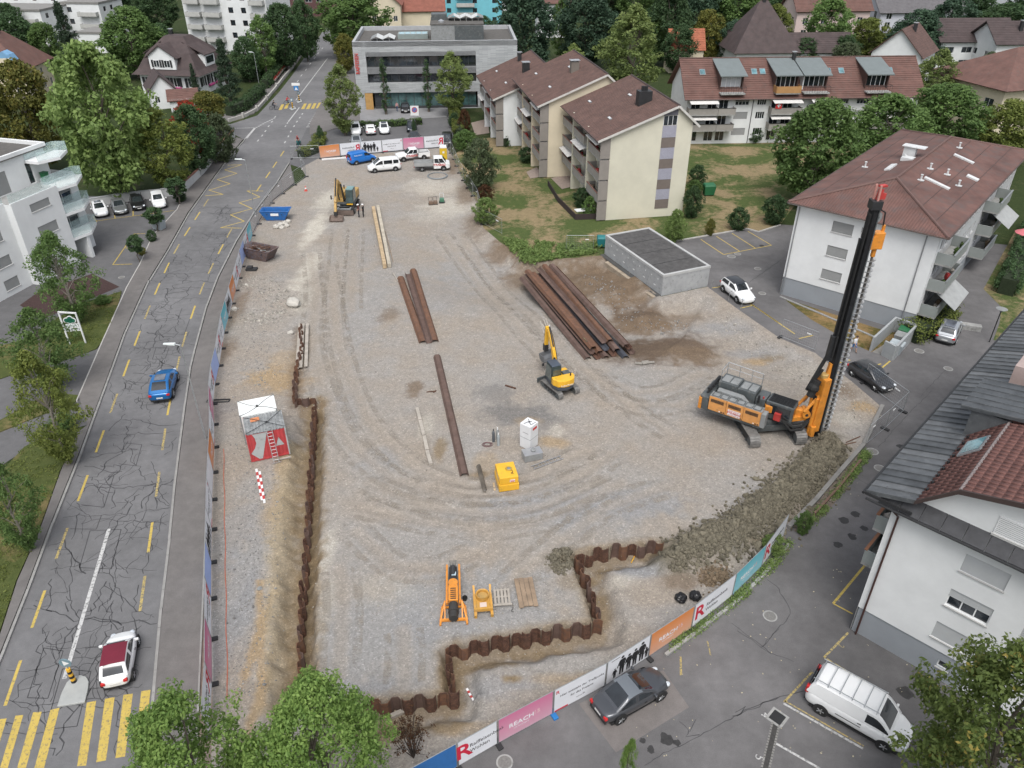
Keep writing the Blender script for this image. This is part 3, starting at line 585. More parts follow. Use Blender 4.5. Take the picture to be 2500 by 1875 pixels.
# ================================================================== BUILDINGS
FRAMEW=WHITE2;FRAMED=DARKM
SILL=M_('stone_sill',(.42,.42,.41),.8,var=.08)
def fpt(p0,p1):
 d=V((p1[0]-p0[0],p1[1]-p0[1],0));L=d.length;d/=L;o=V((d.y,-d.x,0));b=V((p0[0],p0[1],0))
 return(lambda u,n,z:b+d*u+o*n+V((0,0,z))),L
def wall(mb,p0,p1,z0,z1,ops=(),dep=.16):
 """wall plane with real recessed openings; outward is right of p0->p1"""
 f,L=fpt(p0,p1);us=sorted({0,L,*[o[0]for o in ops],*[o[1]for o in ops]});zs=sorted({z0,z1,*[o[2]for o in ops],*[o[3]for o in ops]})
 us=[u for u in us if-1e-6<=u<=L+1e-6];zs=[z for z in zs if z0-1e-6<=z<=z1+1e-6]
 for a,b in zip(us[:-1],us[1:]):
  for c,d in zip(zs[:-1],zs[1:]):
   um=(a+b)/2;zm=(c+d)/2
   if any(o[0]<um<o[1]and o[2]<zm<o[3]for o in ops):continue
   mb.add([f(a,0,c),f(b,0,c),f(b,0,d),f(a,0,d)],[(0,1,2,3)])
 for(a,b,c,d)in[o[:4]for o in ops]:
  q=[(a,c),(b,c),(b,d),(a,d)]
  for i in range(4):
   (x,y),(x2,y2)=q[i],q[(i+1)%4];mb.add([f(x,0,y),f(x,-dep,y),f(x2,-dep,y2),f(x2,0,y2)],[(0,1,2,3)])
def fbox(mb,f,u0,u1,n0,n1,z0,z1):
 mb.hexa([f(u0,n1,z0),f(u1,n1,z0),f(u1,n0,z0),f(u0,n0,z0)],[f(u0,n1,z1),f(u1,n1,z1),f(u1,n0,z1),f(u0,n0,z1)])
def slats(mb,f,u0,u1,z0,z1,n=-.04,p=.125):
 k=max(2,int((z1-z0)/p));vs=[];fs=[]
 for i in range(k+1):
  z=z0+(z1-z0)*i/k;vs+=[f(u0,n-.07,z),f(u1,n-.07,z)]
  if i<k:vs+=[f(u0,n,z+.012),f(u1,n,z+.012)]
 for i in range(0,len(vs)//2-1):fs.append((2*i,2*i+1,2*i+3,2*i+2))
 mb.add(vs,fs)
def window(par,p0,p1,o,style='glass',fr=None,mull=2,sill=True,gl=None,shut=None,dep=.14):
 f,L=fpt(p0,p1);u0,u1,z0,z1=o;fr=fr or FRAMEW;gl=gl or GLASS
 if style in('shutter',):
  m=MB();slats(m,f,u0,u1,z0,z1);w=m.build('window',shut or SHUT,par)
 else:
  m=MB();t=.06
  fbox(m,f,u0,u1,-dep,-dep+.05,z0,z0+t);fbox(m,f,u0,u1,-dep,-dep+.05,z1-t,z1)
  for i in range(mull+1):
   x=u0+(u1-u0-t)*i/mull;fbox(m,f,x,x+t,-dep,-dep+.052,z0+t,z1-t)
  w=m.build('window',fr,par)
  zt=z1 if style=='glass' else z0+(z1-z0)*.55
  m=MB();m.add([f(u0,-dep+.02,z0),f(u1,-dep+.02,z0),f(u1,-dep+.02,z1),f(u0,-dep+.02,z1)],[(0,1,2,3)]);m.build('pane',gl,w)
  if style=='half':m=MB();slats(m,f,u0,u1,zt,z1);m.build('blind',shut or SHUT,w)
 if sill:m=MB();fbox(m,f,u0-.05,u1+.05,-.02,.07,z0-.07,z0-.005);m.build('sill',SILL,w)
 return w
def facade(par,p0,p1,z0,z1,wins,m,name='wall',**k):
 """wins: list of (u0,u1,z0,z1,style[,mull])"""
 mb=MB();wall(mb,p0,p1,z0,z1,[w[:4]for w in wins]);o=mb.build(name,m,par)
 for w in wins:window(par,p0,p1,w[:4],w[4]if len(w)>4 else 'glass',mull=w[5]if len(w)>5 else 2,**k)
 return o
def roof_quad(mb,A,B,C,D,pu=.45,pv=.0,au=.03,av=.03,th=.14):
 """tiled slope: eave A->B, ridge D->C; ribs run up the slope every pu, courses every pv"""
 A,B,C,D=V(A),V(B),V(C),V(D);nrm=(B-A).cross(D-A).normalized();nrm=nrm if nrm.z>0 else-nrm;Lu=(B-A).length;Lv=(D-A).length
 nu=max(1,int(Lu/pu))if pu else 1;us=[]
 for i in range(nu):us+=[(i/nu,0.0),((i+.72)/nu,0.0),((i+.80)/nu,au),((i+.95)/nu,au)]if pu else[(0,0)]
 us.append((1,0))
 nv=max(1,int(Lv/pv))if pv else 1;vs_=[]
 for j in range(nv):vs_+=[(j/nv,av if pv else 0),((j+.97)/nv,0.0)]if pv else[(0,0)]
 vs_.append((1,av if pv else 0))
 V_=[];n=len(us)
 for(v,hv)in vs_:
  a=A.lerp(D,v);b=B.lerp(C,v)
  for(u,hu)in us:V_.append(a.lerp(b,u)+nrm*(hu+hv))
 F_=[(j*n+i,j*n+i+1,(j+1)*n+i+1,(j+1)*n+i)for j in range(len(vs_)-1)for i in range(n-1)]
 if(V_[1]-V_[0]).cross(V_[n]-V_[0]).z<0:F_=[q[::-1]for q in F_]
 mb.add(V_,F_)
 lo=[p-nrm*th for p in(A,B,C,D)];hi=[A,B,C,D]
 mb.add(lo+hi,[(0,1,2,3),(0,1,5,4),(1,2,6,5),(2,3,7,6),(3,0,4,7)])
def chimney(par,x,y,z0,z1,w=.7,d=.6,m=None,cap=True,pots=0):
 c=one(lambda k:k.box(x-w/2,x+w/2,y-d/2,y+d/2,z0,z1),'chimney',m or DARKM,par)
 if cap:one(lambda k:k.box(x-w/2-.12,x+w/2+.12,y-d/2-.12,y+d/2+.12,z1+.18,z1+.24).box(x-.2,x+.2,y-.15,y+.15,z1,z1+.18),'cap',ALU,c)
 for i in range(pots):one(lambda k:k.tube((x-.3+.2*(i%4),y+(.15 if i>3 else-.1),z1),(x-.3+.2*(i%4),y+(.15 if i>3 else-.1),z1+.55),.1,8),'pot',DARKM,c)
 return c
def skylight(par,A,B,D,u0,u1,v0,v1,m=None):
 A,B,D=V(A),V(B),V(D);U=B-A;W=D-A;n=U.cross(W).normalized();n=n if n.z>0 else-n
 q=[A+U*a+W*b for a,b in((u0,v0),(u1,v0),(u1,v1),(u0,v1))]
 s=one(lambda k:k.hexa([p-n*.05 for p in q],[p+n*.09 for p in q]),'skylight',M_('roof_window_frame',(.20,.21,.22),.5),par)
 c=sum(q,V())/4;one(lambda k:k.poly([c+(p-c)*.82+n*.10 for p in q]),'pane',m or GLASSB,s)
RAILG=pane_clear('green_glass_rail',(.60,.76,.75),.26)
BALC=M_('balcony_panel',(.27,.255,.235),.85,var=.1)
def balcony(par,p0,p1,u0,u1,z,dep=1.4,h=1.0,m=None,slab=.18,inner=True,awn=False,plants=True,rail=None):
 """slab with parapet sticking out of the wall p0->p1"""
 f,L=fpt(p0,p1);mb=MB();fbox(mb,f,u0,u1,0.005,dep,z-slab,z);b=mb.build('balcony',CONC,par)
 mb=MB();fbox(mb,f,u0,u1,dep-.08,dep,z+.003,z+h);fbox(mb,f,u0,u0+.08,.01,dep-.083,z+.003,z+h);fbox(mb,f,u1-.08,u1,.01,dep-.083,z+.003,z+h);mb.build('parapet',m or BALC,b)
 if rail:mb=MB();fbox(mb,f,u0-.03,u1+.03,dep-.12,dep+.04,z+h,z+h+.05);mb.build('rail',rail,b)
 if awn:
  mb=MB();mb.hexa([f(u0+.1,.05,z+2.25),f(u1-.1,.05,z+2.25),f(u1-.1,dep+.5,z+1.75),f(u0+.1,dep+.5,z+1.75)],[f(u0+.1,.05,z+2.29),f(u1-.1,.05,z+2.29),f(u1-.1,dep+.5,z+1.79),f(u0+.1,dep+.5,z+1.79)]);mb.build('awning',M_('awning_cloth',(.55,.54,.52),.9),b)
 if plants:
  R=random.Random(int(u0*71+z*13+p0[0]*7));cols=[(.05,.09,.02),(.28,.03,.03),(.05,.08,.025),(.30,.28,.25),(.12,.09,.06)]
  for k in range(R.randint(1,3)):
   u=R.uniform(u0+.3,u1-.3);c=R.choice(cols);mm=M_('balcony_item_%d'%cols.index(c),c,.9,var=.4,vs=8);rr=R.uniform(.15,.32)
   mb=MB();q=f(u,dep-.45,z+.35);mb.ball((q.x,q.y,q.z+.25),rr,7,5,(1,1,1.3));mb.v=[(x+R.uniform(-.08,.08),y+R.uniform(-.08,.08),zz+R.uniform(-.08,.08))for x,y,zz in mb.v];mb.tube((q.x,q.y,z+.003),(q.x,q.y,z+.5),.14,6);mb.build('potted_plant',mm,b)
 return b

# ---------------------------------------------------------------- cream apartment blocks (three, staggered)
SHUTR=M_('dark_interior',(.05,.045,.04),.8,var=.4,vs=2)
LAV=M_('lavender_glass_brick',(.30,.30,.36),.4,var=.2,vs=9);BRNP=M_('brown_panel',(.155,.13,.115),.8,var=.1);PANEL=M_('grey_brown_panel',(.235,.215,.195),.9,var=.08)
def cream_block(label,O,rz,W,D,eave,ridge,floors,walls,ur=.79,chim=(),stairs=False,strip_=True,chm=None):
 t=thing('apartment_block',label,'apartment block',(O[0],O[1],0),rz,'staggered apartment blocks with brown roofs')
 rx=W*ur;er=ridge-(W+.7-rx)*.88
 fr=[(0,0),(W,0),(W,D),(0,D)];fh=eave/floors
 mb=MB();zl=eave+.25;zr=er+.5
 mb.add([(0,0,0),(W,0,0),(W,0,zr),(rx,0,ridge-.1),(0,0,zl)],[(0,1,2,3,4)]);mb.build('gable_wall',walls,t);one(lambda k:k.add([(0,D,0),(W,D,0),(W,D,zr),(rx,D,ridge-.1),(0,D,zl)],[(4,3,2,1,0)]),'gable_wall',walls,t)
 facade(t,(W,0),(W,D),0,zr,[(2+4*i,3.6+4*i,fh*j+.9,fh*j+2.1)for i in range(4)for j in range(floors)],walls)
 # left side: three bays of loggias/balconies with window strips between
 wins=[]
 for j in range(floors):
  for a in(2.0,8.2,14.2):wins.append((D-a-2.6,D-a,fh*j+.15,fh*j+2.2,'glass',3))
  for a in(6.0,):wins.append((D-a-1.0,D-a,fh*j+.8,fh*j+2.1,'glass',1))
 facade(t,(0,D),(0,0),0,zl,wins,walls,sill=False)
 for j in range(1,floors+1):
  for i,a in enumerate((.2,7.4,13.4)):
   if j<floors:balcony(t,(0,D),(0,0),D-a-5.0,D-a,fh*j-.05,1.25,.95,rail=M_('red_flower_rail',(.20,.10,.08),.9,var=.5,vs=6),awn=(i+j)%3==0)
 for j in range(floors):one(lambda k:k.box(-1.26,-.02,-.10,.06,fh*j+.1,fh*(j+1)-.08),'side_panel',PANEL,t);
 for a in(5.6,12.8):
  if a<D:one(lambda k:k.box(-1.28,-.02,a,a+.25,0,eave),'fin_wall',walls,t)
 if strip_:
  bands=[(1.1,2.3,BRNP),(2.3,3.65,LAV),(3.65,4.9,BRNP),(4.9,6.3,LAV),(6.3,7.5,BRNP),(7.5,8.9,LAV),(8.9,10.15,BRNP),(10.15,11.6,LAV)]
  for a,b,mm in bands:
   o=one(lambda k:k.box(6.5,8.3,-.045,.05,a+.01,b-.01),'stair_panel',mm,t)
   if mm is LAV:one(lambda k:[k.box(6.52+.12*i,6.56+.12*i,-.075,-.047,a+.03,b-.03)for i in range(15)],'glass_bricks',M_('lavender_rib',(.40,.40,.46),.4),o)
  w=one(lambda k:[k.box(6.5+.58*i,6.56+.58*i,-.05,.05,11.65,12.75)for i in range(4)],'window',WHITE2,t);one(lambda k:k.poly([(6.5,-.03,11.65),(8.3,-.03,11.65),(8.3,-.03,12.75),(6.5,-.03,12.75)]),'pane',GLASS,w)
  one(lambda k:k.prism([(6.5,12.8),(8.3,12.8),(8.3,13.4),(7.7,13.75),(6.5,13.2)],-.05,.05,'y'),'stair_panel',M_('slate_panel',(.13,.13,.15),.7),t)
 ov=.45;xl=-1.75;mb=MB();roof_quad(mb,(xl,-ov,eave-.25),(xl,D+ov,eave-.25),(rx,D+ov,ridge),(rx,-ov,ridge),.48,.0,.05);r=mb.build('roof',ROOFB,t)
 mb=MB();roof_quad(mb,(W+.75,-ov,er),(W+.75,D+ov,er),(rx,D+ov,ridge),(rx,-ov,ridge),.48,.0,.05);mb.build('roof',ROOFB,t)
 one(lambda k:k.tube((rx,-ov,ridge+.02),(rx,D+ov,ridge+.02),.12,6),'ridge_tiles',ROOFB2,r)
 sl=(ridge-eave+.25)/(rx-xl)
 for x,y,w_,d_,hh,mm,pots in chim:chimney(r,x,y,eave+(x-xl)*sl-.6,eave-.25+(x-xl)*sl+hh,w_,d_,mm,pots==0,pots)
 for u,v in((.28,.30),(.55,.72),(.78,.30)):skylight(r,(xl,-ov,eave-.23),(xl,D+ov,eave-.23),(rx,-ov,ridge+.02),u,u+.06,v,v+.03,M_('white_flashing',(.55,.56,.56),.5))
 one(lambda k:k.box(xl-.1,xl+.02,-ov,D+ov,eave-.36,eave-.24),'gutter',M_('brown_gutter',(.07,.045,.04),.5),r)
 one(lambda k:k.beam((xl,-ov-.02,eave-.33),(rx,-ov-.02,ridge-.12),.05,.26).beam((rx,-ov-.02,ridge-.12),(W+.75,-ov-.02,er-.1),.05,.26),'verge_board',M_('pale_verge',(.50,.49,.46),.8),r)
 return t
cream_block('nearest cream apartment block with a striped stair window in its gable',(12.02,94.76),radians(11),10.4,17.5,10.5,14.0,4,CREAM,chim=[(5.8,5.5,1.7,1.3,1.5,DARKM,6)])
cream_block('middle cream apartment block, between the striped gable block and the white one',(5.2,112.3),radians(10.5),10.4,18.5,10.5,14.2,4,CREAM2,strip_=False,chim=[(5.6,8.0,1.2,1.0,1.3,M_('tan_metal',(.16,.14,.12),.6),0)])
cream_block('farthest apartment block with white gable beside the small terrace',(-1.4,128.5),radians(10),10.4,18.5,7.8,11.5,3,WHITE,strip_=False,chim=[(5.0,7.0,1.1,1.0,1.3,DARKM,0),(5.5,15.5,.6,.6,1.2,DARKM,0)])

# ---------------------------------------------------------------- white house with hip roof (right)
def hip_house():
 rz=radians(-40);t=thing('apartment_house','white apartment house with brown corrugated hip roof behind the drilling mast','apartment house',(28.2,73.4,0),rz)
 W,D,e=13.2,33.5,9.9;rows=[(2.95,4.0),(5.45,6.5),(7.9,9.0)]
 mb=MB();wall(mb,(0,0),(W,0),2.0,e,[(3.7,5.7,a,b)for a,b in rows]+[(6.42,7.3,a,b)for a,b in rows]);mb.build('wall',WHITE,t)
 for a,b in rows:window(t,(0,0),(W,0),(3.7,5.7,a,b),'shutter');window(t,(0,0),(W,0),(6.42,7.3,a,b),'half' if a<8 else 'glass',mull=1)
 facade(t,(.05,.05),(W-.05,.05),-.02,2.0,[(6.45,7.4,.35,1.4,'glass',1)],PLINTH,'plinth')
 rw=[];bal=[(.6,6.0),(18.5,24.0)]
 for a,b in rows:
  for u in(1.2,2.9,7.6,9.6,11.6,13.6,15.4,20,26,28,30,31.8):rw.append((u,u+(1.1 if u>6 else 1.3),a-.1,b+.1,'glass',1))
 facade(t,(W,0),(W,D),2.0,e,rw,M_('grey_white_render',(.47,.48,.49),.85,var=.05))
 one(lambda k:k.box(W-.02,W+.02,.0,.9,2.0,e),'corner_strip',WHITE,t)
 facade(t,(W-.05,0),(W-.05,D),-.02,2.0,[],PLINTH,'plinth');facade(t,(0,D),(0,0),-.02,e,[(D-3*i-2,D-3*i-.8,a,b)for i in range(1,10)for a,b in rows],WHITE);facade(t,(W,D),(0,D),-.02,e,[],WHITE)
 gp=M_('grey_balcony_panel',(.24,.26,.25),.7,var=.06)
 for(u0,u1)in bal:
  for i,z in enumerate((1.9,4.5,7.1)):
   balcony(t,(W,0),(W,D),u0,u1,z,1.5,1.05,gp,.16,rail=GALV)
 f,L=fpt((W,0),(W,D))
 for(u0,u1),z in(((.8,5.8),1.9),((18.7,23.8),4.5)):
  mb=MB();mb.hexa([f(u0,1.0,z+2.3),f(u1,1.0,z+2.3),f(u1,2.9,z+1.1),f(u0,2.9,z+1.1)],[f(u0,1.0,z+2.34),f(u1,1.0,z+2.34),f(u1,2.9,z+1.14),f(u0,2.9,z+1.14)]);mb.build('awning',M_('grey_awning',(.30,.31,.31),.9),t)
 ov=.75;z0,z1=e+.15,e+2.1;A,B,C,D_=V((-ov,-ov,z0)),V((W+ov,-ov,z0)),V((W+ov,D+ov,z0)),V((-ov,D+ov,z0));P,Q=V((W/2,7.0,z1)),V((W/2,D-7,z1));ETER=M_('corrugated_fibre_cement',(.125,.066,.055),.8,var=.35,vs=.35,bump=.15,bs=14,dirt=(.10,.075,.07),dirt_amt=.5)
 rib=lambda a,b,c,d:None
 def tri(A,B,P): # corrugated hip triangle: ribs run up the slope
  mb=MB();U=(B-A);L=U.length;u=U/L;nr=U.cross(P-A).normalized();nr=nr if nr.z>0 else-nr;k=int(L/.26);foot=A+u*((P-A).dot(u));apx=(P-A).dot(u);rows_=[]
  def top(s):t_=s/apx if s<=apx else(L-s)/(L-apx);return A+u*s+(P-foot)*max(0.0,t_)
  vs=[];fs=[]
  for i in range(k*2+1):
   s=L*i/(2*k);h=.035 if i%2 else-.015;vs+=[A+u*s+nr*h,top(s)+nr*(h if 0<i<2*k else 0)]
  for i in range(2*k):fs.append((2*i,2*i+2,2*i+3,2*i+1))
  mb.add(vs,fs);return mb
 r=tri(A,B,P).build('roof',ETER,t);tri(C,D_,Q).build('roof',ETER,t)
 for a,b,c,d in((B,C,Q,P),(D_,A,P,Q)):one(lambda k:k.slab([a,b,c,d],.1),'roof',ETER,t)
 one(lambda k:k.path([A+V((0,0,.06)),P+V((0,0,.06)),Q+V((0,0,.06))],.13,6).path([B+V((0,0,.06)),P+V((0,0,.06))],.13,6).path([C,Q,D_],.13,6),'ridge_tiles',M_('ridge_brown',(.13,.08,.07),.8),r)
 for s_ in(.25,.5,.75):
  for a,b,c,d in((B,C,Q,P),(D_,A,P,Q)):one(lambda k:k.beam(a.lerp(d,s_)+V((0,0,.012)),b.lerp(c,s_)+V((0,0,.012)),.07,.02),'sheet_lap',M_('lap_brown',(.075,.05,.045),.8),r)  # thin dark brown strips for the seams between roof sheets
 one(lambda k:k.slab([A-V((0,0,.12)),B-V((0,0,.12)),C-V((0,0,.12)),D_-V((0,0,.12))],.05),'soffit',WHITE2,r)
 one(lambda k:k.path([A+V((-.06,-.06,-.04)),B+V((.06,-.06,-.04)),C+V((.06,.06,-.04)),D_+V((-.06,.06,-.04)),A+V((-.06,-.06,-.04))],.07,6),'gutter',M_('copper_gutter',(.10,.07,.06),.5,.3),r)
 for x,y in((.25,-.08),(W-1.1,-.08)):one(lambda k:k.path([(x,y-.5,e+.05),(x,y,e-.25),(x,y,0)],.055,6),'downpipe',M_('grey_pipe',(.25,.26,.27),.5,.3),t)
 MW=M_('white_flashing',(.55,.56,.56),.5)
 def on(x,y): # height on the long slopes
  return z0+(z1-z0)*min((x+ov),(W+ov-x))/(W/2+ov)
 for x,y,w_,d_ in((9.6,10.5,2.6,.5),(4.6,12.0,.55,2.4),(9.5,21.0,2.2,.5),(11.6,16.5,1.2,.7)):
  z=on(x,y);one(lambda k:k.at((x,y,z+.06),0,0,radians(15 if x>W/2 else-15)).box(-w_/2,w_/2,-d_/2,d_/2,-.05,.1),'skylight',MW,r)
 for x,y in((8.3,9.4),(8.0,13.6),(9.6,14.2),(11.2,12.6),(8.2,24),(1.8,13),(4.8,15.6)):
  z=on(x,y);one(lambda k:k.tube((x,y,z),(x,y,z+.55),.09,8).box(x-.3,x+.3,y-.2,y+.2,z,z+.08).tube((x,y,z+.55),(x,y,z+.62),.14,8),'vent_pipe',MW,r)
 z=on(4.9,17);one(lambda k:k.box(4.3,5.5,16.6,17.4,z-.1,z+1.1).box(4.1,6.4,16.4,17.6,z+1.15,z+1.22),'vent_house',MW,r);one(lambda k:k.box(4.6,5.8,15.1,16.1,z-.05,z+.35),'roof_hatch',MW,r)
 return t
hip_house()

# ---------------------------------------------------------------- foreground house (right edge): zinc skirt, tiled mansard, white gable
TILE=M_('clay_tile',(.178,.086,.072),.75,var=.22,vs=1.6,dirt=(.12,.065,.06),dirt_amt=.35)
def fore_house():
 rz=radians(-44);t=thing('white_house','white house at the right edge with zinc eave and red tiled mansard roof','house',(19.5,29.7,0),rz)
 W,D=13.0,30.0;e=9.75;rows=[(2.68,3.82),(5.08,6.25),(7.55,8.68)]
 wins=[]
 for i,(a,b)in enumerate(rows):wins+=[(3.74,5.74,a,b,'half' if i==1 else 'shutter',3),(7.1,9.1,a,b,'shutter',3),(10.2,11.8,a,b,'shutter',3)]
 facade(t,(0,0),(W,0),1.95,e,wins,WHITE,shut=M_('alu_blind',(.36,.37,.37),.45,.3,var=.05))
 facade(t,(.06,.06),(6.0,.06),-.02,1.95,[(4.45,5.05,.85,1.35,'glass',1)],PLINTH,'plinth');facade(t,(6.0,.06),(W,.06),-.02,1.95,[],WHITE,'plinth')
 lw=[(D-u-1.6,D-u,a,b,'glass',2)for u in(3,6.5,10,14,18,22)for a,b in rows]
 facade(t,(0,D),(0,0),-.02,e,lw,WHITE);facade(t,(W,0),(W,D),-.02,e,[],WHITE);facade(t,(W,D),(0,D),-.02,e,[],WHITE)
 # gable above the pent band
 g=MB();wall(g,(1.0,.0),(W,.0),10.55,10.56,[]);g.add([(1.1,0,9.7),(W-1.1,0,9.7),(W-1.1,0,10.9),(W-2.6,0,12.3),(W/2,0,13.15),(2.6,0,12.3),(1.1,0,10.9)],[(0,1,2,3,4,5,6)]);g.build('gable',WHITE,t)
 one(lambda k:k.box(4.3,6.6,-.10,-.02,10.40,10.52),'sill',SILL,t);gw=MB();slats(gw,fpt((0,0),(W,0))[0],4.4,6.5,10.62,11.55,.06,.1);gw.build('window',M_('dark_blind',(.11,.115,.12),.5,.2),t)
 gw=MB();gw.box(4.36,6.54,-.05,-.01,10.52,11.58);gw.build('window_frame',WHITE2,t)
 # pent band of dark slate squares along the front
 for i in range(14):
  a=-.6+i*1.0;b=a+.98
  one(lambda k:k.hexa([(a,-.68,9.72),(b,-.68,9.72),(b,-.02,10.12),(a,-.02,10.12)],[(a,-.68,9.80),(b,-.68,9.80),(b,-.02,10.42),(a,-.02,10.42)]),'slate_panel',SLATE,t)
 one(lambda k:k.tube((-1.2,-.74,9.72),(W+.5,-.74,9.72),.07,8),'gutter',DARKM,t)
 # zinc skirt on the left: single standing-seam trays
 z=one(lambda k:k.slab([(-1.3,-.7,10.10),(-1.3,D,10.10),(1.02,D,10.80),(1.02,-.7,10.80)],.16),'zinc_skirt',ZINC,t)
 step=.62;n=int((D+.7)/step);me=None
 for i in range(n):
  y=-.69+i*step
  if me is None:
   k=MB();s=.7/2.32;k.add([(-1.3,.0,10.108),(-1.3,step,10.108),(1.02,step,10.808),(1.02,0,10.808)],[(0,3,2,1)]);k.hexa([(-1.3,-.025,10.10),(1.02,-.025,10.80),(1.02,.025,10.80),(-1.3,.025,10.10)],[(-1.3,-.02,10.19),(1.02,-.02,10.89),(1.02,.02,10.89),(-1.3,.02,10.19)]);me=k.mesh('zinc_tray');me.materials.append(ZINC)
  o=link('zinc_tray',me,z,[ZINC,ZINC,M_('zinc_dark',(.095,.102,.108),.5,.35,var=.3,vs=1.3),M_('zinc_pale',(.16,.168,.174),.5,.35,var=.25,vs=1.3)][(i*7+i//3)%4]);o.location=(0,y,0)
 one(lambda k:k.tube((-1.38,-.8,10.02),(-1.38,D,10.02),.08,8),'gutter',DARKM,z);one(lambda k:k.box(-1.3,1.02,-.78,-.70,9.95,10.1),'verge',DARKM,z)
 # tiles: steep slope 1.0..2.54, flatter slope beyond
 r=MB();r.slab([(1.0,-.7,10.80),(1.0,D,10.80),(2.55,D,12.42),(2.55,-.7,12.42)],.12);r.slab([(2.55,-.7,12.42),(2.55,D,12.42),(W/2,D,13.5),(W/2,-.7,13.5)],.12);r.slab([(W/2,-.7,13.5),(W/2,D,13.5),(W-2.5,D,12.42),(W-2.5,-.7,12.42)],.12);r.slab([(W-2.5,-.7,12.42),(W-2.5,D,12.42),(W-1,D,10.8),(W-1,-.7,10.8)],.12);r=r.build('roof',TILE,t)
 def tile_mesh(w,l,name):
  k=MB();prof=[(0,.0),(.12,.045),(.30,.055),(.45,.01),(.95,.0)]
  vs=[];
  for(v,hh)in((0,.03),(1,.0)):
   for u,h in prof:vs.append((v*l,u*w,h+hh))
  n=len(prof);fs=[(i,n+i,n+i+1,i+1)for i in range(n-1)]
  for u,h in prof:vs.append((0,u*w,-.005))
  fs+=[(i,i+1,2*n+i+1,2*n+i)for i in range(n-1)]
  k.add(vs,fs);me=k.mesh(name);me.materials.append(TILE);me.polygons.foreach_set('use_smooth',[True]*len(me.polygons));return me
 w,l=.36,.40;ntile=0;rest=MB()
 flat=tile_mesh(w,l+.06,'tile')
 R=random.Random(4)
 def lay(x0,z0,x1,z1,ys,ye,keep):
  nonlocal ntile
  L=hypot(x1-x0,z1-z0);a=atan2(z1-z0,x1-x0);rows_=int(L/l);y=ys
  for j in range(rows_):
   s=j*L/rows_;px_,pz=x0+cos(a)*s,z0+sin(a)*s;y=ys
   while y<ye-w*.5:
    M=Matrix.Translation((px_-sin(a)*.012,y,pz+cos(a)*.012))@Matrix.Rotation(-a,4,'Y')
    if keep(px_,y)and ntile<300:
     o=link('tile',flat,r);o.matrix_local=M;ntile+=1
    else:
     b=len(rest.v);rest.v+=[tuple(M@v.co)for v in flat.vertices];rest.f+=[tuple(b+i for i in p.vertices)for p in flat.polygons];rest.m+=[0]*len(flat.polygons)
    y+=w
 lay(2.62,12.44,W/2,13.5,-.66,D,lambda x,y:x<5.2 and y<9.5);lay(1.03,10.83,2.5,12.38,-.66,D,lambda x,y:y<4.2)
 o=rest.build('tiles',TILE,r,smooth=True);o['kind']='stuff'
 one(lambda k:[k.tube((2.56,-.7+.35*i,12.46),(2.56,-.7+.35*i+.34,12.44),.09,6)for i in range(80)],'ridge_tiles',M_('grey_hip_tile',(.20,.17,.165),.8),r)
 one(lambda k:k.hexa([(.95,-.78,10.62),(2.55,-.78,12.24),(2.55,-.68,12.24),(.95,-.68,10.62)],[(.95,-.78,10.86),(2.55,-.78,12.5),(2.55,-.68,12.5),(.95,-.68,10.86)]).hexa([(2.55,-.78,12.24),(W/2,-.78,13.3),(W/2,-.68,13.3),(2.55,-.68,12.24)],[(2.55,-.78,12.5),(W/2,-.78,13.58),(W/2,-.68,13.58),(2.55,-.68,12.5)]),'verge_board',M_('dark_brown_verge',(.05,.035,.032),.6),r)
 for i in range(12):y=.2+i*.75;one(lambda k:k.box(1.06,1.16,y,y+.12,10.95,11.12).box(1.12,1.14,y-.1,y+.2,11.05,11.14),'snow_hook',DARKM,r)
 sk=one(lambda k:k.hexa([(1.35,3.7,11.22),(2.2,3.7,12.08),(2.2,5.4,12.08),(1.35,5.4,11.22)],[(1.27,3.7,11.32),(2.12,3.7,12.18),(2.12,5.4,12.18),(1.27,5.4,11.32)]),'skylight',M_('roof_window_frame',(.20,.21,.22),.5),r)
 one(lambda k:k.poly([(1.33,3.85,11.40),(1.33,5.25,11.40),(2.04,5.25,12.12),(2.04,3.85,12.12)]),'pane',GLASSB,sk)
 # zinc-roofed dormer
 d0,d1=6.6,10.4;dm=one(lambda k:k.box(.75,3.2,d0+.15,d1-.15,10.6,12.5),'dormer',ZINC,t)
 one(lambda k:k.slab([(.2,d0,12.52),(.2,d1,12.52),(5.2,d1,13.3),(5.2,d0,13.3)],.16),'dormer_roof',M_('zinc_dark',(.095,.102,.108),.5,.35),dm)
 for i in range(7):y=d0+.02+i*(d1-d0-.05)/6;one(lambda k:k.hexa([(.2,y-.015,12.52),(5.2,y-.015,13.3),(5.2,y+.015,13.3),(.2,y+.015,12.52)],[(.2,y-.012,12.58),(5.2,y-.012,13.36),(5.2,y+.012,13.36),(.2,y+.012,12.58)]),'standing_seam',ZINC,dm)
 one(lambda k:k.poly([(.74,d0+.4,11.0),(.74,d1-.4,11.0),(.74,d1-.4,12.3),(.74,d0+.4,12.3)]),'pane',GLASS,dm)
 one(lambda k:k.box(1.2,3.4,12.2,14.2,11.0,13.0),'chimney',M_('pink_metal',(.34,.27,.25),.6),t)
 one(lambda k:k.path([(.05,-.62,9.66),(.35,-.45,9.35),(.38,-.09,9.0),(.38,-.09,.0)],.055,8),'downpipe',M_('brown_pipe',(.07,.035,.03),.4,.2),t)
 f,L=fpt((0,D),(0,0))
 for j,zz in enumerate((4.2,6.8)):balcony(t,(0,D),(0,0),D-4.5,D-1.0,zz,.8,.9,M_('grey_balcony_panel',(.24,.26,.25),.7),rail=M_('wood_rail',(.28,.13,.07),.7))
 return t
fore_house()

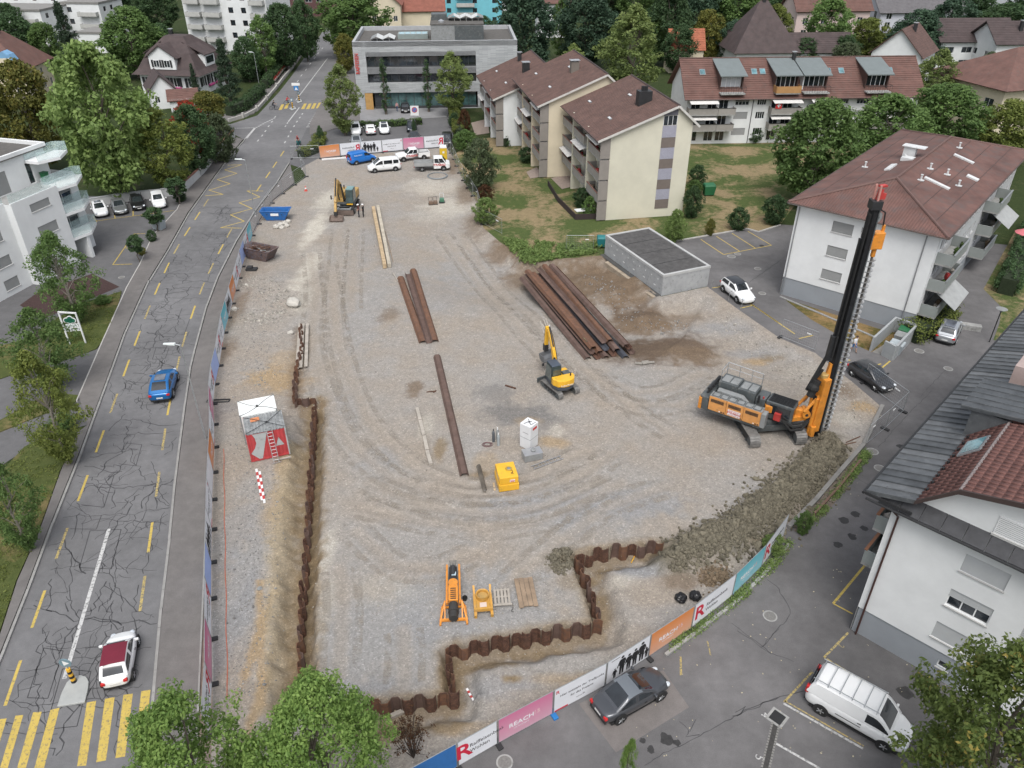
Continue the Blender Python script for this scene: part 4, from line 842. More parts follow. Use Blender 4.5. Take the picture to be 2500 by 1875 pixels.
# ---------------------------------------------------------------- bank building
def stone_mat():
 m=NT('ribbed_stone_cladding');m.world=False;v=m.n.new('ShaderNodeTexBrick');v.inputs['Scale'].default_value=1.0;v.inputs['Brick Width'].default_value=1.6;v.inputs['Row Height'].default_value=.17;v.inputs['Mortar Size'].default_value=.012
 v.inputs['Color1'].default_value=(.32,.335,.34,1);v.inputs['Color2'].default_value=(.43,.445,.45,1);v.inputs['Mortar'].default_value=(.20,.205,.21,1);v.offset=.37
 cx=m.n.new('ShaderNodeCombineXYZ');sx=m.n.new('ShaderNodeSeparateXYZ');m.l(m.co(),sx.inputs[0]);m.l(m.math('ADD',sx.outputs[0],sx.outputs[1]),cx.inputs[0]);m.l(sx.outputs[2],cx.inputs[1]);m.l(cx.outputs[0],v.inputs['Vector'])
 m.set(col=v.outputs['Color'],rough=.85);m.bump(v.outputs['Fac'],.4,-.03);return m.mat
def bank():
 O=G(876,268);t=thing('office_building','flat-roofed office building clad in grey stone with long window bands','office building',(O.x,O.y,0),radians(4));S=stone_mat();W,D,H_=30.6,19.0,12.1
 op=[(2.3,22.8,4.85,10.3),(1.4,23.0,-.02,3.05)]
 mb=MB();wall(mb,(0,0),(W,0),-.02,H_,op,.9);wall(mb,(W,0),(W,D),-.02,H_);wall(mb,(W,D),(0,D),-.02,H_);wall(mb,(0,D),(0,0),-.02,H_);mb.build('wall',S,t)
 mb=MB();mb.box(.5,W-.5,.5,D-.5,11.2,11.35);mb.build('roof',M_('roof_gravel',(.10,.095,.088),.95,var=.25,vs=1.5),t)
 mb=MB()
 for a in((0,W,0,.5),(0,W,D-.5,D),(0,.5,.5,D-.5),(W-.5,W,.5,D-.5)):mb.box(*a,H_-.9,H_+.02)
 mb.build('parapet',M_('parapet_metal',(.36,.37,.38),.5),t)
 FR=M_('anthracite_frame',(.05,.052,.055),.5)
 for z0,z1 in((7.7,9.5),(4.9,6.35)):
  for i in range(14):
   u=2.35+i*1.46;w=one(lambda k:k.box(u,u+.07,.35,.6,z0,z1).box(u+.07,u+1.46,.35,.6,z0,z0+.06).box(u+.07,u+1.46,.35,.6,z1-.06,z1),'window',FR,t);one(lambda k:k.poly([(u+.07,.5,z0),(u+1.46,.5,z0),(u+1.46,.5,z1),(u+.07,.5,z1)]),'pane',GLASS,w)
 for z0,n in((9.5,4),(6.4,6)):
  for i in range(n):one(lambda k:k.box(2.32,22.78,.02,.3,z0+.08+.2*i,z0+.16+.2*i),'louvre',M_('pale_louvre',(.42,.43,.44),.5,.3),t)
 one(lambda k:k.box(2.32,22.78,.31,.5,6.36,7.68).box(2.32,22.78,.31,.5,9.52,10.28),'spandrel',FR,t)
 for i in range(13):
  u=3.2+i*1.5;w=one(lambda k:k.box(u,u+.08,.6,.85,.0,3.0),'window',FR,t);one(lambda k:k.poly([(u+.08,.75,.4),(u+1.5,.75,.4),(u+1.5,.75,2.9),(u+.08,.75,2.9)]),'pane',glass('teal_glass',(.06,.12,.12),.1)if i>0 else GLASS,w)
 one(lambda k:k.box(3.2,22.9,.55,.74,-.01,.42),'base',FR,t)
 one(lambda k:k.box(1.45,2.9,-.05,.5,0,3.0),'entrance_door',M_('oak_panel',(.42,.25,.09),.6,var=.2),t)
 text('RAIFFEISEN','lettering',1.02,M_('red_letters',(.55,.05,.04),.4),t,frameM((.62,-.06,8.3),(0,0,1),(-1,0,0)),ext=.05,xs=.72)
 # roof structures
 pent=one(lambda k:k.box(14.5,24.5,4.5,14.0,11.3,14.2),'penthouse',GREYL,t);one(lambda k:k.box(19,24.52,4.46,4.49,11.35,14.0),'panel',GREYM,pent);one(lambda k:k.box(14.4,24.6,4.4,14.1,14.2,14.35),'penthouse_roof',M_('roof_gravel',(.10,.095,.088),.95),pent);one(lambda k:k.box(14.6,17.6,9.5,12.5,14.35,15.4),'lift_head',GREYM,pent)
 PV=M_('pale_solar_sheet',(.52,.53,.52),.35,var=.08)
 def rack(x,y,z,n,par):
  for i in range(n):
   for s in(0,1):
    a=x+i*2.3+(1.15 if s else 0);zz=(z+.45,z+.95)if s==0 else(z+.95,z+.45)
    one(lambda k:k.hexa([(a,y,zz[0]),(a+1.12,y,zz[1]),(a+1.12,y+4,zz[1]),(a,y+4,zz[0])],[(a,y,zz[0]+.05),(a+1.12,y,zz[1]+.05),(a+1.12,y+4,zz[1]+.05),(a,y+4,zz[0]+.05)]).tube((a+.1,y+.3,z),(a+.1,y+.3,zz[0]),.04,5).tube((a+.1,y+3.7,z),(a+.1,y+3.7,zz[0]),.04,5),'solar_panel',PV if(i+s)%3 else GREYL,par)
 rack(17.8,8,14.35,3,pent);rack(3.0,4.2,11.35,2,t)
 sk=one(lambda k:k.box(8.0,13.8,7.5,10.8,11.35,12.2),'skylight',M_('sage_frame',(.22,.26,.25),.6),t)
 for i in range(5):one(lambda k:k.poly([(8.25+i*1.1,7.7,12.22),(9.2+i*1.1,7.7,12.22),(9.2+i*1.1,10.5,12.22),(8.25+i*1.1,10.5,12.22)]),'pane',M_('sky_glass',(.25,.42,.47),.1,var=.1),sk)
 one(lambda k:k.lathe([(.6,0),(.6,.3),(.05,.6)],10,(16.5,6.5,14.35)),'roof_vent',ALU,pent)
bank()

# ---------------------------------------------------------------- long white building with shed dormers
def dormer_building():
 t=thing('terraced_apartments','long white apartment building with four sheet-metal shed dormers','apartment building',(28.5,130,0),radians(3));W,D,e=38.5,11.0,7.6;rg=12.4
 wins=[]
 for z0,z1,st in((1.3,2.45,'shutter'),(3.9,5.05,'shutter'),(6.1,7.1,'half')):
  for u,w_ in((7.95,2.3),(11.6,1.5),(25.2,1.6),(28.2,2.2)):wins.append((u,u+w_,z0,z1,st if u!=11.6 else 'glass',4))
  for u in(.7,3.4,5.3,14.0,16.0,21.0,31.5,34.5):wins.append((u,u+1.5,z0-.9,z1-.05,'glass',2))
 facade(t,(0,0),(W,0),-.02,e,wins,WHITE,sill=False)
 mb=MB();mb.add([(0,0,0),(0,D,0),(0,D,e),(0,D/2,rg-.1),(0,0,e)],[(0,4,3,2,1)]);mb.add([(W,0,0),(W,D,0),(W,D,e),(W,D/2,rg-.1),(W,0,e)],[(0,1,2,3,4)]);mb.build('gable_wall',WHITE,t);facade(t,(W,D),(0,D),0,e,[],WHITE)
 for u,z0,z1 in((2.2,6.6,7.9),(3.3,6.6,7.9),(3.4,8.3,9.9),(4.3,8.3,9.6)):window(t,(0,D),(0,0),(D-u-.8-1.5,D-u-1.5,z0,z1),'shutter',sill=False)
 for z in(2.9,5.4):
  for u0,u1 in((0,4.8),(4.85,7.7),(13.6,18.6),(20,24.4),(31,37)):balcony(t,(0,0),(W,0),u0,u1,z-.35,1.6,.95,awn=u0!=4.85,rail=DARKM)
 f,L=fpt((0,0),(W,0))
 for u in(10.9,24.9):one(lambda k:k.path([(u,-.06,e),(u,-.06,0)],.06,6),'downpipe',DARKM,t)
 ov=.7;zz=e-.35;mb=MB()
 roof_quad(mb,(-ov,-1.0,zz),(W+ov,-1.0,zz),(W+ov,D/2,rg),(-ov,D/2,rg),.0,.42,.0,.05);r=mb.build('roof',ROOFRB,t);mb=MB();roof_quad(mb,(W+ov,D+1,zz),(-ov,D+1,zz),(-ov,D/2,rg),(W+ov,D/2,rg),.0,.42,0,.05);mb.build('roof',ROOFRB,t)
 one(lambda k:k.tube((-ov,D/2,rg+.03),(W+ov,D/2,rg+.03),.12,6),'ridge_tiles',ROOFB,r)
 one(lambda k:k.tube((-ov,-1.05,zz),(W+ov,-1.05,zz),.08,6),'gutter',M_('brown_gutter',(.07,.045,.04),.5),r)
 SM=M_('grey_green_sheet',(.17,.195,.195),.55,.2,var=.08);sl=(rg-zz)/(D/2+1)
 for u0,u1,wood in((5.0,9.0,0),(14.0,18.0,1),(18.6,22.8,0),(29.0,33.0,0)):
  y0=.4;zf=10.6;cheek=M_('brown_cheek',(.075,.045,.038),.8)
  d=MB();yb=D/2-.3
  d.prism([(y0,zz+sl*(y0+1)),(yb,rg-.4),(y0,zf)],u0+.1,u0+.25,'x')
  d=d.build('dormer',cheek if u0!=18.6 else WHITE,t);one(lambda k:k.prism([(y0,zz+sl*(y0+1)),(yb,rg-.4),(y0,zf)],u1-.25,u1-.1,'x'),'cheek',cheek,d)
  one(lambda k:k.hexa([(u0-.2,y0-.9,zf),(u1+.2,y0-.9,zf),(u1+.2,yb+.3,rg-.15),(u0-.2,yb+.3,rg-.15)],[(u0-.2,y0-.9,zf+.16),(u1+.2,y0-.9,zf+.16),(u1+.2,yb+.3,rg),(u0-.2,yb+.3,rg)]),'dormer_roof',SM,d)
  w=one(lambda k:[k.box(u0+.4+i*(u1-u0-.9)/4,u0+.48+i*(u1-u0-.9)/4,y0+.5,y0+.6,8.2,zf-.1)for i in range(5)],'window',WHITE2,d);one(lambda k:k.poly([(u0+.3,y0+.58,8.2),(u1-.3,y0+.58,8.2),(u1-.3,y0+.58,zf),(u0+.3,y0+.58,zf)]),'pane',GLASS if u0!=5 else M_('pale_curtain',(.50,.52,.54),.8),w)
  b=one(lambda k:k.box(u0,u1,-1.2,y0+.6,8.0,8.18),'balcony',CONC,d);bm_=M_('honey_timber',(.36,.20,.08),.7)if wood else DARKM
  if wood:one(lambda k:k.box(u0,u1,-1.24,-1.18,8.18,9.2).box(u0-.04,u0+.02,-1.2,y0,8.18,9.2).box(u1-.02,u1+.04,-1.2,y0,8.18,9.2),'parapet',bm_,b)
  else:one(lambda k:[k.tube((u0+(u1-u0)*i/10,-1.18,8.18),(u0+(u1-u0)*i/10,-1.18,9.1),.02,4)for i in range(11)]+[k.tube((u0,-1.18,9.1),(u1,-1.18,9.1),.03,5),k.tube((u0,-1.18,9.1),(u0,y0,9.1),.03,5),k.tube((u1,-1.18,9.1),(u1,y0,9.1),.03,5)],'railing',bm_,b)
 A,B,Dd=V((-ov,-1.0,zz+.06)),V((W+ov,-1.0,zz+.06)),V((-ov,D/2,rg+.06))
 for u in(.075,.29,.325,.60,.655,.86):skylight(r,A,B,Dd,u,u+.024,.58,.72)
 chimney(r,18.2,4.8,11.5,13.2,.5,.5)
 one(lambda k:k.box(14.1,15.1,-1.70,-1.66,5.9,6.9),'flag',M_('flag_red',(.55,.03,.03),.8),t)
 one(lambda k:k.box(14.5,14.7,-1.72,-1.705,6.1,6.7).box(14.3,14.9,-1.722,-1.705,6.3,6.5),'flag_cross',WHITE2,t)
dormer_building()

# ---------------------------------------------------------------- white flat-roofed block, left edge
def left_block():
 d=V((-3.14,-11.05,0)).normalized();rz=atan2(-d.y,-d.x) # local +x runs from far-left end to the corner
 t=thing('white_block','white flat-roofed apartment block with glass balconies at the left edge','apartment block',(-49.2,81.5,0),rz)
 # local: facade along x from -22 to 0 at y=0 (outward -y => towards road), depth +y
 X0,D,Hh=-24,16,8.3;sh=SHUT
 w1=[(24-4.1,24-1.45,7.35,8.2),(24-4.05,24-1.4,4.6,5.65),(24-4.0,24-1.4,1.9,2.9)]
 mb=MB();wall(mb,(-6.2,0),(0,0),-.02,8.9,[(2.1,4.75,7.35,8.2),(2.15,4.8,4.6,5.7)]);wall(mb,(X0,.9),(-6.2,.9),-.02,8.9,[(X0+24+14.6+i*-3.6,X0+24+16.4+i*-3.6,z,z+1.1)for i in range(4)for z in(3.0,5.6,.6)]);mb.add([(-6.2,.9,0),(-6.2,0,0),(-6.2,0,8.9),(-6.2,.9,8.9)],[(0,1,2,3)]);wall(mb,(0,0),(0,2),-.02,8.9);wall(mb,(0,2),(4.7,2),-.02,8.9,[(.8,3.6,z+.1,z+2.3)for z in(.2,3,5.8)]);wall(mb,(4.7,2),(4.7,D),-.02,8.9);mb.build('wall',WHITE,t)
 for z0,z1 in((7.35,8.2),(4.6,5.7)):window(t,(-6.2,0),(0,0),(2.12,4.78,z0,z1),'shutter')
 for i in range(4):
  for z in(3.0,5.6,.6):window(t,(X0,.9),(-6.2,.9),(14.6-i*3.6,16.4-i*3.6,z,z+1.1),'shutter')
 for z in(.2,3,5.8):window(t,(0,2),(4.7,2),(.8,3.6,z+.1,z+2.3),'half',mull=2,sill=False)
 one(lambda k:k.box(X0,4.6,2.1,D,8.55,8.62).box(X0,-.2,1.1,2.1,8.55,8.62).box(-6.0,-.2,.2,1.1,8.55,8.62),'terrace',CONC,t)
 one(lambda k:k.box(-6.2,.0,0,.2,8.9,9.0).box(X0,-6.2,.9,1.1,8.9,9.0),'coping',WHITE2,t)
 a=MB();wall(a,(X0,3.6),(3.2,3.6),8.6,12.0,[(19.2,21.6,8.7,11.0),(24.2,25.0,8.7,11.0)]);wall(a,(3.2,3.6),(3.2,D),8.6,12.0);a=a.build('attic',WHITE,t)
 window(t,(X0,3.6),(3.2,3.6),(19.2,21.6,8.7,11.0),'shutter',sill=False);window(t,(X0,3.6),(3.2,3.6),(24.2,25.0,8.7,11.0),'glass',mull=1,sill=False)
 one(lambda k:k.box(X0-.2,3.4,3.3,D,12.0,12.12),'roof',M_('roof_gravel',(.10,.095,.088),.95,var=.25,vs=1.5),a)
 one(lambda k:k.box(X0-.2,3.4,3.3,3.6,12.12,12.5).box(3.1,3.4,3.6,D,12.12,12.5),'parapet',WHITE,a);one(lambda k:k.box(-1.2,.1,6.6,7.9,12.12,12.5).box(-1.0,-.1,6.8,7.7,12.5,12.7),'roof_hatch',ALU,a)
 # glass terrace rail
 g=one(lambda k:k.box(-6.2,.1,.06,.1,9.0,9.9).box(X0,-6.2,.96,1.0,9.0,9.9),'glass_rail',RAILG,t)
 # pointed balconies on the road end
 for i,z in enumerate((2.9,5.75,8.6,11.3)):
  ti=[(0.005,.05),(.005,1.98),(4.72,1.98),(5.0,1.2),(2.3,-.45)]if i<3 else[(.3,1.8),(.3,3.5),(4.4,3.5),(5.0,2.2),(2.5,.9)]
  b=one(lambda k:k.prism(ti,z-.3,z),'balcony',WHITE2,t)
  mb=MB()
  for p,q in zip(ti[2:]+[ti[0]],[ti[3],ti[4],ti[0]]):pass
  for p,q in((ti[1],ti[2]),(ti[2],ti[3]),(ti[3],ti[4]),(ti[4],ti[0])):mb.beam((p[0],p[1],z+.5),(q[0],q[1],z+.5),.02,.95)
  mb.build('glass_rail',RAILG,b)
 one(lambda k:k.box(1.6,2.0,-.2,1.9,-.02,2.68),'fin_wall',WHITE,t)
 for x,y,h in((1.4,2.7,1.0),):one(lambda k:k.box(x,x+.6,y,y+.6,8.63,9.6).box(x-.04,x+.64,y-.04,y+.64,9.6,9.68),'green_bin',M_('green_plastic',(.02,.12,.05),.5),t)
left_block()

# ---------------------------------------------------------------- concrete garage
def garage():
 A,B=V((15.67,72.97,0)),V((21.02,75.34,0));d=(B-A);rz=atan2(d.y,d.x);W=d.length;D=12.0
 t=thing('concrete_garage','low concrete garage with gravel roof at the edge of the excavation','garage',(A.x,A.y,0),rz);H_=2.35
 CW=M_('stained_concrete',(.33,.34,.345),.9,var=.12,vs=1.2,bump=.15,bs=30,dirt=(.20,.20,.195),dirt_amt=.25)
 one(lambda k:k.box(0,W,0,D,-1.0,H_-.25),'wall',CW,t)
 one(lambda k:k.box(.25,W-.25,.25,D-.25,H_-.25,H_-.08),'roof',M_('dark_roof_gravel',(.075,.073,.072),.95,var=.3,vs=2,bump=.6,bs=25),t)
 mb=MB();mb.box(-.04,W+.04,-.04,.24,H_-.249,H_);mb.box(-.04,W+.04,D-.24,D+.04,H_-.249,H_);mb.box(-.04,.24,.241,D-.241,H_-.249,H_);mb.box(W-.24,W+.04,.241,D-.241,H_-.249,H_);mb.build('coping',M_('pale_coping',(.40,.405,.40),.8),t)
 for i in range(3):one(lambda k:k.box(.26,W-.26,2.8+3*i,2.84+3*i,H_-.079,H_-.06),'roof_seam',DARKM,t)
 for i in range(9):one(lambda k:k.at((-.012,.9+i*1.2,1.55),0,0,0).box(-.012,.0,-.06,.06,-.06,.06),'anchor_plate',WHITE2,t)
 for i in range(5):one(lambda k:k.at((-.012,1.4+i*2.1,.7),0,0,0).box(-.012,.0,-.18,.18,-.05,.05),'vent_slot',WHITE2,t)
 fo=thing('foundation_footing','exposed rough concrete footing below the garage wall','footing',(A.x,A.y,0),rz)
 for i,(y0,y1)in enumerate(((.2,3.0),(4.6,10.2))):
  o=one(lambda k:k.hexa([(-1.0,y0,-1.3),(-.55,y0,-1.3),(-.55,y1,-1.3),(-1.0,y1,-1.3)],[(-.95,y0,-.05),(-.6,y0,.02),(-.6,y1,-.02),(-.98,y1,-.12)]),'footing_block',M_('raw_concrete',(.30,.25,.19),.95,var=.25,vs=2),fo,bevel=.04)
 one(lambda k:k.poly([(-.6,0,.03),(0.02,0,.04),(.02,D,.03),(-.6,D,.02)]),'backfill_strip',M_('dark_membrane',(.07,.07,.068),.9),fo)
garage()

# ---------------------------------------------------------------- houses further away
def hip_roof(mb,W,D,e,rg,ov=.6,run=None,pv=.45,pu=0):
 run=min(W,D)/2 if run is None else run;A,B,C,D_=V((-ov,-ov,e)),V((W+ov,-ov,e)),V((W+ov,D+ov,e)),V((-ov,D+ov,e))
 P,Q=(V((W/2,run,rg)),V((W/2,D-run,rg)))if D>=W else(V((run,D/2,rg)),V((W-run,D/2,rg)))
 if D>=W:fs=[(A,B,P),(B,C,Q,P),(C,D_,Q),(D_,A,P,Q)]
 else:fs=[(A,B,Q,P),(B,C,Q),(C,D_,P,Q),(D_,A,P)]
 for f in fs:mb.slab(f,.15)
def gable_house(name,label,cat,px,py,W,D,e,rg,rz,wm,rm,wins=None,axis='x',ov=.6,group=None,chim=None,hip=False,styles='glass',base=None,run=None,side=True):
 """house whose front-left base corner stands at the pixel (px, py); ridge along local x or y"""
 O=base if base is not None else G(px,py);t=thing(name,label,cat,(O.x,O.y,0),radians(rz),group)
 for(p0,p1,L)in(((0,0),(W,0),W),((W,0),(W,D),D),((W,D),(0,D),W),((0,D),(0,0),D)):
  ws=[]
  if wins:
   n=max(1,int(L/wins[0]));st=L/n
   for i in range(n):
    for z0 in wins[3]:ws.append((st*(i+.5)-wins[1]/2,st*(i+.5)+wins[1]/2,z0,z0+wins[2],styles,2))
  facade(t,p0,p1,-.05,e,ws,wm,sill=False,fr=WHITE2)
 mb=MB()
 if hip:hip_roof(mb,W,D,e,rg,ov,run)
 elif rg>e+.3:
  if axis=='x':
   roof_quad(mb,(-ov,-ov,e-.2),(W+ov,-ov,e-.2),(W+ov,D/2,rg),(-ov,D/2,rg),0,.5,0,.04);roof_quad(mb,(W+ov,D+ov,e-.2),(-ov,D+ov,e-.2),(-ov,D/2,rg),(W+ov,D/2,rg),0,.5,0,.04)
   g=MB();g.add([(0,0,e),(0,D,e),(0,D/2,rg-.1)],[(0,2,1)]);g.add([(W,0,e),(W,D,e),(W,D/2,rg-.1)],[(0,1,2)]);g.build('gable',wm,t)
  else:
   roof_quad(mb,(-ov,D+ov,e-.2),(-ov,-ov,e-.2),(W/2,-ov,rg),(W/2,D+ov,rg),0,.5,0,.04);roof_quad(mb,(W+ov,-ov,e-.2),(W+ov,D+ov,e-.2),(W/2,D+ov,rg),(W/2,-ov,rg),0,.5,0,.04)
   g=MB();g.add([(0,0,e),(W,0,e),(W/2,0,rg-.1)],[(0,1,2)]);g.add([(0,D,e),(W,D,e),(W/2,D,rg-.1)],[(2,1,0)]);g.build('gable',wm,t)
 else:
  mb.box(-.1,W+.1,-.1,D+.1,e,e+.35)
 r=mb.build('roof',rm,t)
 if chim:chimney(r,chim[0],chim[1],e,rg+chim[2],.7,.7)
 return t
WPINK=M_('pink_render',(.55,.44,.41),.85,var=.05);WLILAC=M_('lilac_white_render',(.50,.51,.56),.85,var=.05);TURQ=M_('turquoise_render',(.16,.46,.54),.8,var=.06);SKYB=M_('blue_timber',(.16,.32,.50),.7)
# villa with dormers (left)
def villa():
 O=G(352,228);t=thing('villa','white villa with dark brown flared roof and black shutters','house',(O.x,O.y,0),radians(-9));W,D,e=12.8,13.0,4.0
 ws=[(u,u+1.25,1.5,3.3,'glass',2)for u in(1.0,4.6,7.2,10.4)]
 facade(t,(0,0),(W,0),-.05,e,ws,WHITE,sill=False);facade(t,(W,0),(W,D),-.05,e,[(u,u+1.2,1.5,3.3,'glass',2)for u in(1.2,4,7,10)],WHITE,sill=False);facade(t,(0,D),(0,0),-.05,e,[],WHITE);facade(t,(W,D),(0,D),-.05,e,[],WHITE)
 for u,*_ in ws:
  for a in(u-.62,u+1.27):one(lambda k:k.box(a,a+.58,-.06,-.01,1.5,3.3),'shutter',DARKM,t)
 for u in(1.2,4,7,10):
  for a in(u-.6,u+1.22):one(lambda k:k.box(W+.01,W+.06,a,a+.56,1.5,3.3),'shutter',DARKM,t)
 PINKF=M_('pink_flowers',(.42,.08,.22),.9,var=.5,vs=12);
 for u in(4.6,7.2):one(lambda k:[k.ball((u-.3+.3*i,-.25,1.35),.24,6,4)for i in range(7)],'flower_box',PINKF,t)
 for u in(4,7):one(lambda k:[k.ball((W+.3,u-.3+.35*i,1.35),.3,6,4)for i in range(6)],'flower_box',PINKF,t)
 def ring(o,z):return[(-o,-o,z),(W+o,-o,z),(W+o,D+o,z),(-o,D+o,z)]
 mb=MB();mb.loft([ring(1.1,e-.1),ring(.1,e+.8),ring(-1.6,e+3.6),[(4.2,5.0,e+6.4),(W-4.2,5.0,e+6.4),(W-4.2,D-5,e+6.4),(4.2,D-5,e+6.4)]]);r=mb.build('roof',ROOFB2,t)
 # gabled front dormer
 d=one(lambda k:k.prism([(3.0,e+.9),(8.6,e+.9),(8.6,e+3.3),(9.0,e+3.3),(5.8,e+5.3),(2.6,e+3.3),(3.0,e+3.3)],-.25,3.2,'y'),'dormer',WHITE,r)
 one(lambda k:k.slab([(2.2,-.6,e+3.1),(5.8,-.6,e+5.5),(5.8,4.5,e+5.5),(2.2,4.5,e+3.1)],.15).slab([(9.4,-.6,e+3.1),(5.8,-.6,e+5.5),(5.8,4.5,e+5.5),(9.4,4.5,e+3.1)],.15),'dormer_roof',ROOFB2,d)
 for u in(3.9,6.2):
  w=one(lambda k:k.box(u,u+1.3,-.30,-.26,e+1.3,e+2.7),'window',WHITE2,d);one(lambda k:k.box(u+.1,u+.6,-.32,-.31,e+1.4,e+2.6).box(u+.7,u+1.2,-.32,-.31,e+1.4,e+2.6),'pane',GLASS,w);one(lambda k:k.box(u-.45,u-.02,-.31,-.26,e+1.3,e+2.7).box(u+1.32,u+1.72,-.31,-.26,e+1.3,e+2.7),'shutter',DARKM,w)
 d=one(lambda k:k.box(W-2.0,W+.1,4,8,e+.9,e+3.2),'dormer',WHITE,r);one(lambda k:k.slab([(W+.5,3.6,e+3.2),(W+.5,8.4,e+3.2),(W-4,8.4,e+5.6),(W-4,3.6,e+5.6)],.15),'dormer_roof',ROOFB2,d);one(lambda k:k.box(W+.11,W+.13,4.5,7.5,e+1.4,e+2.7),'pane',GLASS,d)
 d=one(lambda k:k.box(-.1,2.0,4,8,e+.9,e+3.2),'dormer',WHITE,r);one(lambda k:k.slab([(-.5,3.6,e+3.2),(-.5,8.4,e+3.2),(4,8.4,e+5.6),(4,3.6,e+5.6)],.15),'dormer_roof',ROOFB2,d)
 chimney(r,4.5,7.5,e+5,e+7.2)
villa()
gable_house('garden_house','small white garden house with brown gable roof below the villa','house',375,268,4.6,7.0,3.4,6.2,28,WHITE,ROOFB2,(2.0,.9,1.1,(1.1,)),'y',.4)
gable_house('garage_annex','low annex with red-brown roof beside the small garden house','annex',420,275,5.0,6.0,2.3,3.6,20,WHITE,ROOFRB,None,'x',.4)
h=gable_house('blue_house','house with red-brown roof and sky-blue curved gable trim at left edge','house',-60,250,11,12,6.0,12.0,4,CREAM2,ROOFRB,(3.0,1.0,1.4,(1.2,3.6)),'x',.8,hip=True,run=4.0,chim=(5.5,6,.6))
one(lambda k:k.prism([(6.6,6.2),(10.2,6.2),(10.2,7.4),(9.4,8.8),(8.4,9.4),(7.4,8.8),(6.6,7.4)],-.5,2.0,'y'),'dormer',SKYB,h);one(lambda k:k.box(7.3,9.5,-.55,-.51,6.4,8.2),'window',CREAM2,h)
# tower block and others behind
def slab_block(label,px,py,W,D,Hh,rz,wm,cols,fl,roofm=None,balc=(),name='apartment_tower',wst='glass',group=None):
 O=G(px,py);t=thing(name,label,'apartment block',(O.x,O.y,0),radians(rz),group);fh=Hh/fl
 fr=[(u,u+1.3,fh*j+.9,fh*j+2.2,wst,1)for u in cols for j in range(fl)]
 facade(t,(0,0),(W,0),-.05,Hh,fr,wm,sill=False,fr=M_('brown_frame',(.10,.06,.05),.6));facade(t,(W,0),(W,D),-.05,Hh,[(2+3.5*i,3.4+3.5*i,fh*j+.9,fh*j+2.2,wst,1)for i in range(int(D/3.5)-1)for j in range(fl)],wm,sill=False);facade(t,(0,D),(0,0),-.05,Hh,[(2+3.5*i,3.4+3.5*i,fh*j+.9,fh*j+2.2,wst,1)for i in range(int(D/3.5)-1)for j in range(fl)],wm,sill=False);facade(t,(W,D),(0,D),-.05,Hh,[],wm)
 one(lambda k:k.box(-.15,W+.15,-.15,D+.15,Hh,Hh+.5),'roof',roofm or CONC_D,t)
 for(u0,u1)in balc:
  for j in range(fl):balcony(t,(0,0),(W,0),u0,u1,fh*j+.15,1.5,.95,M_('pale_balcony',(.42,.42,.40),.8),plants=False)
 return t
slab_block('tall white apartment tower with stacked balconies behind the villa',470,128,22.5,14,26,-10,WHITE,(12.2,15.6),9,balc=((1,5),(5.6,10.2),(18.5,22.2)))
slab_block('turquoise apartment block behind the office building',1022,62,26,12,13,3,TURQ,(2,6,9,17,23),5,balc=((4.5,8),(12,17.5)),name='apartment_block')
slab_block('grey-white apartment block left of the turquoise one',958,66,8.4,12,13.5,3,M_('lilac_grey_render',(.44,.45,.50),.85),(1.2,5.4),5,name='apartment_block')
slab_block('white stepped apartment block at the top left corner',-130,108,30,12,8.5,-6,WHITE,(4,12,20),3,balc=((22,29),),name='apartment_block')
slab_block('white low block with balconies right of the dark conifer',172,95,11,12,9,-6,WHITE,(1.5,),3,balc=((5,10.5),),name='apartment_block')
slab_block('small flat-roofed grey-white building behind the bright green tree',200,128,7,8,4.5,-6,WHITE,(2.2,),1,name='outbuilding')
gable_house('red_roof_house','cream house with steep red roof between round tree and grey block','house',905,92,9,13,8.5,12.5,4,CREAM2,ROOFR,(3,1.1,1.4,(1.2,4.2)),'y',.6)
gable_house('red_roof_house','low building with red tiled roof just behind the office building','house',960,84,15,9,6.2,9.0,6,CREAM2,ROOFR,None,'x',.6)
gable_house('brown_building','long dark red-brown building closing the street at the top','building',690,40,22,10,9,10.0,3,M_('dark_red_cladding',(.11,.055,.055),.8),SLATE,(3.2,2.2,1.3,(1,4.2,7)),'x',.3)
gable_house('white_gable_house','white house between two dark trees at the top middle','house',1312,92,9,9,9,12.5,3,WHITE,ROOFRB,(4,1.3,1.5,(1.2,4.4,7)),'x',.8)
gable_house('brick_hut','small orange tiled roof behind the bright willow-like tree','house',1632,178,7.6,6,5.0,9.0,2,CREAM2,M_('orange_tile',(.30,.10,.055),.8,var=.2),None,'x',.4)
gable_house('pavilion_house','house with tall dark brown pyramid roof behind the dormer building','house',1790,190,13.5,13,5.2,15.0,4,WHITE,ROOFB2,(4,1,1.3,(1.2,)),'x',.9,hip=True,run=5.9,chim=(6.7,6.5,.3))
gable_house('low_brown_house','low house with dark brown roof right of the pyramid roof','house',1902,178,16,8,4.5,8.0,3,WHITE,ROOFB2,None,'x',.6)
gable_house('white_gable_house','white gabled house with brown roof behind the dormer building, right end','house',2110,205,10,12,6.5,11.5,-38,WHITE,ROOFB,(4,1,1.3,(1.5,4)),'y',.6,chim=(6,6,.4))
gable_house('pink_house','pink house with red-brown roof and solar panels at the top right','house',1935,100,21,11,7.6,12.5,6,WPINK,ROOFRB,(4.4,1.5,1.6,(1.2,4.2)),'x',.7)
gable_house('pink_house','pale house with red roof behind the pink solar house','house',1905,62,14,10,6.5,11.5,4,WPINK,ROOFR,(4.4,1.5,1.6,(1.2,4.2)),'x',.7)
gable_house('grey_house','lilac-white house with wide grey roof at the top right','house',2140,80,27,13,5.5,10.5,5,WLILAC,M_('grey_tile',(.12,.115,.12),.8,var=.2),(5,1.6,1.8,(1.0,3.6)),'x',.8)
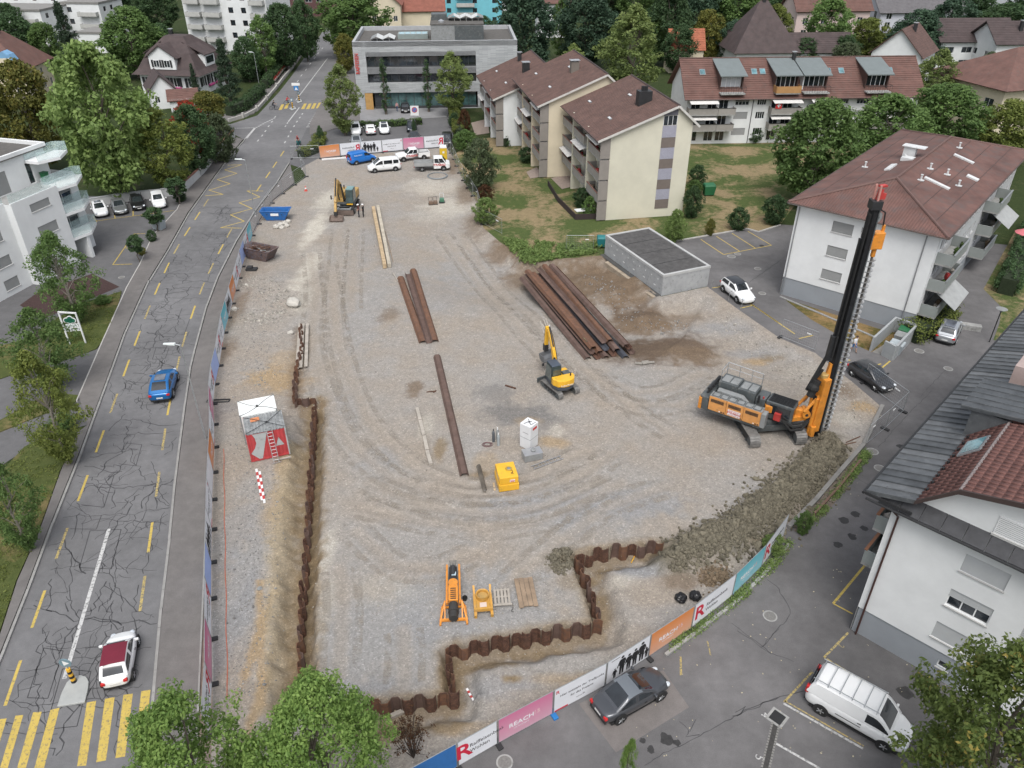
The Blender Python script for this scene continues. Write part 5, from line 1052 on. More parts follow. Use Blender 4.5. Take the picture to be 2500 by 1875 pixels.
gable_house('dark_roof_house','row house with dark roof and red blinds right of the light green tree','house',2280,172,17,11,6.4,10.5,2,WHITE,ROOFB2,(4,2.4,1.3,(1.0,3.8)),'x',.8)
gable_house('dark_roof_house','row house with dark roof and white chimneys near the right edge','house',2410,190,18,11,7.2,11.0,2,WHITE,ROOFB2,(4,2.4,1.3,(1.0,3.8)),'x',.8,chim=(6,3,.2))
gable_house('brown_roof_house','cream house with large brown hip roof at the right edge','house',2420,330,22,16,7.5,12.5,18,CREAM2,ROOFRB,(4.5,2.0,1.6,(1.2,4.0)),'x',1.2,hip=True,run=9)
gable_house('industrial_hall','long pale industrial hall at the top right corner','hall',2250,20,60,18,7,7.2,3,M_('pale_cladding',(.42,.44,.47),.6),M_('pale_roof_sheet',(.50,.52,.54),.6),(6,3,1.2,(3,)),'x',.3)
slab_block('white apartment block behind the top centre trees',1150,30,16,10,12,3,WHITE,(2,6,10),4,name='apartment_block')
slab_block('white block at the far left beyond the stepped one',-60,60,40,12,12,-4,WHITE,(3,9,15,21,27,33),4,name='apartment_block')
# ================================================================== VEGETATION
def leaf_mat(name,a,b,yellow=None,yamt=.0):
 m=NT(name);at=m.attr('tint');sp=m.n.new('ShaderNodeSeparateColor');m.l(at,sp.inputs[0])
 oi=m.n.new('ShaderNodeObjectInfo')
 k=m.mix(sp.outputs[0],a,b)
 if yellow is not None:k=m.mix(m.ramp(sp.outputs[1],(1-yamt-.08,0.0),(1-yamt+.08,1.0)),k,yellow)
 k=m.mix(1.0,k,m.ramp(oi.outputs['Random'],(0,.85),(1,1.15)),'MULTIPLY')
 m.set(col=k,rough=.6,spec=.25)
 tr=m.n.new('ShaderNodeBsdfTranslucent');m.l(k,tr.inputs[0]);mx=m.n.new('ShaderNodeMixShader');mx.inputs[0].default_value=.45
 m.l(m.b.outputs[0],mx.inputs[1]);m.l(tr.outputs[0],mx.inputs[2]);m.l(mx.outputs[0],m.out.inputs[0]);return m.mat
L_MID=leaf_mat('leaves_mid_green',(0.080,0.144,0.044),(0.182,0.278,0.088))
L_BRIGHT=leaf_mat('leaves_bright_green',(0.125,0.198,0.059),(0.278,0.373,0.125))
L_LIGHT=leaf_mat('leaves_light_green',(0.128,0.183,0.055),(0.281,0.342,0.122))
L_DARK=leaf_mat('leaves_dark_green',(0.041,0.082,0.036),(0.102,0.168,0.071))
L_TEAL=leaf_mat('leaves_blue_green',(0.038,0.076,0.048),(0.095,0.158,0.094))
L_OLIVE=leaf_mat('leaves_olive',(0.110,0.128,0.032),(0.226,0.220,0.055),(.26,.21,.05),.2)
L_YG=leaf_mat('leaves_yellow_green',(0.104,0.144,0.037),(0.232,0.262,0.067))
L_FRONT=leaf_mat('leaves_front_maple',(0.102,0.191,0.044),(0.293,0.418,0.118))
L_AUT=leaf_mat('leaves_turning',(0.079,0.122,0.034),(0.183,0.232,0.067),(.34,.27,.07),.12)
L_CONI=leaf_mat('needles',(0.035,0.065,0.038),(0.085,0.128,0.076))
L_RED=leaf_mat('leaves_red',(0.244,0.037,0.020),(0.439,0.073,0.037),(.05,.07,.02),.3)
L_BROWN=leaf_mat('leaves_brown',(0.061,0.032,0.017),(0.146,0.073,0.037))
L_SILV=leaf_mat('leaves_silver',(0.073,0.104,0.049),(0.152,0.189,0.104))
BARK=M_('bark',(.10,.085,.07),.95,var=.3,vs=6,bump=.5,bs=20);BARKL=M_('pale_bark',(.22,.20,.17),.9,var=.3,vs=6)
def leaf_cloud(name,clumps,n_leaf,size,seed,up=.55,aspect=.6,droop=0.0,spike=0.0):
 """many small bent leaf faces spread in clumps; per-clump / per-leaf tint attribute"""
 rng=np.random.default_rng(seed);C=np.array([c[:3]for c in clumps]);Rr=np.array([c[3]for c in clumps]);N=len(C);k=n_leaf
 idx=np.repeat(np.arange(N),k);M=N*k
 d=rng.normal(size=(M,3));d/=np.linalg.norm(d,axis=1)[:,None];r=rng.uniform(.25,1,M)**.6
 pos=C[idx]+d*(r*Rr[idx])[:,None]*np.array([1,1,.8]);pos[:,2]-=droop*rng.uniform(0,1,M)
 nrm=d*.6+rng.normal(size=(M,3))*.5+np.array([0,0,up]);nrm/=np.linalg.norm(nrm,axis=1)[:,None]
 t=rng.normal(size=(M,3));t[:,2]-=droop*2;t[:,2]+=spike;t-=nrm*(t*nrm).sum(1)[:,None];t/=np.linalg.norm(t,axis=1)[:,None];b=np.cross(nrm,t)
 s=size*rng.uniform(.6,1.35,M)[:,None];a=s*.5;w=s*.5*aspect
 v=np.empty((M,4,3));v[:,0]=pos-t*a;v[:,1]=pos+b*w+nrm*s*.08;v[:,2]=pos+t*a;v[:,3]=pos-b*w+nrm*s*.08
 me=bpy.data.meshes.new(name);me.vertices.add(M*4);me.vertices.foreach_set('co',v.ravel());me.loops.add(M*4);me.loops.foreach_set('vertex_index',np.arange(M*4,dtype=np.int32))
 me.polygons.add(M);me.polygons.foreach_set('loop_start',np.arange(0,M*4,4,dtype=np.int32));me.polygons.foreach_set('loop_total',np.full(M,4,np.int32));me.update(calc_edges=True)
 ct=rng.uniform(0,1,N)[idx];tint=np.clip(.55*ct+.45*rng.uniform(0,1,M),0,1);y=np.clip(.6*rng.uniform(0,1,N)[idx]+.4*rng.uniform(0,1,M),0,1)
 col=np.repeat(np.c_[tint,y,y,np.ones(M)],4,0);at=me.color_attributes.new('tint','FLOAT_COLOR','POINT');at.data.foreach_set('color',col.ravel());return me
def crown(kind,seed,nc,nl,size,shell=.45):
 """unit tree: height 1, crown radius 1 (scaled later); returns leaf mesh + branch mesh built for height H=1 radius=1 in separate scales"""
 R=random.Random(seed);cl=[];k=0
 if kind=='round':c0,rz,z0=.56,.44,.10
 elif kind=='tall':c0,rz,z0=.53,.48,.06
 elif kind=='shrub':c0,rz,z0=.48,.5,0
 elif kind=='column':c0,rz,z0=.53,.47,.06
 elif kind=='ball':c0,rz,z0=.70,.30,.42
 elif kind=='cone':c0,rz,z0=.5,.5,.04
 while len(cl)<nc and k<nc*40:
  k+=1;z=R.uniform(z0,1.0);th=R.uniform(0,2*pi)
  if kind=='cone':env=max(.03,(1-z)*1.05)*(.8+.2*sin(z*60))
  else:
   q=(z-c0)/(rz if z>c0 else(c0-z0+.02));env=sqrt(max(0,1-q*q))if kind!='tall' else max(0,1-abs(q)**1.7)
   if kind=='column':env=max(0,1-abs(q)**3)*(.75+.25*(1-z))
  env*=.80+.55*noise.noise(V((cos(th)*1.9+seed,sin(th)*1.9,z*4.2)))
  if env<=.04:continue
  rr=env*(R.uniform(shell,1.0)**.5)
  if noise.noise(V((cos(th)*rr*2.1,sin(th)*rr*2.1+seed,z*4)))<-.32:continue
  cl.append((cos(th)*rr,sin(th)*rr,z,0))
 return cl
def make_tree_mesh(kind,seed,nc,nl,leaf,H,r,cr=.13,shell=.45,up=.6,droop=0.0,aspect=.6,spike=0):
 cl=[(x*r,y*r,z*H,cr*r*random.Random(i+seed).uniform(.75,1.35))for i,(x,y,z,_)in enumerate(crown(kind,seed,nc,nl,leaf,shell))]
 lm=leaf_cloud('crown',cl,nl,leaf,seed,up,aspect,droop,spike);R=random.Random(seed);mb=MB();tr=max(.05,H*.018)
 zt=H*(.75 if kind!='shrub' else .4);p=V((0,0,-.1));segs=6
 ax=[V((R.gauss(0,.02)*r*i,R.gauss(0,.02)*r*i,zt*i/segs))for i in range(segs+1)];ax[0].z=-.15
 for i in range(segs):mb.tube(ax[i],ax[i+1],tr*(1.25-i/segs),7,tr*(1.25-(i+1)/segs))
 for c in R.sample(cl,min(len(cl),22)):
  a=V(c[:3]);z=max(H*.16 if kind!='shrub' else .05,min(zt,a.z*.7));i=z/zt*segs;j=min(segs-1,int(i));b=ax[j].lerp(ax[j+1],i-j);mid=b.lerp(a,.55)+V((0,0,.04*H));mb.tube(b,mid,tr*.38,5,tr*.22);mb.tube(mid,a,tr*.22,5,tr*.06)
 return lm,mb.mesh('trunk'),H,r
PROTO={
 'round':[make_tree_mesh('round',s,420,34,.36,10,4.2,.14)for s in(1,2,3)],
 'tall':[make_tree_mesh('tall',s,300,30,.34,10,3.2,.13,.35,.3,.1,.42,.6)for s in(11,12)],
 'cone':[make_tree_mesh('cone',s,300,24,.42,14,3.2,.13,.3,.1,.25,.3)for s in(21,22)],
 'column':[make_tree_mesh('column',31,120,18,.28,11,1.1,.3,.2,.3,0,.5,.6)],
 'shrub':[make_tree_mesh('shrub',s,190,34,.20,3,1.6,.17,.4,.35,0,.45,.4)for s in(41,42)],
 'airy':[make_tree_mesh('tall',s,300,34,.20,7.5,2.9,.13,.25,.3,.1,.5,.4)for s in(51,52)],
 'front':[make_tree_mesh('round',s,560,56,.21,11.5,4.0,.12,.5,.6,0,.5,.5)for s in(61,62)],
 'ball':[make_tree_mesh('ball',71,110,44,.14,2.6,.85,.2,.6,.4)],
}
CORE={}
TREE_N={}
def tree(label,px,ybase,ytop,wpx,kind,leafm,name='tree',cat='tree',group=None,v=None,trunkm=None,base=None,h=None,r=None,rz=None):
 ym=ybase*.45+ytop*.55;b=base if base is not None else G(1235+(px-1235)*(3850-ybase)/(3850-ym),ybase);TREE_N[kind]=TREE_N.get(kind,0)+1;pr=PROTO[kind];lm,tm,H,R_=pr[(TREE_N[kind]if v is None else v)%len(pr)]
 h=HT(px,ytop,b)if h is None else h;r=wpx/2*MPP(V((b.x,b.y,h*.6)))if r is None else r
 t=thing(name,label,cat,(b.x,b.y,0 if b.z==0 else b.z),TREE_N[kind]*2.4 if rz is None else rz,group);t.scale=(r/R_,r/R_,h/H)
 link('crown',lm,t,leafm);link('trunk',tm,t,trunkm or BARK);return t
T=tree
T('large light green maple behind the left white block',245,486,118,240,'round',L_BRIGHT,v=0)
T('olive-yellow tree in front of the blue-trimmed house',66,420,155,170,'round',L_OLIVE,v=1)
T('dark green tree left of the villa roof',318,190,22,170,'round',L_MID)
T('tall dark conifer at the top left',160,195,-8,100,'cone',L_CONI,name='conifer_tree')
T('bushy green tree at the top left edge',32,175,36,130,'round',L_DARK)
T('dark tree between conifer and top left block',110,175,58,90,'round',L_MID)
T('yellow-green spreading tree above the retaining wall',398,470,268,165,'tall',L_YG)
T('dark shrubby tree with red leaves behind the garden wall',470,425,262,110,'round',L_DARK)
T('red-leaved sumac by the garden wall',462,372,250,92,'shrub',L_RED,name='red_shrub',cat='shrub')
T('glossy laurel at the street corner wall',535,395,280,78,'shrub',L_SILV,name='laurel',cat='shrub')
T('olive flowering bush below the villa',506,330,226,105,'round',L_OLIVE)
T('dark spruce right of the villa',548,258,82,95,'cone',L_CONI,name='conifer_tree')
T('slim small spruce in front of the villa',472,236,150,36,'cone',L_CONI,name='conifer_tree')
T('leafy tree below the tower by the street',640,190,38,90,'tall',L_MID)
T('dark street tree left of the road at the top',690,172,12,105,'round',L_DARK)
T('dark street tree right behind the other at the road top',742,150,5,80,'round',L_DARK)
T('broad round tree left of the office building',868,140,-30,185,'round',L_MID,v=1)
T('brownish tree at the left corner of the office building',842,180,84,56,'round',L_OLIVE)
T('bright tree on the grass island by the site exit',834,330,160,112,'tall',L_LIGHT)
T('bright tree in front of the office building, right',1104,284,128,108,'tall',L_LIGHT)
T('left slim columnar tree before the office windows',937,279,142,30,'column',L_DARK,name='columnar_tree')
T('right slim columnar tree before the office windows',1043,273,143,27,'column',L_DARK,name='columnar_tree')
T('tall bright willow-like tree behind the cream blocks',1545,250,14,185,'tall',L_LIGHT,v=0)
T('large dark tree right of the office building',1280,190,-25,170,'round',L_TEAL,v=2)
T('dark broad tree behind the middle cream block',1435,165,-28,165,'round',L_TEAL,v=0)
T('thin grey-green tree between the two dark trees',1372,150,-5,75,'tall',L_MID)
T('light sapling behind the middle cream block',1398,215,108,78,'tall',L_LIGHT)
bg=[(1632,160,-30,120,'round',L_DARK),(1700,120,-45,140,'round',L_TEAL),(1728,160,28,105,'round',L_OLIVE),(1790,165,52,90,'round',L_TEAL),(1660,180,62,90,'round',L_DARK),(1800,120,-40,150,'round',L_MID),(1892,150,14,95,'round',L_YG),(2022,150,-2,125,'round',L_MID),(2118,148,46,110,'round',L_YG),(2058,170,88,90,'round',L_DARK),(2235,165,28,140,'round',L_TEAL),(2322,140,-6,125,'round',L_TEAL),(2448,145,12,165,'round',L_DARK),(2390,130,38,90,'round',L_MID),(2110,60,-30,60,'round',L_DARK),(2180,55,-30,70,'round',L_DARK),(1560,60,-70,120,'round',L_MID),(1490,50,-70,110,'round',L_DARK),(1865,70,-50,110,'round',L_DARK),(2010,40,-50,130,'round',L_MID),(2370,50,-40,120,'round',L_DARK),(1290,40,-60,110,'round',L_MID),(980,30,-60,70,'round',L_MID),(270,60,-60,110,'round',L_DARK),(380,90,-35,110,'round',L_DARK),(395,165,60,90,'round',L_DARK),(600,200,92,70,'round',L_DARK),(20,120,10,90,'round',L_DARK),(1065,55,18,55,'round',L_YG),(1180,110,40,70,'round',L_DARK),(1960,170,92,110,'round',L_DARK),(1595,160,40,70,'round',L_MID),(850,60,-60,90,'round',L_DARK)]
names={id(L_DARK):'dark green',id(L_TEAL):'blue-green',id(L_OLIVE):'olive',id(L_MID):'mid-green',id(L_YG):'yellow-green'}
def bgplace(x):
 return 'top left' if x<500 else 'top left of centre' if x<1000 else 'top centre' if x<1500 else 'top right of centre' if x<1950 else 'top right'
_cnt={}
for x,yb,yt,w,k,lm in sorted(bg,key=lambda q:q[0]):
 key=names[id(lm)]+' background tree at the '+bgplace(x);n=_cnt.get(key,0);_cnt[key]=n+1
 T('%s, %s of its colour'%(key,ORD[n]),x,yb,yt,w,k,lm,group='background trees')
T('light round shrub behind the dormer roof',2066,190,106,86,'round',L_SILV,name='shrub',cat='shrub')
T('round green shrub right of the white gabled house',2224,195,102,80,'round',L_MID,name='shrub',cat='shrub')
T('light green tree between dormer building and row houses',2285,290,122,130,'tall',L_LIGHT)
T('pale thin tree before the row house chimneys',2408,240,128,92,'tall',L_SILV)
T('large walnut tree on the lawn left of the hip roof',2003,500,250,220,'round',L_MID,v=0,group='trees behind the hip-roofed house')
T('second walnut tree behind the hip roof, left of centre',2168,430,236,200,'round',L_MID,v=1,group='trees behind the hip-roofed house')
T('third walnut tree behind the hip roof ridge',2305,400,212,210,'round',L_MID,v=2,group='trees behind the hip-roofed house')
T('walnut tree at the right edge behind the hip roof',2452,400,248,150,'round',L_YG,v=0,group='trees behind the hip-roofed house')
for x,yb,yt,w,lm,lab in[(1703,455,404,46,L_DARK,'upper round bush right of the striped gable'),(1697,474,440,42,L_MID,'middle round bush right of the striped gable'),(1692,530,456,52,L_DARK,'lower leafy bush right of the striped gable'),(1895,545,478,66,L_DARK,'dense bush on the lawn beside the hip-roofed house'),(1805,560,508,56,L_DARK,'round bush on the lawn above the parking bays'),(1650,590,513,52,L_BRIGHT,'tall bamboo-like bush behind the concrete garage'),(1735,574,535,26,L_OLIVE,'small brownish bush between bamboo and parking bays'),(1845,346,312,46,L_DARK,'clipped round bush against the dormer building'),(1170,462,342,92,L_SILV,'big silvery willow bush at the site edge'),(1186,545,484,66,L_BRIGHT,'light green bush behind the mesh fence'),(1183,492,452,44,L_BROWN,'dark reddish bush below the silvery willow bush'),(1136,366,318,62,L_MID,'green bush at the top end of the site fence'),(1134,326,268,32,L_BROWN,'reddish-brown upright shrub by the terrace'),(1108,312,276,30,L_DARK,'small dark bush at the car park corner'),(781,350,308,18,L_DARK,'dark cone-shaped bush on the grass island'),(1285,395,360,45,L_DARK,'rose bush under the white gable balcony'),(1420,505,460,44,L_DARK,'terrace shrubs of the cream block, upper'),(1440,530,480,38,L_MID,'terrace shrubs of the cream block, lower'),(1010,325,292,12,L_DARK,'small shrub beside the no-parking sign'),(440,492,470,34,L_DARK,'dark round bush at the end of the left car park'),(369,590,562,26,L_DARK,'clipped ball bush at the left car park edge'),(250,742,722,40,L_MID,'low bush on the verge by the flower sign'),(345,622,604,24,L_OLIVE,'yellowish low bush between the gravel beds'),(1890,1345,1310,60,L_BRIGHT,'bright weed bush in the gap beside the last banner'),(1965,1300,1252,44,L_MID,'dark weed bush on the retaining wall'),(150,1045,1015,70,L_MID,'low shrubs along the road verge')]:
 T(lab,x,yb,yt,w,'shrub',lm,name='bush',cat='bush')
T('birch-like tree before the left white block',150,792,568,175,'airy',L_MID,trunkm=BARKL,group='young trees along the road')
T('young tree behind the flower shop sign',100,948,755,190,'airy',L_MID,trunkm=BARKL,group='young trees along the road')
T('young light green tree with stake on the road verge',108,1136,862,190,'airy',L_YG,trunkm=BARKL,group='young trees along the road')
T('young tree cut off by the left edge of the photo',22,1345,1130,160,'airy',L_MID,trunkm=BARKL,group='young trees along the road')
for x,yb,yt,w,lab in[(378,566,508,50,'ball-headed topiary tree at the left car park, middle one'),(332,640,575,40,'small ball-headed topiary tree by the yellow bay'),(430,500,435,54,'ball-headed topiary tree next to the white parked hatchback')]:
 b=G(x,yb);T(lab,x,yb,yt,w,'ball',L_DARK,name='topiary_tree')
# foreground trees at the lower edge
T('leafy maple at the bottom edge left of centre',790,2070,1692,360,'front',L_FRONT,v=0,group='maples at the bottom edge')
T('second maple at the bottom edge, lower and farther left',490,2130,1735,390,'front',L_FRONT,v=1,group='maples at the bottom edge')
T('tree with yellowing leaves in the bottom right corner',2470,2090,1612,500,'front',L_AUT,v=0)
T('tip of a small maple at the bottom edge right of centre',1528,2060,1812,60,'front',L_FRONT,v=1)
def bare_bush(px,py,lab):
 b=GS(px,py);t=thing('dry_shrub',lab,'shrub',(b.x,b.y,b.z));R=random.Random(9);mb=MB();cl=[]
 for i in range(13):
  a=R.uniform(0,2*pi);e=V((cos(a)*R.uniform(.3,1.1),sin(a)*R.uniform(.3,1.0),R.uniform(1.6,3.2)));m_=e*.5+V((R.gauss(0,.1),R.gauss(0,.1),.1));mb.tube((0,0,0),m_,.03,5,.02);mb.tube(m_,e,.02,5,.006)
  for k in range(7):q=m_.lerp(e,R.random());q2=q+V((R.gauss(0,.25),R.gauss(0,.25),R.uniform(0,.35)));mb.tube(q,q2,.008,4);cl.append((q2.x,q2.y,q2.z,.14))
 mb.build('twigs',M_('dark_twig',(.05,.035,.028),.9),t);link('leaves',leaf_cloud('leaves',cl,9,.11,3),t,L_BROWN)
bare_bush(1010,1850,'brown withered shrub at the front fence corner')
# hedges: clipped boxes with leafy skin
def hedge(lab,px,w,h,leafm,rough=.12,z=0.0,dens=46,leaf=.22):
 P=PX(px);L=sum((b-a).length for a,b in zip(P[:-1],P[1:]));cl=[];core=MB();R=random.Random(len(lab))
 for a,b in zip(P[:-1],P[1:]):
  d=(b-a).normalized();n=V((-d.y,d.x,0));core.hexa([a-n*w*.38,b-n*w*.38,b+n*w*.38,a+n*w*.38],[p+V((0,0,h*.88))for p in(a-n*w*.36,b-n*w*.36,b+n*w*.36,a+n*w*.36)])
  k=int((b-a).length*dens/10*(h+w))
  for i in range(k):
   s=R.random();q=a.lerp(b,s)
   if R.random()<h*2/(2*h+w):q=q+n*(w/2*R.choice([-1,1]))+V((0,0,R.uniform(.1,h)))
   else:q=q+n*R.uniform(-w/2,w/2)+V((0,0,h))
   cl.append((q.x,q.y,q.z,.22+rough))
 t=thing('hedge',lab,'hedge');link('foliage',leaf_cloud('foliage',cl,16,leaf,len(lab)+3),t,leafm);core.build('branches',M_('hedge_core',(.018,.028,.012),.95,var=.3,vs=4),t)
hedge('dark clipped hedge along the villa street wall',[(560,284),(600,268),(630,240),(640,228)],1.8,2.0,L_DARK)
hedge('dark clipped hedge farther up the villa street wall',[(648,218),(668,196),(690,170)],1.6,2.0,L_DARK)
hedge('low hedge behind the three white parked cars',[(880,312),(960,308),(1030,302)],1.3,1.0,L_MID)
hedge('yellow-green hedge between car park and apartment terraces',[(1122,338),(1112,300),(1106,262)],1.6,1.7,L_YG)
hedge('overgrown low hedge on the grass island by the exit',[(735,385),(770,372),(785,340)],1.8,1.2,L_YG)
hedge('dark hedge at the right edge beside the long wall',[(2452,720),(2480,660),(2500,610),(2520,560)],2.0,2.0,L_DARK)
hedge('olive shrub border behind the bin enclosure',[(2215,830),(2260,815),(2310,768)],2.2,1.5,L_YG,.25)
hedge('small dark hedge at the terrace of the white gabled block',[(1230,358),(1262,346)],1.2,1.5,L_DARK)
hedge('green bushes along the villa garden, upper part',[(610,200),(660,165),(690,140)],4.0,3.0,L_DARK,.3)
# weeds and rough growth (uncountable): one object each
def weeds(name,lab,polys,n,leafm,hgt=.35,leaf=.16,seed=1,surf=False):
 R=random.Random(seed);cl=[]
 for pl in polys:
  P=[V((p.x,p.y))for p in PX(pl)];x0=min(p.x for p in P);x1=max(p.x for p in P);y0=min(p.y for p in P);y1=max(p.y for p in P);k=0
  while k<n:
   p=V((R.uniform(x0,x1),R.uniform(y0,y1)))
   c=False;j=len(P)-1
   for i in range(len(P)):
    if(P[i].y>p.y)!=(P[j].y>p.y)and p.x<(P[j].x-P[i].x)*(p.y-P[i].y)/(P[j].y-P[i].y+1e-9)+P[i].x:c=not c
    j=i
   if c:
    if R.random()<.5+noise.noise(V((p.x*.7,p.y*.7,seed))):hh=hgt*R.uniform(.3,1.2);cl.append((p.x,p.y,(SH(p.x,p.y)if surf else 0)+hh*.6,.28))
    k+=1
 o=link(name,leaf_cloud(name,cl,12,leaf,seed,.5,.4,0,.8),None,leafm);tag(o,lab,'weeds',kind='stuff')
weeds('weeds','lush green weeds along the excavation edge left of the garage',[[(1225,585),(1290,592),(1380,600),(1488,592),(1490,615),(1440,622),(1360,632),(1300,648),(1270,640)]],1500,L_BRIGHT,.5,.3,3)
weeds('weeds','weeds along the foot of the front banner fence',[[(1630,1575),(1690,1530),(1790,1450),(1862,1385),(1925,1320),(1940,1330),(1880,1400),(1800,1475),(1700,1548),(1640,1592)],[(1965,1275),(2060,1170),(2110,1100),(2128,1110),(2075,1180),(1985,1285)]],900,L_BRIGHT,.2,.13,4)
weeds('ground_cover','rough green ground cover on the left road verges',[[(60,830),(190,745),(297,712),(253,830),(182,872),(60,905)],[(205,1044),(146,1153),(92,1305),(40,1419),(-4,1556),(-60,1650),(-60,1300),(60,1092)]],900,L_YG,.14,.16,5)

# dense far-off woods and gardens beyond the last houses: one mass
def far_wood():
 R=random.Random(12);cl=[]
 for _ in range(95):
  x=R.uniform(-150,2650);y=R.uniform(-40,62);b=G(x,y+8)
  if 640<x<860 and y>20 or 930<x<1240 and y>18 or 380<x<700 and y>30:continue
  h=R.uniform(8,15);r=h*R.uniform(.38,.5)
  for c in crown('round',R.randint(0,99),46,0,0,.4):cl.append((b.x+c[0]*r,b.y+c[1]*r,c[2]*h,r*.26))
 tag(link('far_wood',leaf_cloud('far_wood',cl,14,.95,5),None,L_DARK),'mass of dark trees between the farthest houses','trees',kind='stuff')
far_wood()
# ================================================================== VEHICLES
TYRE=BLACK;RIM=M_('alloy_rim',(.42,.43,.44),.35,.7,var=.1);HLAMP=M_('headlamp',(.62,.66,.70),.15,.2,var=.05);TLAMP=M_('tail_lamp',(.45,.02,.02),.3,var=.1);PLATE=M_('number_plate',(.62,.62,.60),.5,var=.05);CGLASS=glass('car_glass',(.016,.02,.024),.04);TRIM=M_('black_trim',(.02,.02,.021),.6)
def paint(name,col,metal=0.0,rough=.28):return M_('car_paint_'+name,col,rough,metal,var=.03,vs=.8,coat=.5)
P_WHITE=paint('white',(.74,.75,.75));P_BLACK=paint('black',(.012,.012,.014));P_BLUE=paint('blue',(.012,.13,.36),.3);P_VBLUE=paint('van_blue',(.015,.15,.50));P_GREY=paint('grey',(.085,.09,.10),.5);P_DGREY=paint('dark_grey',(.055,.057,.062),.5);P_SILVER=paint('silver',(.42,.44,.46),.6,.3);P_RED=M_('soft_top_red',(.14,.012,.028),.8,var=.1)
SPEC={ # L, W, H, belt, hood height, nose z, cabin base (rear, front), roof (rear, front), wheel r, wheelbase
 'hatch':(4.25,1.80,1.46,.93,.92,.62,(-2.0,.98),(-1.55,.18),.32,2.62),'suv':(4.55,1.88,1.64,1.04,1.03,.72,(-2.15,1.02),(-1.75,.22),.36,2.7),'coupe_suv':(4.5,1.86,1.56,1.02,1.0,.7,(-2.12,1.0),(-1.25,.15),.37,2.7),'sedan':(4.6,1.80,1.42,.90,.90,.62,(-1.72,.95),(-1.1,.15),.32,2.75),
 'mini':(3.6,1.63,1.49,.92,.95,.60,(-1.62,.95),(-1.2,.28),.30,2.3),'cc':(4.36,1.76,1.42,.90,.93,.55,(-1.55,1.05),(-.72,.12),.32,2.61),'estate':(4.6,1.80,1.46,.92,.92,.62,(-2.15,.95),(-1.9,.15),.32,2.7),
 'van':(5.1,1.96,1.96,1.14,1.12,.72,(-2.5,1.72),(-2.42,.98),.33,3.15),'minivan':(4.97,1.94,1.90,1.08,1.08,.70,(-2.42,1.72),(-2.28,.62),.34,3.12),'caddy':(4.5,1.85,1.83,1.12,1.05,.68,(-2.2,1.3),(-2.1,.55),.33,2.76)}
def wheel(par,x,y,r,w=.2):
 t=one(lambda m:m.lathe([(r*.55,-w/2),(r*.93,-w/2),(r,-w*.3),(r,w*.3),(r*.93,w/2),(r*.55,w/2)],18),'wheel',TYRE,par,smooth=False)
 t.rotation_euler=(pi/2,0,0);t.location=(x,y,r)
 s=-1 if y>0 else 1
 def rim(m):
  m.lathe([(r*.62,s*w*.40),(r*.60,s*w*.47),(r*.18,s*w*.40)]if s>0 else[(r*.18,s*w*.40),(r*.60,s*w*.47),(r*.62,s*w*.40)],14)
  for k in range(5):
   a=2*pi*k/5;m.tube((0,0,s*w*.45),(r*.58*cos(a),r*.58*sin(a),s*w*.48),r*.10,5)
 one(rim,'rim',RIM,t);return t
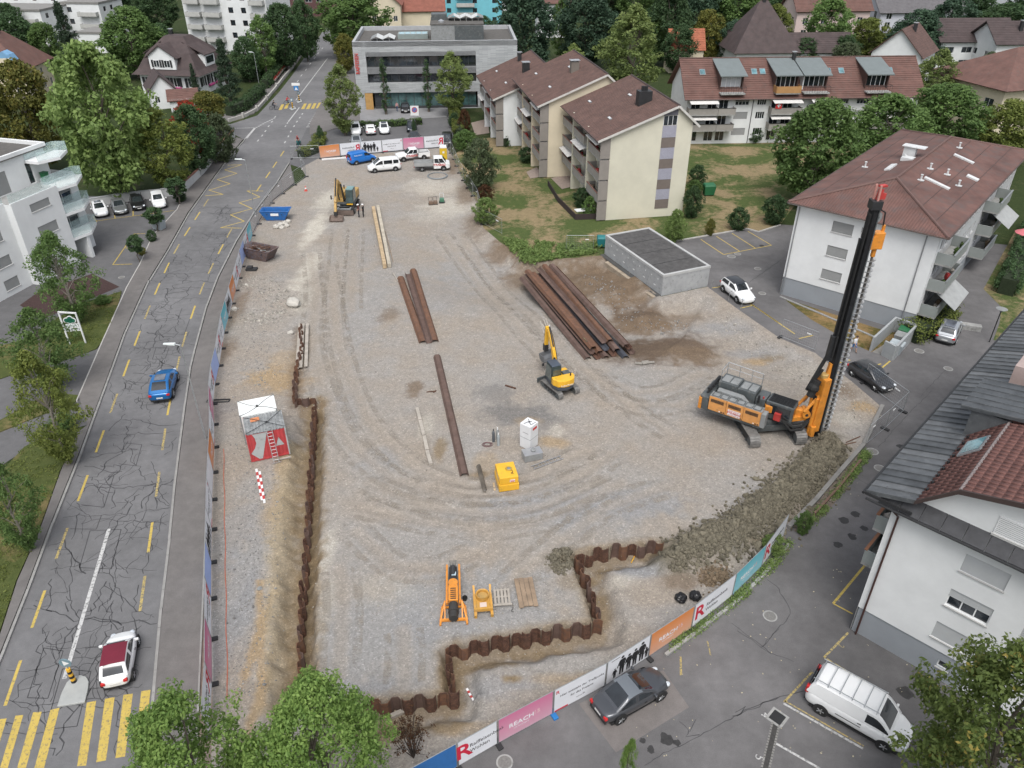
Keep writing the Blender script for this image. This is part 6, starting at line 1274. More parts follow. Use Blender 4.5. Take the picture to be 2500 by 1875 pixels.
def car(label,kind,pnt,a,b,side='R',roofp=None,rack=False,windows=True,name='parked_car',cat='car',group=None,face=None,glassroof=False,texts=()):
 """a, b: pixels of the rear and front wheel contacts on the visible side; or side='F': a rear-centre direction pixel, b front bumper pixel"""
 L,W,H,belt,hood,nose,(cr,cf),(rr,rf),wr,wb=SPEC[kind];A,B=G(*a),G(*b)
 zf=0.0
 if name!='parked_car' and group=='vehicles parked on the building site':A,B=GS(*a),GS(*b)
 d=(B-A);d.z=0;d.normalize();lf=V((-d.y,d.x,0))
 if side=='F':c=B-d*L/2
 elif side=='B':c=A+d*L/2
 else:c=(A+B)/2+lf*(W/2-.08)*(1 if side=='R' else-1)
 c.z=(A.z+B.z)/2;t=thing(name,label,cat,c,atan2(d.y,d.x),group)
 w=W/2;h2=L/2;zb=.20
 def ring(x,ww,z0,zs,zt,tw): # half width, bottom, shoulder, top centre, top width factor
  return[(x,-ww*.82,z0),(x,-ww,z0+.18),(x,-ww,zs-.16),(x,-ww*.95,zs),(x,-ww*tw,zt),(x,ww*tw,zt),(x,ww*.95,zs),(x,ww,zs-.16),(x,ww,z0+.18),(x,ww*.82,z0)]
 rb=belt-.02
 st=[(-h2,w*.70,zb+.14,belt-.24,belt-.18,.7),(-h2+.05,w*.85,zb+.05,rb-.10,rb-.06,.72),(-h2+.18,w*.94,zb,rb-.05,rb,.72),(-h2+.45,w*.985,zb,belt,belt+.01,.75),(cr+.3,w,zb,belt,belt+.02,.75),(0,w,zb,belt,belt+.02,.75),(cf-.25,w,zb,belt-.02,max(belt,hood)+.01,.72),(cf+.1,w*.99,zb,hood-.06,hood+.02,.7),(h2-.55,w*.96,zb,hood-.16,hood-.08,.68),(h2-.24,w*.90,zb,nose+.06,nose+.15,.66),(h2-.07,w*.74,zb+.04,nose-.02,nose+.05,.64),(h2,w*.52,zb+.14,nose-.12,nose-.06,.6)]
 st=[(q[0],q[1]*(1-(.16 if kind in('mini','cc')else .05)*abs(q[0]/h2)**3),*q[2:])for q in sorted(st,key=lambda q:q[0])];m=MB();m.loft([ring(*q)for q in st]);body=m.build('body',pnt,t,smooth=True,sub=1)
 # cabin
 wbse,wt=w*.92,w*.74;b0=belt-.03
 if kind in('van','minivan','caddy'):wt=w*.86;wbse=w*.96
 NS,NK,NR=26,6,8;ctrl=[(cr,b0+(0 if kind not in('van','caddy','minivan')else .1)),(rr,H*.985),((rr+rf)/2,H+.015),(rf,H-.005),(cf,b0)];xs_=[cr+(cf-cr)*i/NS for i in range(NS+1)]
 def pz(x):
  for(x0,z0),(x1,z1)in zip(ctrl[:-1],ctrl[1:]):
   if x<=x1:return z0+(z1-z0)*(x-x0)/(x1-x0)
  return b0
 zz=[pz(x)for x in xs_]
 for _ in range(2):zz=[zz[0]]+[(zz[i-1]+2*zz[i]+zz[i+1])/4 for i in range(1,NS)]+[zz[-1]]
 rings=[]
 for x,z in zip(xs_,zz):
  vt=max(.02,(z-b0)/(H-b0));e=1-.10*max(0,abs((x-(cr+cf)/2)/((cf-cr)/2))-.45);hw=lambda v:(wbse+(wt-wbse)*v**1.25)*e;top=hw(vt*.93);rg=[(x,-hw(vt*.93*k/NK),b0+(z-b0)*.93*k/NK)for k in range(NK+1)];rg+=[(x,top*(-1+2*k/NR),b0+(z-b0)*(.93+.07*sin(pi*k/NR)**.6))for k in range(1,NR)];rg+=[(x,-q[1],q[2])for q in rg[:NK+1][::-1]];rings.append((vt,rg))
 parts={n:MB()for n in('cabin','windscreen','rear_window','side_window','side_window_2','roof')};nr=len(rings[0][1]);pil={'minivan':(.30,.62),'estate':(.30,.58),'caddy':(.62,),'van':(.68,)}.get(kind,(.5,))
 for i in range(NS):
  xm=(xs_[i]+xs_[i+1])/2;fx=(xm-cr)/(cf-cr);vt=(rings[i][0]+rings[i+1][0])/2
  for j in range(nr-1):
   n='cabin'
   if j<NK or j>=nr-1-NK:
    k=j if j<NK else nr-2-j
    if 1<=k<=NK-2 and vt>.3 and all(abs(fx-q)>.022 for q in pil)and .07<fx<.95 and not(kind in('van','caddy')and fx<pil[0]):n='side_window' if j<NK else 'side_window_2'
   else:
    k=j-NK
    if xm>rf-.02 and .12<vt<.97 and 0<k<NR-1:n='windscreen'
    elif xm<rr+.05 and .25<vt<.96 and 0<k<NR-1:n='rear_window'
    elif rr<xm<rf and vt>.9:n='roof'
   q=[rings[i][1][j],rings[i+1][1][j],rings[i+1][1][j+1],rings[i][1][j+1]];parts[n].add(q,[(0,1,2,3)])
 cab=parts['cabin'].build('cabin',pnt,t,smooth=True,fix=True)
 for n,m_ in(('windscreen',CGLASS),('rear_window',CGLASS),('side_window',CGLASS),('side_window_2',CGLASS),('roof',roofp or pnt)):
  if parts[n].f:parts[n].build(n.replace('_2',''),m_,cab,smooth=True,fix=True)
 if kind=='van':one(lambda m:m.box(cr-.015,cr+.03,-w*.7,w*.7,belt+.2,H-.3),'rear_window',CGLASS,cab)
 if kind=='van':
  for y_ in(-1,1):one(lambda m:m.box(-.9,.35,y_*(w+.004)-.004,y_*(w+.004)+.004,belt-.42,belt-.38),'slide_rail',TRIM,t)
 if glassroof:one(lambda m:m.poly([(rr+.25,-wt*.62,H+.022),(rf-.2,-wt*.62,H+.027),(rf-.2,wt*.62,H+.027),(rr+.25,wt*.62,H+.022)]),'glass_roof',glass('roof_glass',(.10,.11,.13),.08),cab)
 for x in(-wb/2,wb/2):
  for s in(-1,1):
   one(lambda m:m.lathe([(wr*1.18,-.02),(wr*1.18,.02)],20),'wheel_arch',TRIM,t).matrix_local=Matrix.Translation((x,s*(w-.012),wr+.02))@Matrix.Rotation(pi/2,4,'X');wheel(t,x,s*(w-.09),wr)
 one(lambda m:m.box(-h2+.35,h2-.35,-w*.9,w*.9,.14,.24),'underbody',TRIM,t)
 hf=.84 if kind in('mini','cc')else .94
 for s in(-hf,hf):
  one(lambda m:m.ball((h2-.25,s*w*.70,nose+.02),.17,10,6,(1.3,1.0,.6)),'headlight',HLAMP,t,smooth=True)
  tz=belt-.25 if kind not in('van','minivan','caddy')else belt-.1
  one(lambda m:m.cbox((-h2+.06,s*w*.80,tz+(.15 if kind in('van',)else .05)),(.16,w*.26,.16 if kind not in('van','caddy')else .45)),'tail_light',TLAMP,t,bevel=.02)
  one(lambda m:m.cbox((cf-.28,s/hf*(w+.10),belt+.06),(.12,.2,.14)),'mirror',pnt,t,bevel=.03)
  one(lambda m:m.cbox((.25,s/hf*(w+.004),belt-.2),(.18,.03,.03)),'door_handle',TRIM,t)
 one(lambda m:m.cbox((-h2+.02,0,.58),(.05,.5,.12)),'number_plate',PLATE,t);one(lambda m:m.cbox((h2-.03,0,.42),(.05,.5,.11)),'number_plate',PLATE,t);one(lambda m:m.cbox((h2-.07,0,nose-.16),(.08,w*.9,.18)),'grille',TRIM,t,bevel=.02);one(lambda m:m.cbox((-h2+.05,0,.36),(.1,w*1.5,.16)),'bumper_trim',TRIM,t,bevel=.02)
 if rack:
  def rk(m):
   for s in(-1,1):m.tube((rr+.05,s*wt*.86,H+.14),(rf-.1,s*wt*.86,H+.14),.025,6)
   for i in range(6):x=rr+.2+i*(rf-rr-.4)/5;m.tube((x,-wt*.86,H+.14),(x,wt*.86,H+.14),.02,5);m.tube((x,wt*.86,H-.05),(x,wt*.86,H+.14),.02,5);m.tube((x,-wt*.86,H-.05),(x,-wt*.86,H+.14),.02,5)
  one(rk,'roof_rack',GALV,t)
 for s_,size,mt,M in texts:text(s_,'lettering',size,mt,t,M)
 return t
RS=M_('sign_red',(.50,.03,.03),.5);RIGHT=lambda x,y,z:frameM((x,y,z),(1,0,0),(0,0,1));LEFTM=lambda x,y,z:frameM((x,y,z),(-1,0,0),(0,0,1))
car('blue coupe-like car driving away on the main road','coupe_suv',P_BLUE,(424,969),(435,928),name='moving_car',glassroof=True)
car('white small car with dark red fabric roof by the crossing','mini',P_WHITE,(327.5,1654),(338.6,1574.7),roofp=P_RED,name='moving_car')
car('grey coupe convertible parked on the light asphalt patch','cc',P_GREY,(1516.5,1763),(1607.6,1710.8),roofp=paint('pale_roof',(.20,.22,.24),.5))
car('white delivery van with roof rack in the lower right','van',P_WHITE,(2020,1753.5),(2132,1818),rack=True,name='delivery_van',cat='van')
car('white two-tone car with black roof by the concrete garage','suv',P_WHITE,(1764.9,712.7),(1798,739.6),roofp=P_BLACK)
car('dark grey hatchback beside the leaning fence panels','hatch',P_DGREY,(2078.5,918),(2136,956))
car('silver estate car parked behind the bin enclosure','suv',P_SILVER,(2327,847),(2346,805),glassroof=True)
g4='cars in the left car park'
car('white saloon with black sunroof, leftmost in the left car park','sedan',P_WHITE,(240,506),(252,533),'F',group=g4,glassroof=True);car('grey saloon, second from the left in the left car park','sedan',paint('mid_grey',(.22,.23,.235),.5),(288,500),(299,527),'F',group=g4);car('black hatchback, third from the left in the left car park','hatch',P_BLACK,(334,490),(343,516),'F',group=g4);car('white estate car next to the ball tree in the left car park','estate',P_WHITE,(384,484),(393,512),'F',group=g4)
g5='cars in front of the office building'
car('white car with black roof lining, leftmost by the low hedge','suv',P_WHITE,(868,318),(870.6,333),'F',group=g5);car('white hatchback showing its rear, middle by the low hedge','hatch',P_WHITE,(907,332),(902,316),'B',group=g5);car('white car right of the hatchback by the low hedge','hatch',P_WHITE,(937,316),(940,330),'F',group=g5,glassroof=True);car('dark blue-grey car right of the white three','hatch',paint('navy',(.02,.025,.035),.3),(1005,312),(1006.6,325),'F',group=g5);car('black hatchback at the office entrance','hatch',P_BLACK,(989,264),(991,278),'F',group=g5)
car('grey car mostly hidden behind the silhouettes banner','sedan',P_SILVER,(870,350),(873,362),'F',group=g5);car('dark car behind the pink banner of the far fence','sedan',P_DGREY,(1012,340),(1014,352),'F',group=g5);car('black van-like car at the end of the far fence','suv',P_BLACK,(1092,340),(1090,360),'F',group=g5)
gs='vehicles parked on the building site'
car('blue panel van by the silhouettes banner','caddy',P_VBLUE,(869,403.5),(911.7,395.6),name='panel_van',cat='van',group=gs,texts=[('Hubschmid',.30,WHITE2,RIGHT(-1.0,-.945,1.45))])
car('white minibus in front of the blue panel van','minivan',P_WHITE,(965.5,417.7),(916.5,422.5),'L',name='minibus',cat='van',group=gs)
def pickup(label,a,b,side,dbl,txt):
 A,B=GS(*a),GS(*b);d=(B-A);d.z=0;d.normalize();lf=V((-d.y,d.x,0));c=(A+B)/2+lf*(.88 if side=='R' else-.88);t=thing('pickup_truck',label,'pickup truck',c,atan2(d.y,d.x),gs);w=.92;wb=3.25
 if dbl: # crew-cab pick-up with open bed
  def ring(x,ww,z0,z1):return[(x,-ww*.9,z0),(x,-ww,z0+.2),(x,-ww,z1-.1),(x,-ww*.9,z1),(x,ww*.9,z1),(x,ww,z1-.1),(x,ww,z0+.2),(x,ww*.9,z0)]
  one(lambda m:m.loft([ring(2.65,.7,.6,.95),ring(2.5,.86,.4,1.08),ring(1.9,w,.35,1.18),ring(1.1,w,.35,1.2),ring(-.75,w,.35,1.18)]),'body',P_WHITE,t,smooth=True,sub=1)
  bed=one(lambda m:m.box(-2.6,-.78,-w,w,.5,.75).box(-2.6,-.78,-w,-w+.08,.75,1.2).box(-2.6,-.78,w-.08,w,.75,1.2).box(-2.6,-2.52,-w+.08,w-.08,.75,1.2),'cargo_bed',P_WHITE,t);one(lambda m:m.box(-2.5,-.8,-w+.1,w-.1,.76,.8),'bed_floor',TRIM,bed);one(lambda m:m.path([(-.9,-w+.1,1.2),(-.9,-w+.1,1.6),(-.9,w-.1,1.6),(-.9,w-.1,1.2)],.04,6),'roll_bar',GALV,bed)
  q0=[V((-.78,-w*.95,1.12)),V((1.25,-w*.95,1.12)),V((1.25,w*.95,1.12)),V((-.78,w*.95,1.12))];q1=[V((-.66,-.74,1.8)),V((.45,-.74,1.8)),V((.45,.74,1.8)),V((-.66,.74,1.8))]
 else: # cab-over crew cab with dropside bed
  one(lambda m:m.loft([[(x,-ww,z0),(x,-ww,z1),(x,ww,z1),(x,ww,z0)]for x,ww,z0,z1 in((2.62,.72,.5,.95),(2.5,.88,.38,1.1),(1.95,w,.35,1.22),(.15,w,.35,1.22))]),'body',P_WHITE,t,bevel=.06)
  bed=one(lambda m:m.box(-2.75,.08,-1.0,1.0,.78,.9),'cargo_bed',GREYL,t)
  for y in(-1.0,.96):one(lambda m:m.box(-2.75,.08,y,y+.04,.9,1.3),'dropside',M_('dropside_aluminium',(.38,.39,.39),.5,.4),bed)
  one(lambda m:m.box(-2.79,-2.75,-1,1,.9,1.3),'tailboard',GREYL,bed);one(lambda m:m.box(.08,.12,-1,1,.9,1.9),'headboard',GREYL,bed);one(lambda m:m.box(-2.6,.1,-.4,.4,.5,.77),'chassis',TRIM,t)
  q0=[V((.15,-w,1.15)),V((2.1,-w,1.15)),V((2.1,w,1.15)),V((.15,w,1.15))];q1=[V((.2,-.8,1.95)),V((1.5,-.8,1.95)),V((1.5,.8,1.95)),V((.2,.8,1.95))]
 cab=one(lambda m:m.hexa(q0,q1),'cabin',P_WHITE,t,bevel=.06)
 for i,j,u0,u1 in((1,2,.06,.94),(0,1,.08,.45),(0,1,.5,.92),(2,3,.08,.5),(2,3,.55,.92),(3,0,.1,.9)):
  f=lambda u,v:q0[i].lerp(q0[j],u).lerp(q1[i].lerp(q1[j],u),v);nn=(q0[j]-q0[i]).cross(q1[i]-q0[i]).normalized()*.012;one(lambda m:m.poly([f(u0,.12)+nn,f(u1,.12)+nn,f(u1,.88)+nn,f(u0,.88)+nn]),'window',CGLASS,cab)
 for x in(-wb/2,wb/2):
  for s in(-1,1):one(lambda m:m.lathe([(.44,-.02),(.44,.02)],18),'wheel_arch',TRIM,t).matrix_local=Matrix.Translation((x,s*(w-.01),.4))@Matrix.Rotation(pi/2,4,'X');wheel(t,x,s*(w-.1),.36,.24)
 for s in(-1,1):one(lambda m:m.cbox((2.55,s*.66,.95),(.12,.3,.18)),'headlight',HLAMP,t,bevel=.02);one(lambda m:m.cbox((-2.6 if dbl else-2.78,s*.8,.75),(.08,.14,.25)),'tail_light',TLAMP,t);one(lambda m:m.cbox((1.0,s*1.05,1.3),(.1,.2,.2)),'mirror',TRIM,t)
 one(lambda m:m.cbox((2.6,0,.45),(.15,1.5,.2)),'bumper',TRIM,t,bevel=.03)
 if side=='R':text('STRABAG','lettering',.46,RS,t,RIGHT(.95 if not dbl else .2,-.945,.95))
 else:text('STRABAG','lettering',.42,RS,t,LEFTM(.3,.945,.86))
 return t
pickup('white crew-cab pickup with red lettering behind the minibus',(1035,390.8),(986.7,395.6),'L',True,1)
pickup('white dropside truck with large red lettering, farthest right',(1031,419.3),(1083,417),'R',False,1)

# ================================================================== FENCES WITH BANNERS
WIRE=GALV;BCOL={'white':M_('banner_white',(.84,.85,.88),.7,var=.04),'pink':None,'orange':None,'teal':None,'lilac':M_('banner_lilac',(.52,.62,.88),.7,var=.06),'blue':M_('banner_blue',(.05,.20,.50),.7)}
def grad(name,c0,c1):
 m=NT(name);g=m.n.new('ShaderNodeSeparateXYZ');m.l(m.co(kind='Generated'),g.inputs[0]);m.set(col=m.ramp(g.outputs[2],(0,c0),(1,c1)),rough=.7);return m.mat
BCOL['pink']=grad('banner_pink',(.74,.46,.56),(.72,.25,.42));BCOL['orange']=grad('banner_orange',(.80,.50,.36),(.78,.31,.09));BCOL['teal']=grad('banner_teal',(.42,.70,.78),(.18,.58,.66))
for _b in BCOL.values(): # thin cloth lets daylight through
 _t=_b.node_tree;_p=next(n for n in _t.nodes if n.type=='BSDF_PRINCIPLED');_o=next(n for n in _t.nodes if n.type=='OUTPUT_MATERIAL');_tr=_t.nodes.new('ShaderNodeBsdfTranslucent');_mx=_t.nodes.new('ShaderNodeMixShader');_mx.inputs[0].default_value=.35
 if _p.inputs['Base Color'].links:_t.links.new(_p.inputs['Base Color'].links[0].from_socket,_tr.inputs[0])
 _t.links.new(_p.outputs[0],_mx.inputs[1]);_t.links.new(_tr.outputs[0],_mx.inputs[2]);_t.links.new(_mx.outputs[0],_o.inputs[0])
LRED=M_('logo_red',(.50,.015,.045),.6);LBLK=M_('print_black',(.015,.015,.017),.7);LWHT=M_('print_white',(.72,.72,.74),.7)
def figures(mb,xs,flip=1):
 for x,h in xs:
  s=h;x*=flip
  mb.add([(x+.075*s*cos(k*pi/5),.93*s+.07*s*sin(k*pi/5),0)for k in range(10)],[tuple(range(10))])
  for pts in([(-.10,.84),(.10,.84),(.15,.52),(.11,.50),(.12,.40),(.09,.02),(.02,.02),(.0,.38),(-.03,.02),(-.10,.02),(-.12,.40),(-.11,.50),(-.16,.54)],[(.09,.82),(.14,.80),(.24,.46),(.20,.44)],[(-.09,.82),(-.14,.80),(-.25,.48),(-.20,.45)]):
   mb.add([(x+a*s,b*s,.0)for a,b in pts],[tuple(range(len(pts)))])
FEET=M_('rubber_foot',(.03,.03,.032),.85);FEETB=M_('blue_foot',(.02,.16,.42),.6)
def fence_panel(a,b,style,label,camside=-1,flip=False,group=None,h=2.0,foot=FEET,lean=0.0):
 """a,b ground points; banner print on the side facing the camera. camside: which side of a->b (right=-1,left=+1) faces the camera"""
 d=(b-a);L=Vector((d.x,d.y,0)).length;rz=atan2(d.y,d.x);dz=b.z-a.z;t=thing('mesh_fence' if style=='bare' else 'banner_fence',label,'fence',a,rz,group);w=L-.05
 def fr(m):
  m.tube((.03,0,.05),(.03,0,h),.021,6);m.tube((w,0,.05+dz),(w,0,h+dz),.021,6);m.tube((.03,0,h),(w,0,h+dz),.021,6);m.tube((.03,0,.18),(w,0,.18+dz),.018,6)
 one(fr,'frame',WIRE,t)
 if style=='bare':
  def ms(m):
   n=int(w/.2)
   for i in range(1,n):x=w*i/n;m.tube((x,0,.18+dz*x/w),(x,0,h+dz*x/w),.003,3,caps=False)
   for i in range(1,7):z=.18+(h-.18)*i/7;m.tube((.03,0,z),(w,0,z+dz),.003,3,caps=False)
  one(ms,'wire_mesh',WIRE,t);one(lambda m:m.box(w*.7,w*.82,-.02,.02,h*.72+dz*.75,h*.77+dz*.75),'name_tag',WHITE2,t)
 one(lambda m:m.box(-.14,.14,-.34,.34,-.02,.12),'foot_block',foot,t,bevel=.02)
 if lean:pass
 if style!='bare':
  kind,prt=style;z0,z1=.16,h-.03
  bn=one(lambda m:m.hexa([(.06,-.012,z0),(w-.03,-.012,z0+dz),(w-.03,.012,z0+dz),(.06,.012,z0)],[(.06,-.012,z1),(w-.03,-.012,z1+dz),(w-.03,.012,z1+dz),(.06,.012,z1)]),'banner',BCOL[kind],t)
  y=.018*camside;sh=Matrix.Identity(4);sh[2][0]=dz/L
  X=V((1,0,0))if camside<0 else V((-1,0,0));xc=w/2;zc=(z0+z1)/2
  def put(s,size,m_,fx,fz,al='CENTER',xs=1.0):
   fx2=(1-fx)if flip else fx;u=(fx2-.5)*w;p=V((xc,y,zc))+X*u+V((0,0,(fz-.5)*(z1-z0)))
   p.z+=dz*p.x/L;al={'LEFT':'RIGHT','RIGHT':'LEFT'}.get(al,al)if False else al
   xd=V((X.x,0,dz/L*X.x));text(s,'lettering',size,m_,bn,frameM(p,xd,(0,0,1)),al,.002,flip,xs)
  if prt=='reach':put('REACH',.44,LWHT,.42,.47,xs=1.05);put('FOR TOMORROW',.11,LWHT,.42,.29);put('15',.42,M_('print_faint',tuple(min(1,c*1.15)for c in(.6,.42,.42)),.7),.70,.50)
  elif prt=='bank':put('R',1.5,LRED,.15,.50,xs=1.0);put('Raiffeisenbank',.36,LBLK,.30,.60,'LEFT',.95);put('Wohlen',.36,LBLK,.30,.36,'LEFT',.95)
  elif prt=='hier':put('R',.36,LRED,.07,.84);put('Hier entsteht der Treffpunkt',.235,LBLK,.54,.62);put('für das Freiamt',.235,LBLK,.54,.42);put('\u2192' if False else '---->',.3,LBLK,.52,.20);one(lambda m:m.box(.08,.9,y-.004,y+.004,z0+.02,z0+.12)if camside<0 else m.box(w-.9,w-.08,y-.004,y+.004,z0+.02,z0+.12),'print_bar',LRED,bn)
  elif prt=='people':
   m=MB();figures(m,[(-.95,.8),(-.45,1.5),(.05,1.3),(.5,1.38),(1.0,1.55),(1.38,.85)],-1 if flip else 1);o=m.build('silhouettes',LBLK,bn);o.matrix_local=frameM((xc,y,z0+.12),X,(0,0,1))
   one(lambda m:m.box(.3,.9,y-.003,y+.003,z1-.16,z1-.13),'print_line',LBLK,bn)
 return t
def fence_run(px,styles,labels,camside,flip,group,surf=None,feet=None,n=None,prefix=''):
 P=PX(px);n=len(styles);tot=sum((b-a).length for a,b in zip(P[:-1],P[1:]));st=tot/n;pts=[]
 for i in range(n+1):
  s=min(st*i,tot-1e-4);acc=0
  for a,b in zip(P[:-1],P[1:]):
   L=(b-a).length
   if acc+L>=s:pts.append(a.lerp(b,(s-acc)/L));break
   acc+=L
 for i in range(n):fence_panel(pts[i],pts[i+1],styles[i],labels[i],camside,flip,group,foot=(feet[i]if feet else FEET))
 return pts
# front fence along the lane
fp=[(905,1995),(1010,1935),(1119,1874),(1216,1818),(1350,1745),(1477,1677),(1582,1607),(1687,1536),(1786,1458),(1858,1386),(1912,1311)]
fst=[('white','reach'),('blue',''),('white','bank'),('pink','reach'),('white','hier'),('white','people'),('orange','reach'),('white','bank'),('teal','reach'),('white','bank')]
fl=['white banner panel below the bottom edge, leftmost of the front fence','blue banner panel at the bottom edge of the front fence','white bank banner nearest to the bottom edge','pink banner panel in the front fence along the lane','white banner with two lines of black text and an arrow','white banner with black walking figures behind the grey coupe','orange banner panel in the front fence along the lane','white bank banner between the orange and teal banners','turquoise banner panel in the front fence','white bank banner at the right end of the front fence']
for i in range(1,10):fence_panel(G(*fp[i]),G(*fp[i+1]),fst[i],fl[i],-1,False,'banner panels of the front fence',foot=FEETB if i==4 else FEET)
# far fence (seen from behind, print mirrored)
ff=[(782,388),(832,382),(883,377),(934,373),(985,368),(1036,364),(1085,360)]
for i,(s,l)in enumerate([(('orange','reach'),'orange banner at the left end of the far fence'),(('white','bank'),'white bank banner of the far fence left of the silhouettes'),(('white','people'),'white banner with black figures in the far fence'),(('white','hier'),'white text banner of the far fence behind the pickup'),(('pink','reach'),'pink banner of the far fence'),(('white','bank'),'white bank banner at the right end of the far fence')]):fence_panel(G(*ff[i]),G(*ff[i+1]),s,l,-1,True,'banner panels of the far fence')
# long road-side fence
lp=[(512,1800),(519,1720),(516,1422),(519,1216),(525,1075),(520,965),(535,902),(547,820),(557,782),(576,713),(592,652),(617,576)]
seq=['white:bank','pink:reach','white:bank','lilac:','white:people','white:hier','white:','orange:reach','white:hier','pink:reach','white:bank','lilac:','white:bank','white:hier','teal:reach','white:people','orange:reach','white:bank','white:hier','lilac:','white:bank','teal:reach']
fence_run(lp,[tuple(s.split(':'))for s in seq],['%s banner of the road-side fence, %s panel from the near end'%(s.split(':')[0],ORD[i])for i,s in enumerate(seq)],-1,True,'banner panels of the road-side fence')
bl=[(617,576),(640,534),(671,488),(720,452),(748,432)]
fence_run(bl,['bare']*6,['bare mesh panel of the road-side fence past the teal banner, %s one'%ORD[i]for i in range(6)],-1,False,'bare mesh panels by the road')
fence_panel(G(748,432),G(735,408),'bare','bare mesh gate panel at the site exit',-1);fence_panel(G(712,388),G(782,386),'bare','bare mesh panel at the corner of the exit hedge',-1)
def bare_run(px,n,lab,surf=False):fence_run(px,['bare']*n,[lab%ORD[i]for i in range(n)],-1,False,'mesh panels on the garden side')
bare_run([(1092,360),(1104,380),(1122,424),(1140,455),(1166,497),(1179,545)],10,'mesh fence panel at the garden edge, %s from the far end')
fence_panel(G(1179,548),G(1226,573),'bare','mesh panel standing before the light green bush',-1);fence_panel(G(1381,614),G(1449,614),'bare','upright mesh panel behind the weeds left of the garage',-1)
fence_panel(G(1904,824),G(1990,858),'bare','mesh panel between gravel and the yellow bay line',-1);fence_panel(G(2108,935),G(2204,1006),'bare','mesh panel in front of the dark grey hatchback',-1);fence_panel(G(2204,1006),G(2160,1048),'bare','mesh panel at the lane corner beside the hatchback',-1);fence_panel(G(2160,1048),G(2110,1090),'bare','mesh panel running to the retaining wall',-1)
for i,(x,y)in enumerate([(1737,705),(1778,735),(1810,752)]):
 p=G(x,y);tag(one(lambda m:m.tube((p.x,p.y,0),(p.x,p.y,1.0),.03,6).box(p.x-.04,p.x+.04,p.y-.04,p.y+.04,1.0,1.03),'bollard_post',GALV),'thin steel post at the bank edge, %s from the garage'%ORD[i],'post','thin posts along the bank')
# ================================================================== SHEET-PILE WALLS
def pile_mesh(h=1.55,w=.60,d=.19,t=.026):
 a=w/2;prof=[(-a,0),(-a+.13,d),(a-.13,d),(a,0)];m=MB();vs=[];n=len(prof)
 inn=[(-a+.03,0),(-a+.145,d-t),(a-.145,d-t),(a-.03,0)]
 for z in(0,h):vs+=[(x,y,z)for x,y in prof]+[(x,y,z)for x,y in inn]
 k=2*n;fs=[]
 for i in range(n-1):fs+=[(i,i+1,k+i+1,k+i)[::-1],(n+i,k+n+i,k+n+i+1,n+i+1)[::-1],(k+i,k+i+1,k+n+i+1,k+n+i)[::-1]]
 fs+=[(0,k,k+n,n),(n-1,2*n-1,k+2*n-1,k+n-1)]
 m.add(vs,fs);m.box(-.05,.05,d,d+.006,h-.28,h-.18);return m.mesh('sheet_pile')
PILE=pile_mesh();
def pile_wall(label,pts,ztop=.32):
 t=thing('sheet_pile_wall',label,'sheet piling',(0,0,0));k=0;R=random.Random(len(label))
 for p,d in polyline(pts,.60):
  o=link('sheet_pile',PILE,t,R.choice([RUST,RUST,RUST3,RUST2]));o.location=(p.x+d.x*.3,p.y+d.y*.3,ztop-1.55+R.gauss(0,.07));o.rotation_euler=(R.gauss(0,.03),R.gauss(0,.03),atan2(d.y,d.x)+(pi if k%2 else 0));k+=1
pile_wall('upper short run of rusty sheet piles ending at the right-angle step',WALL_L[:5],.42);pile_wall('short cross run of sheet piles beside the container',WALL_L[4:6],.40);pile_wall('long rusty sheet pile wall along the road side trench',WALL_L[5:],.22)
pile_wall('front sheet pile wall at the bottom of the site',WALL_F[:2],.36);pile_wall('short stepped sheet pile run beside the red-white bar',WALL_F[1:3],.36);pile_wall('middle front sheet pile wall below the orange drill tool',WALL_F[2:6],.36);pile_wall('stepped sheet pile run rising towards the clay pit',WALL_F[5:8],.36);pile_wall('upper sheet pile wall ending in the spoil heap',WALL_F[7:],.30)
# ================================================================== SPOIL HEAP clods, stones (uncountable)
def clods(name,label,pts,n,smin,smax,m,seed,width=None,cat='soil heap',emb=.3):
 """n lumpy clods scattered over the ground near the polyline pts (widths) as one mesh"""
 R=random.Random(seed);base=MB();ico=bmesh.new();bmesh.ops.create_icosphere(ico,subdivisions=1,radius=1);iv=np.array([v.co for v in ico.verts]);itri=np.array([[v.index for v in f.verts]for f in ico.faces]);ico.free()
 segs=list(zip(pts[:-1],pts[1:]));Ls=[(b-a).length for a,b in segs];tot=sum(Ls);P=[]
 for _ in range(n):
  s=R.random()*tot;i=0
  while s>Ls[i]and i<len(Ls)-1:s-=Ls[i];i+=1
  a,b=segs[i];f=s/Ls[i];w=width[i]+(width[i+1]-width[i])*f;d=(b-a).normalized();q=a.lerp(b,f)+V((-d.y,d.x,0))*R.gauss(0,.45)*w*1.05+d*R.gauss(0,.2);P.append((q.x,q.y))
 h=site_h(P);rng=np.random.default_rng(seed);vs=[];cols=[]
 for(x,y),z in zip(P,h):
  s=rng.uniform(smin,smax)*(1+.8*(rng.random()<.06));M=rng.normal(size=(3,3));Q,_=np.linalg.qr(M);v=iv*rng.uniform(.72,1.2,(len(iv),1))*s*np.array([1,.8,.62]);v=v@Q;v+=np.array([x,y,z+s*(.5-emb)]);vs.append(v);cols.append(rng.uniform(.7,1.25))
 nv=len(iv);vs=np.vstack(vs);fs=np.vstack([itri+i*nv for i in range(n)]);me=bpy.data.meshes.new(name);me.from_pydata(vs.tolist(),[],fs.tolist());at=me.color_attributes.new('tint','FLOAT_COLOR','POINT');c=np.repeat(np.array(cols),nv);at.data.foreach_set('color',np.c_[c,c,c,np.ones(len(c))].ravel())
 me.materials.append(m);o=link(name,me);tag(o,label,cat,kind='stuff');return o
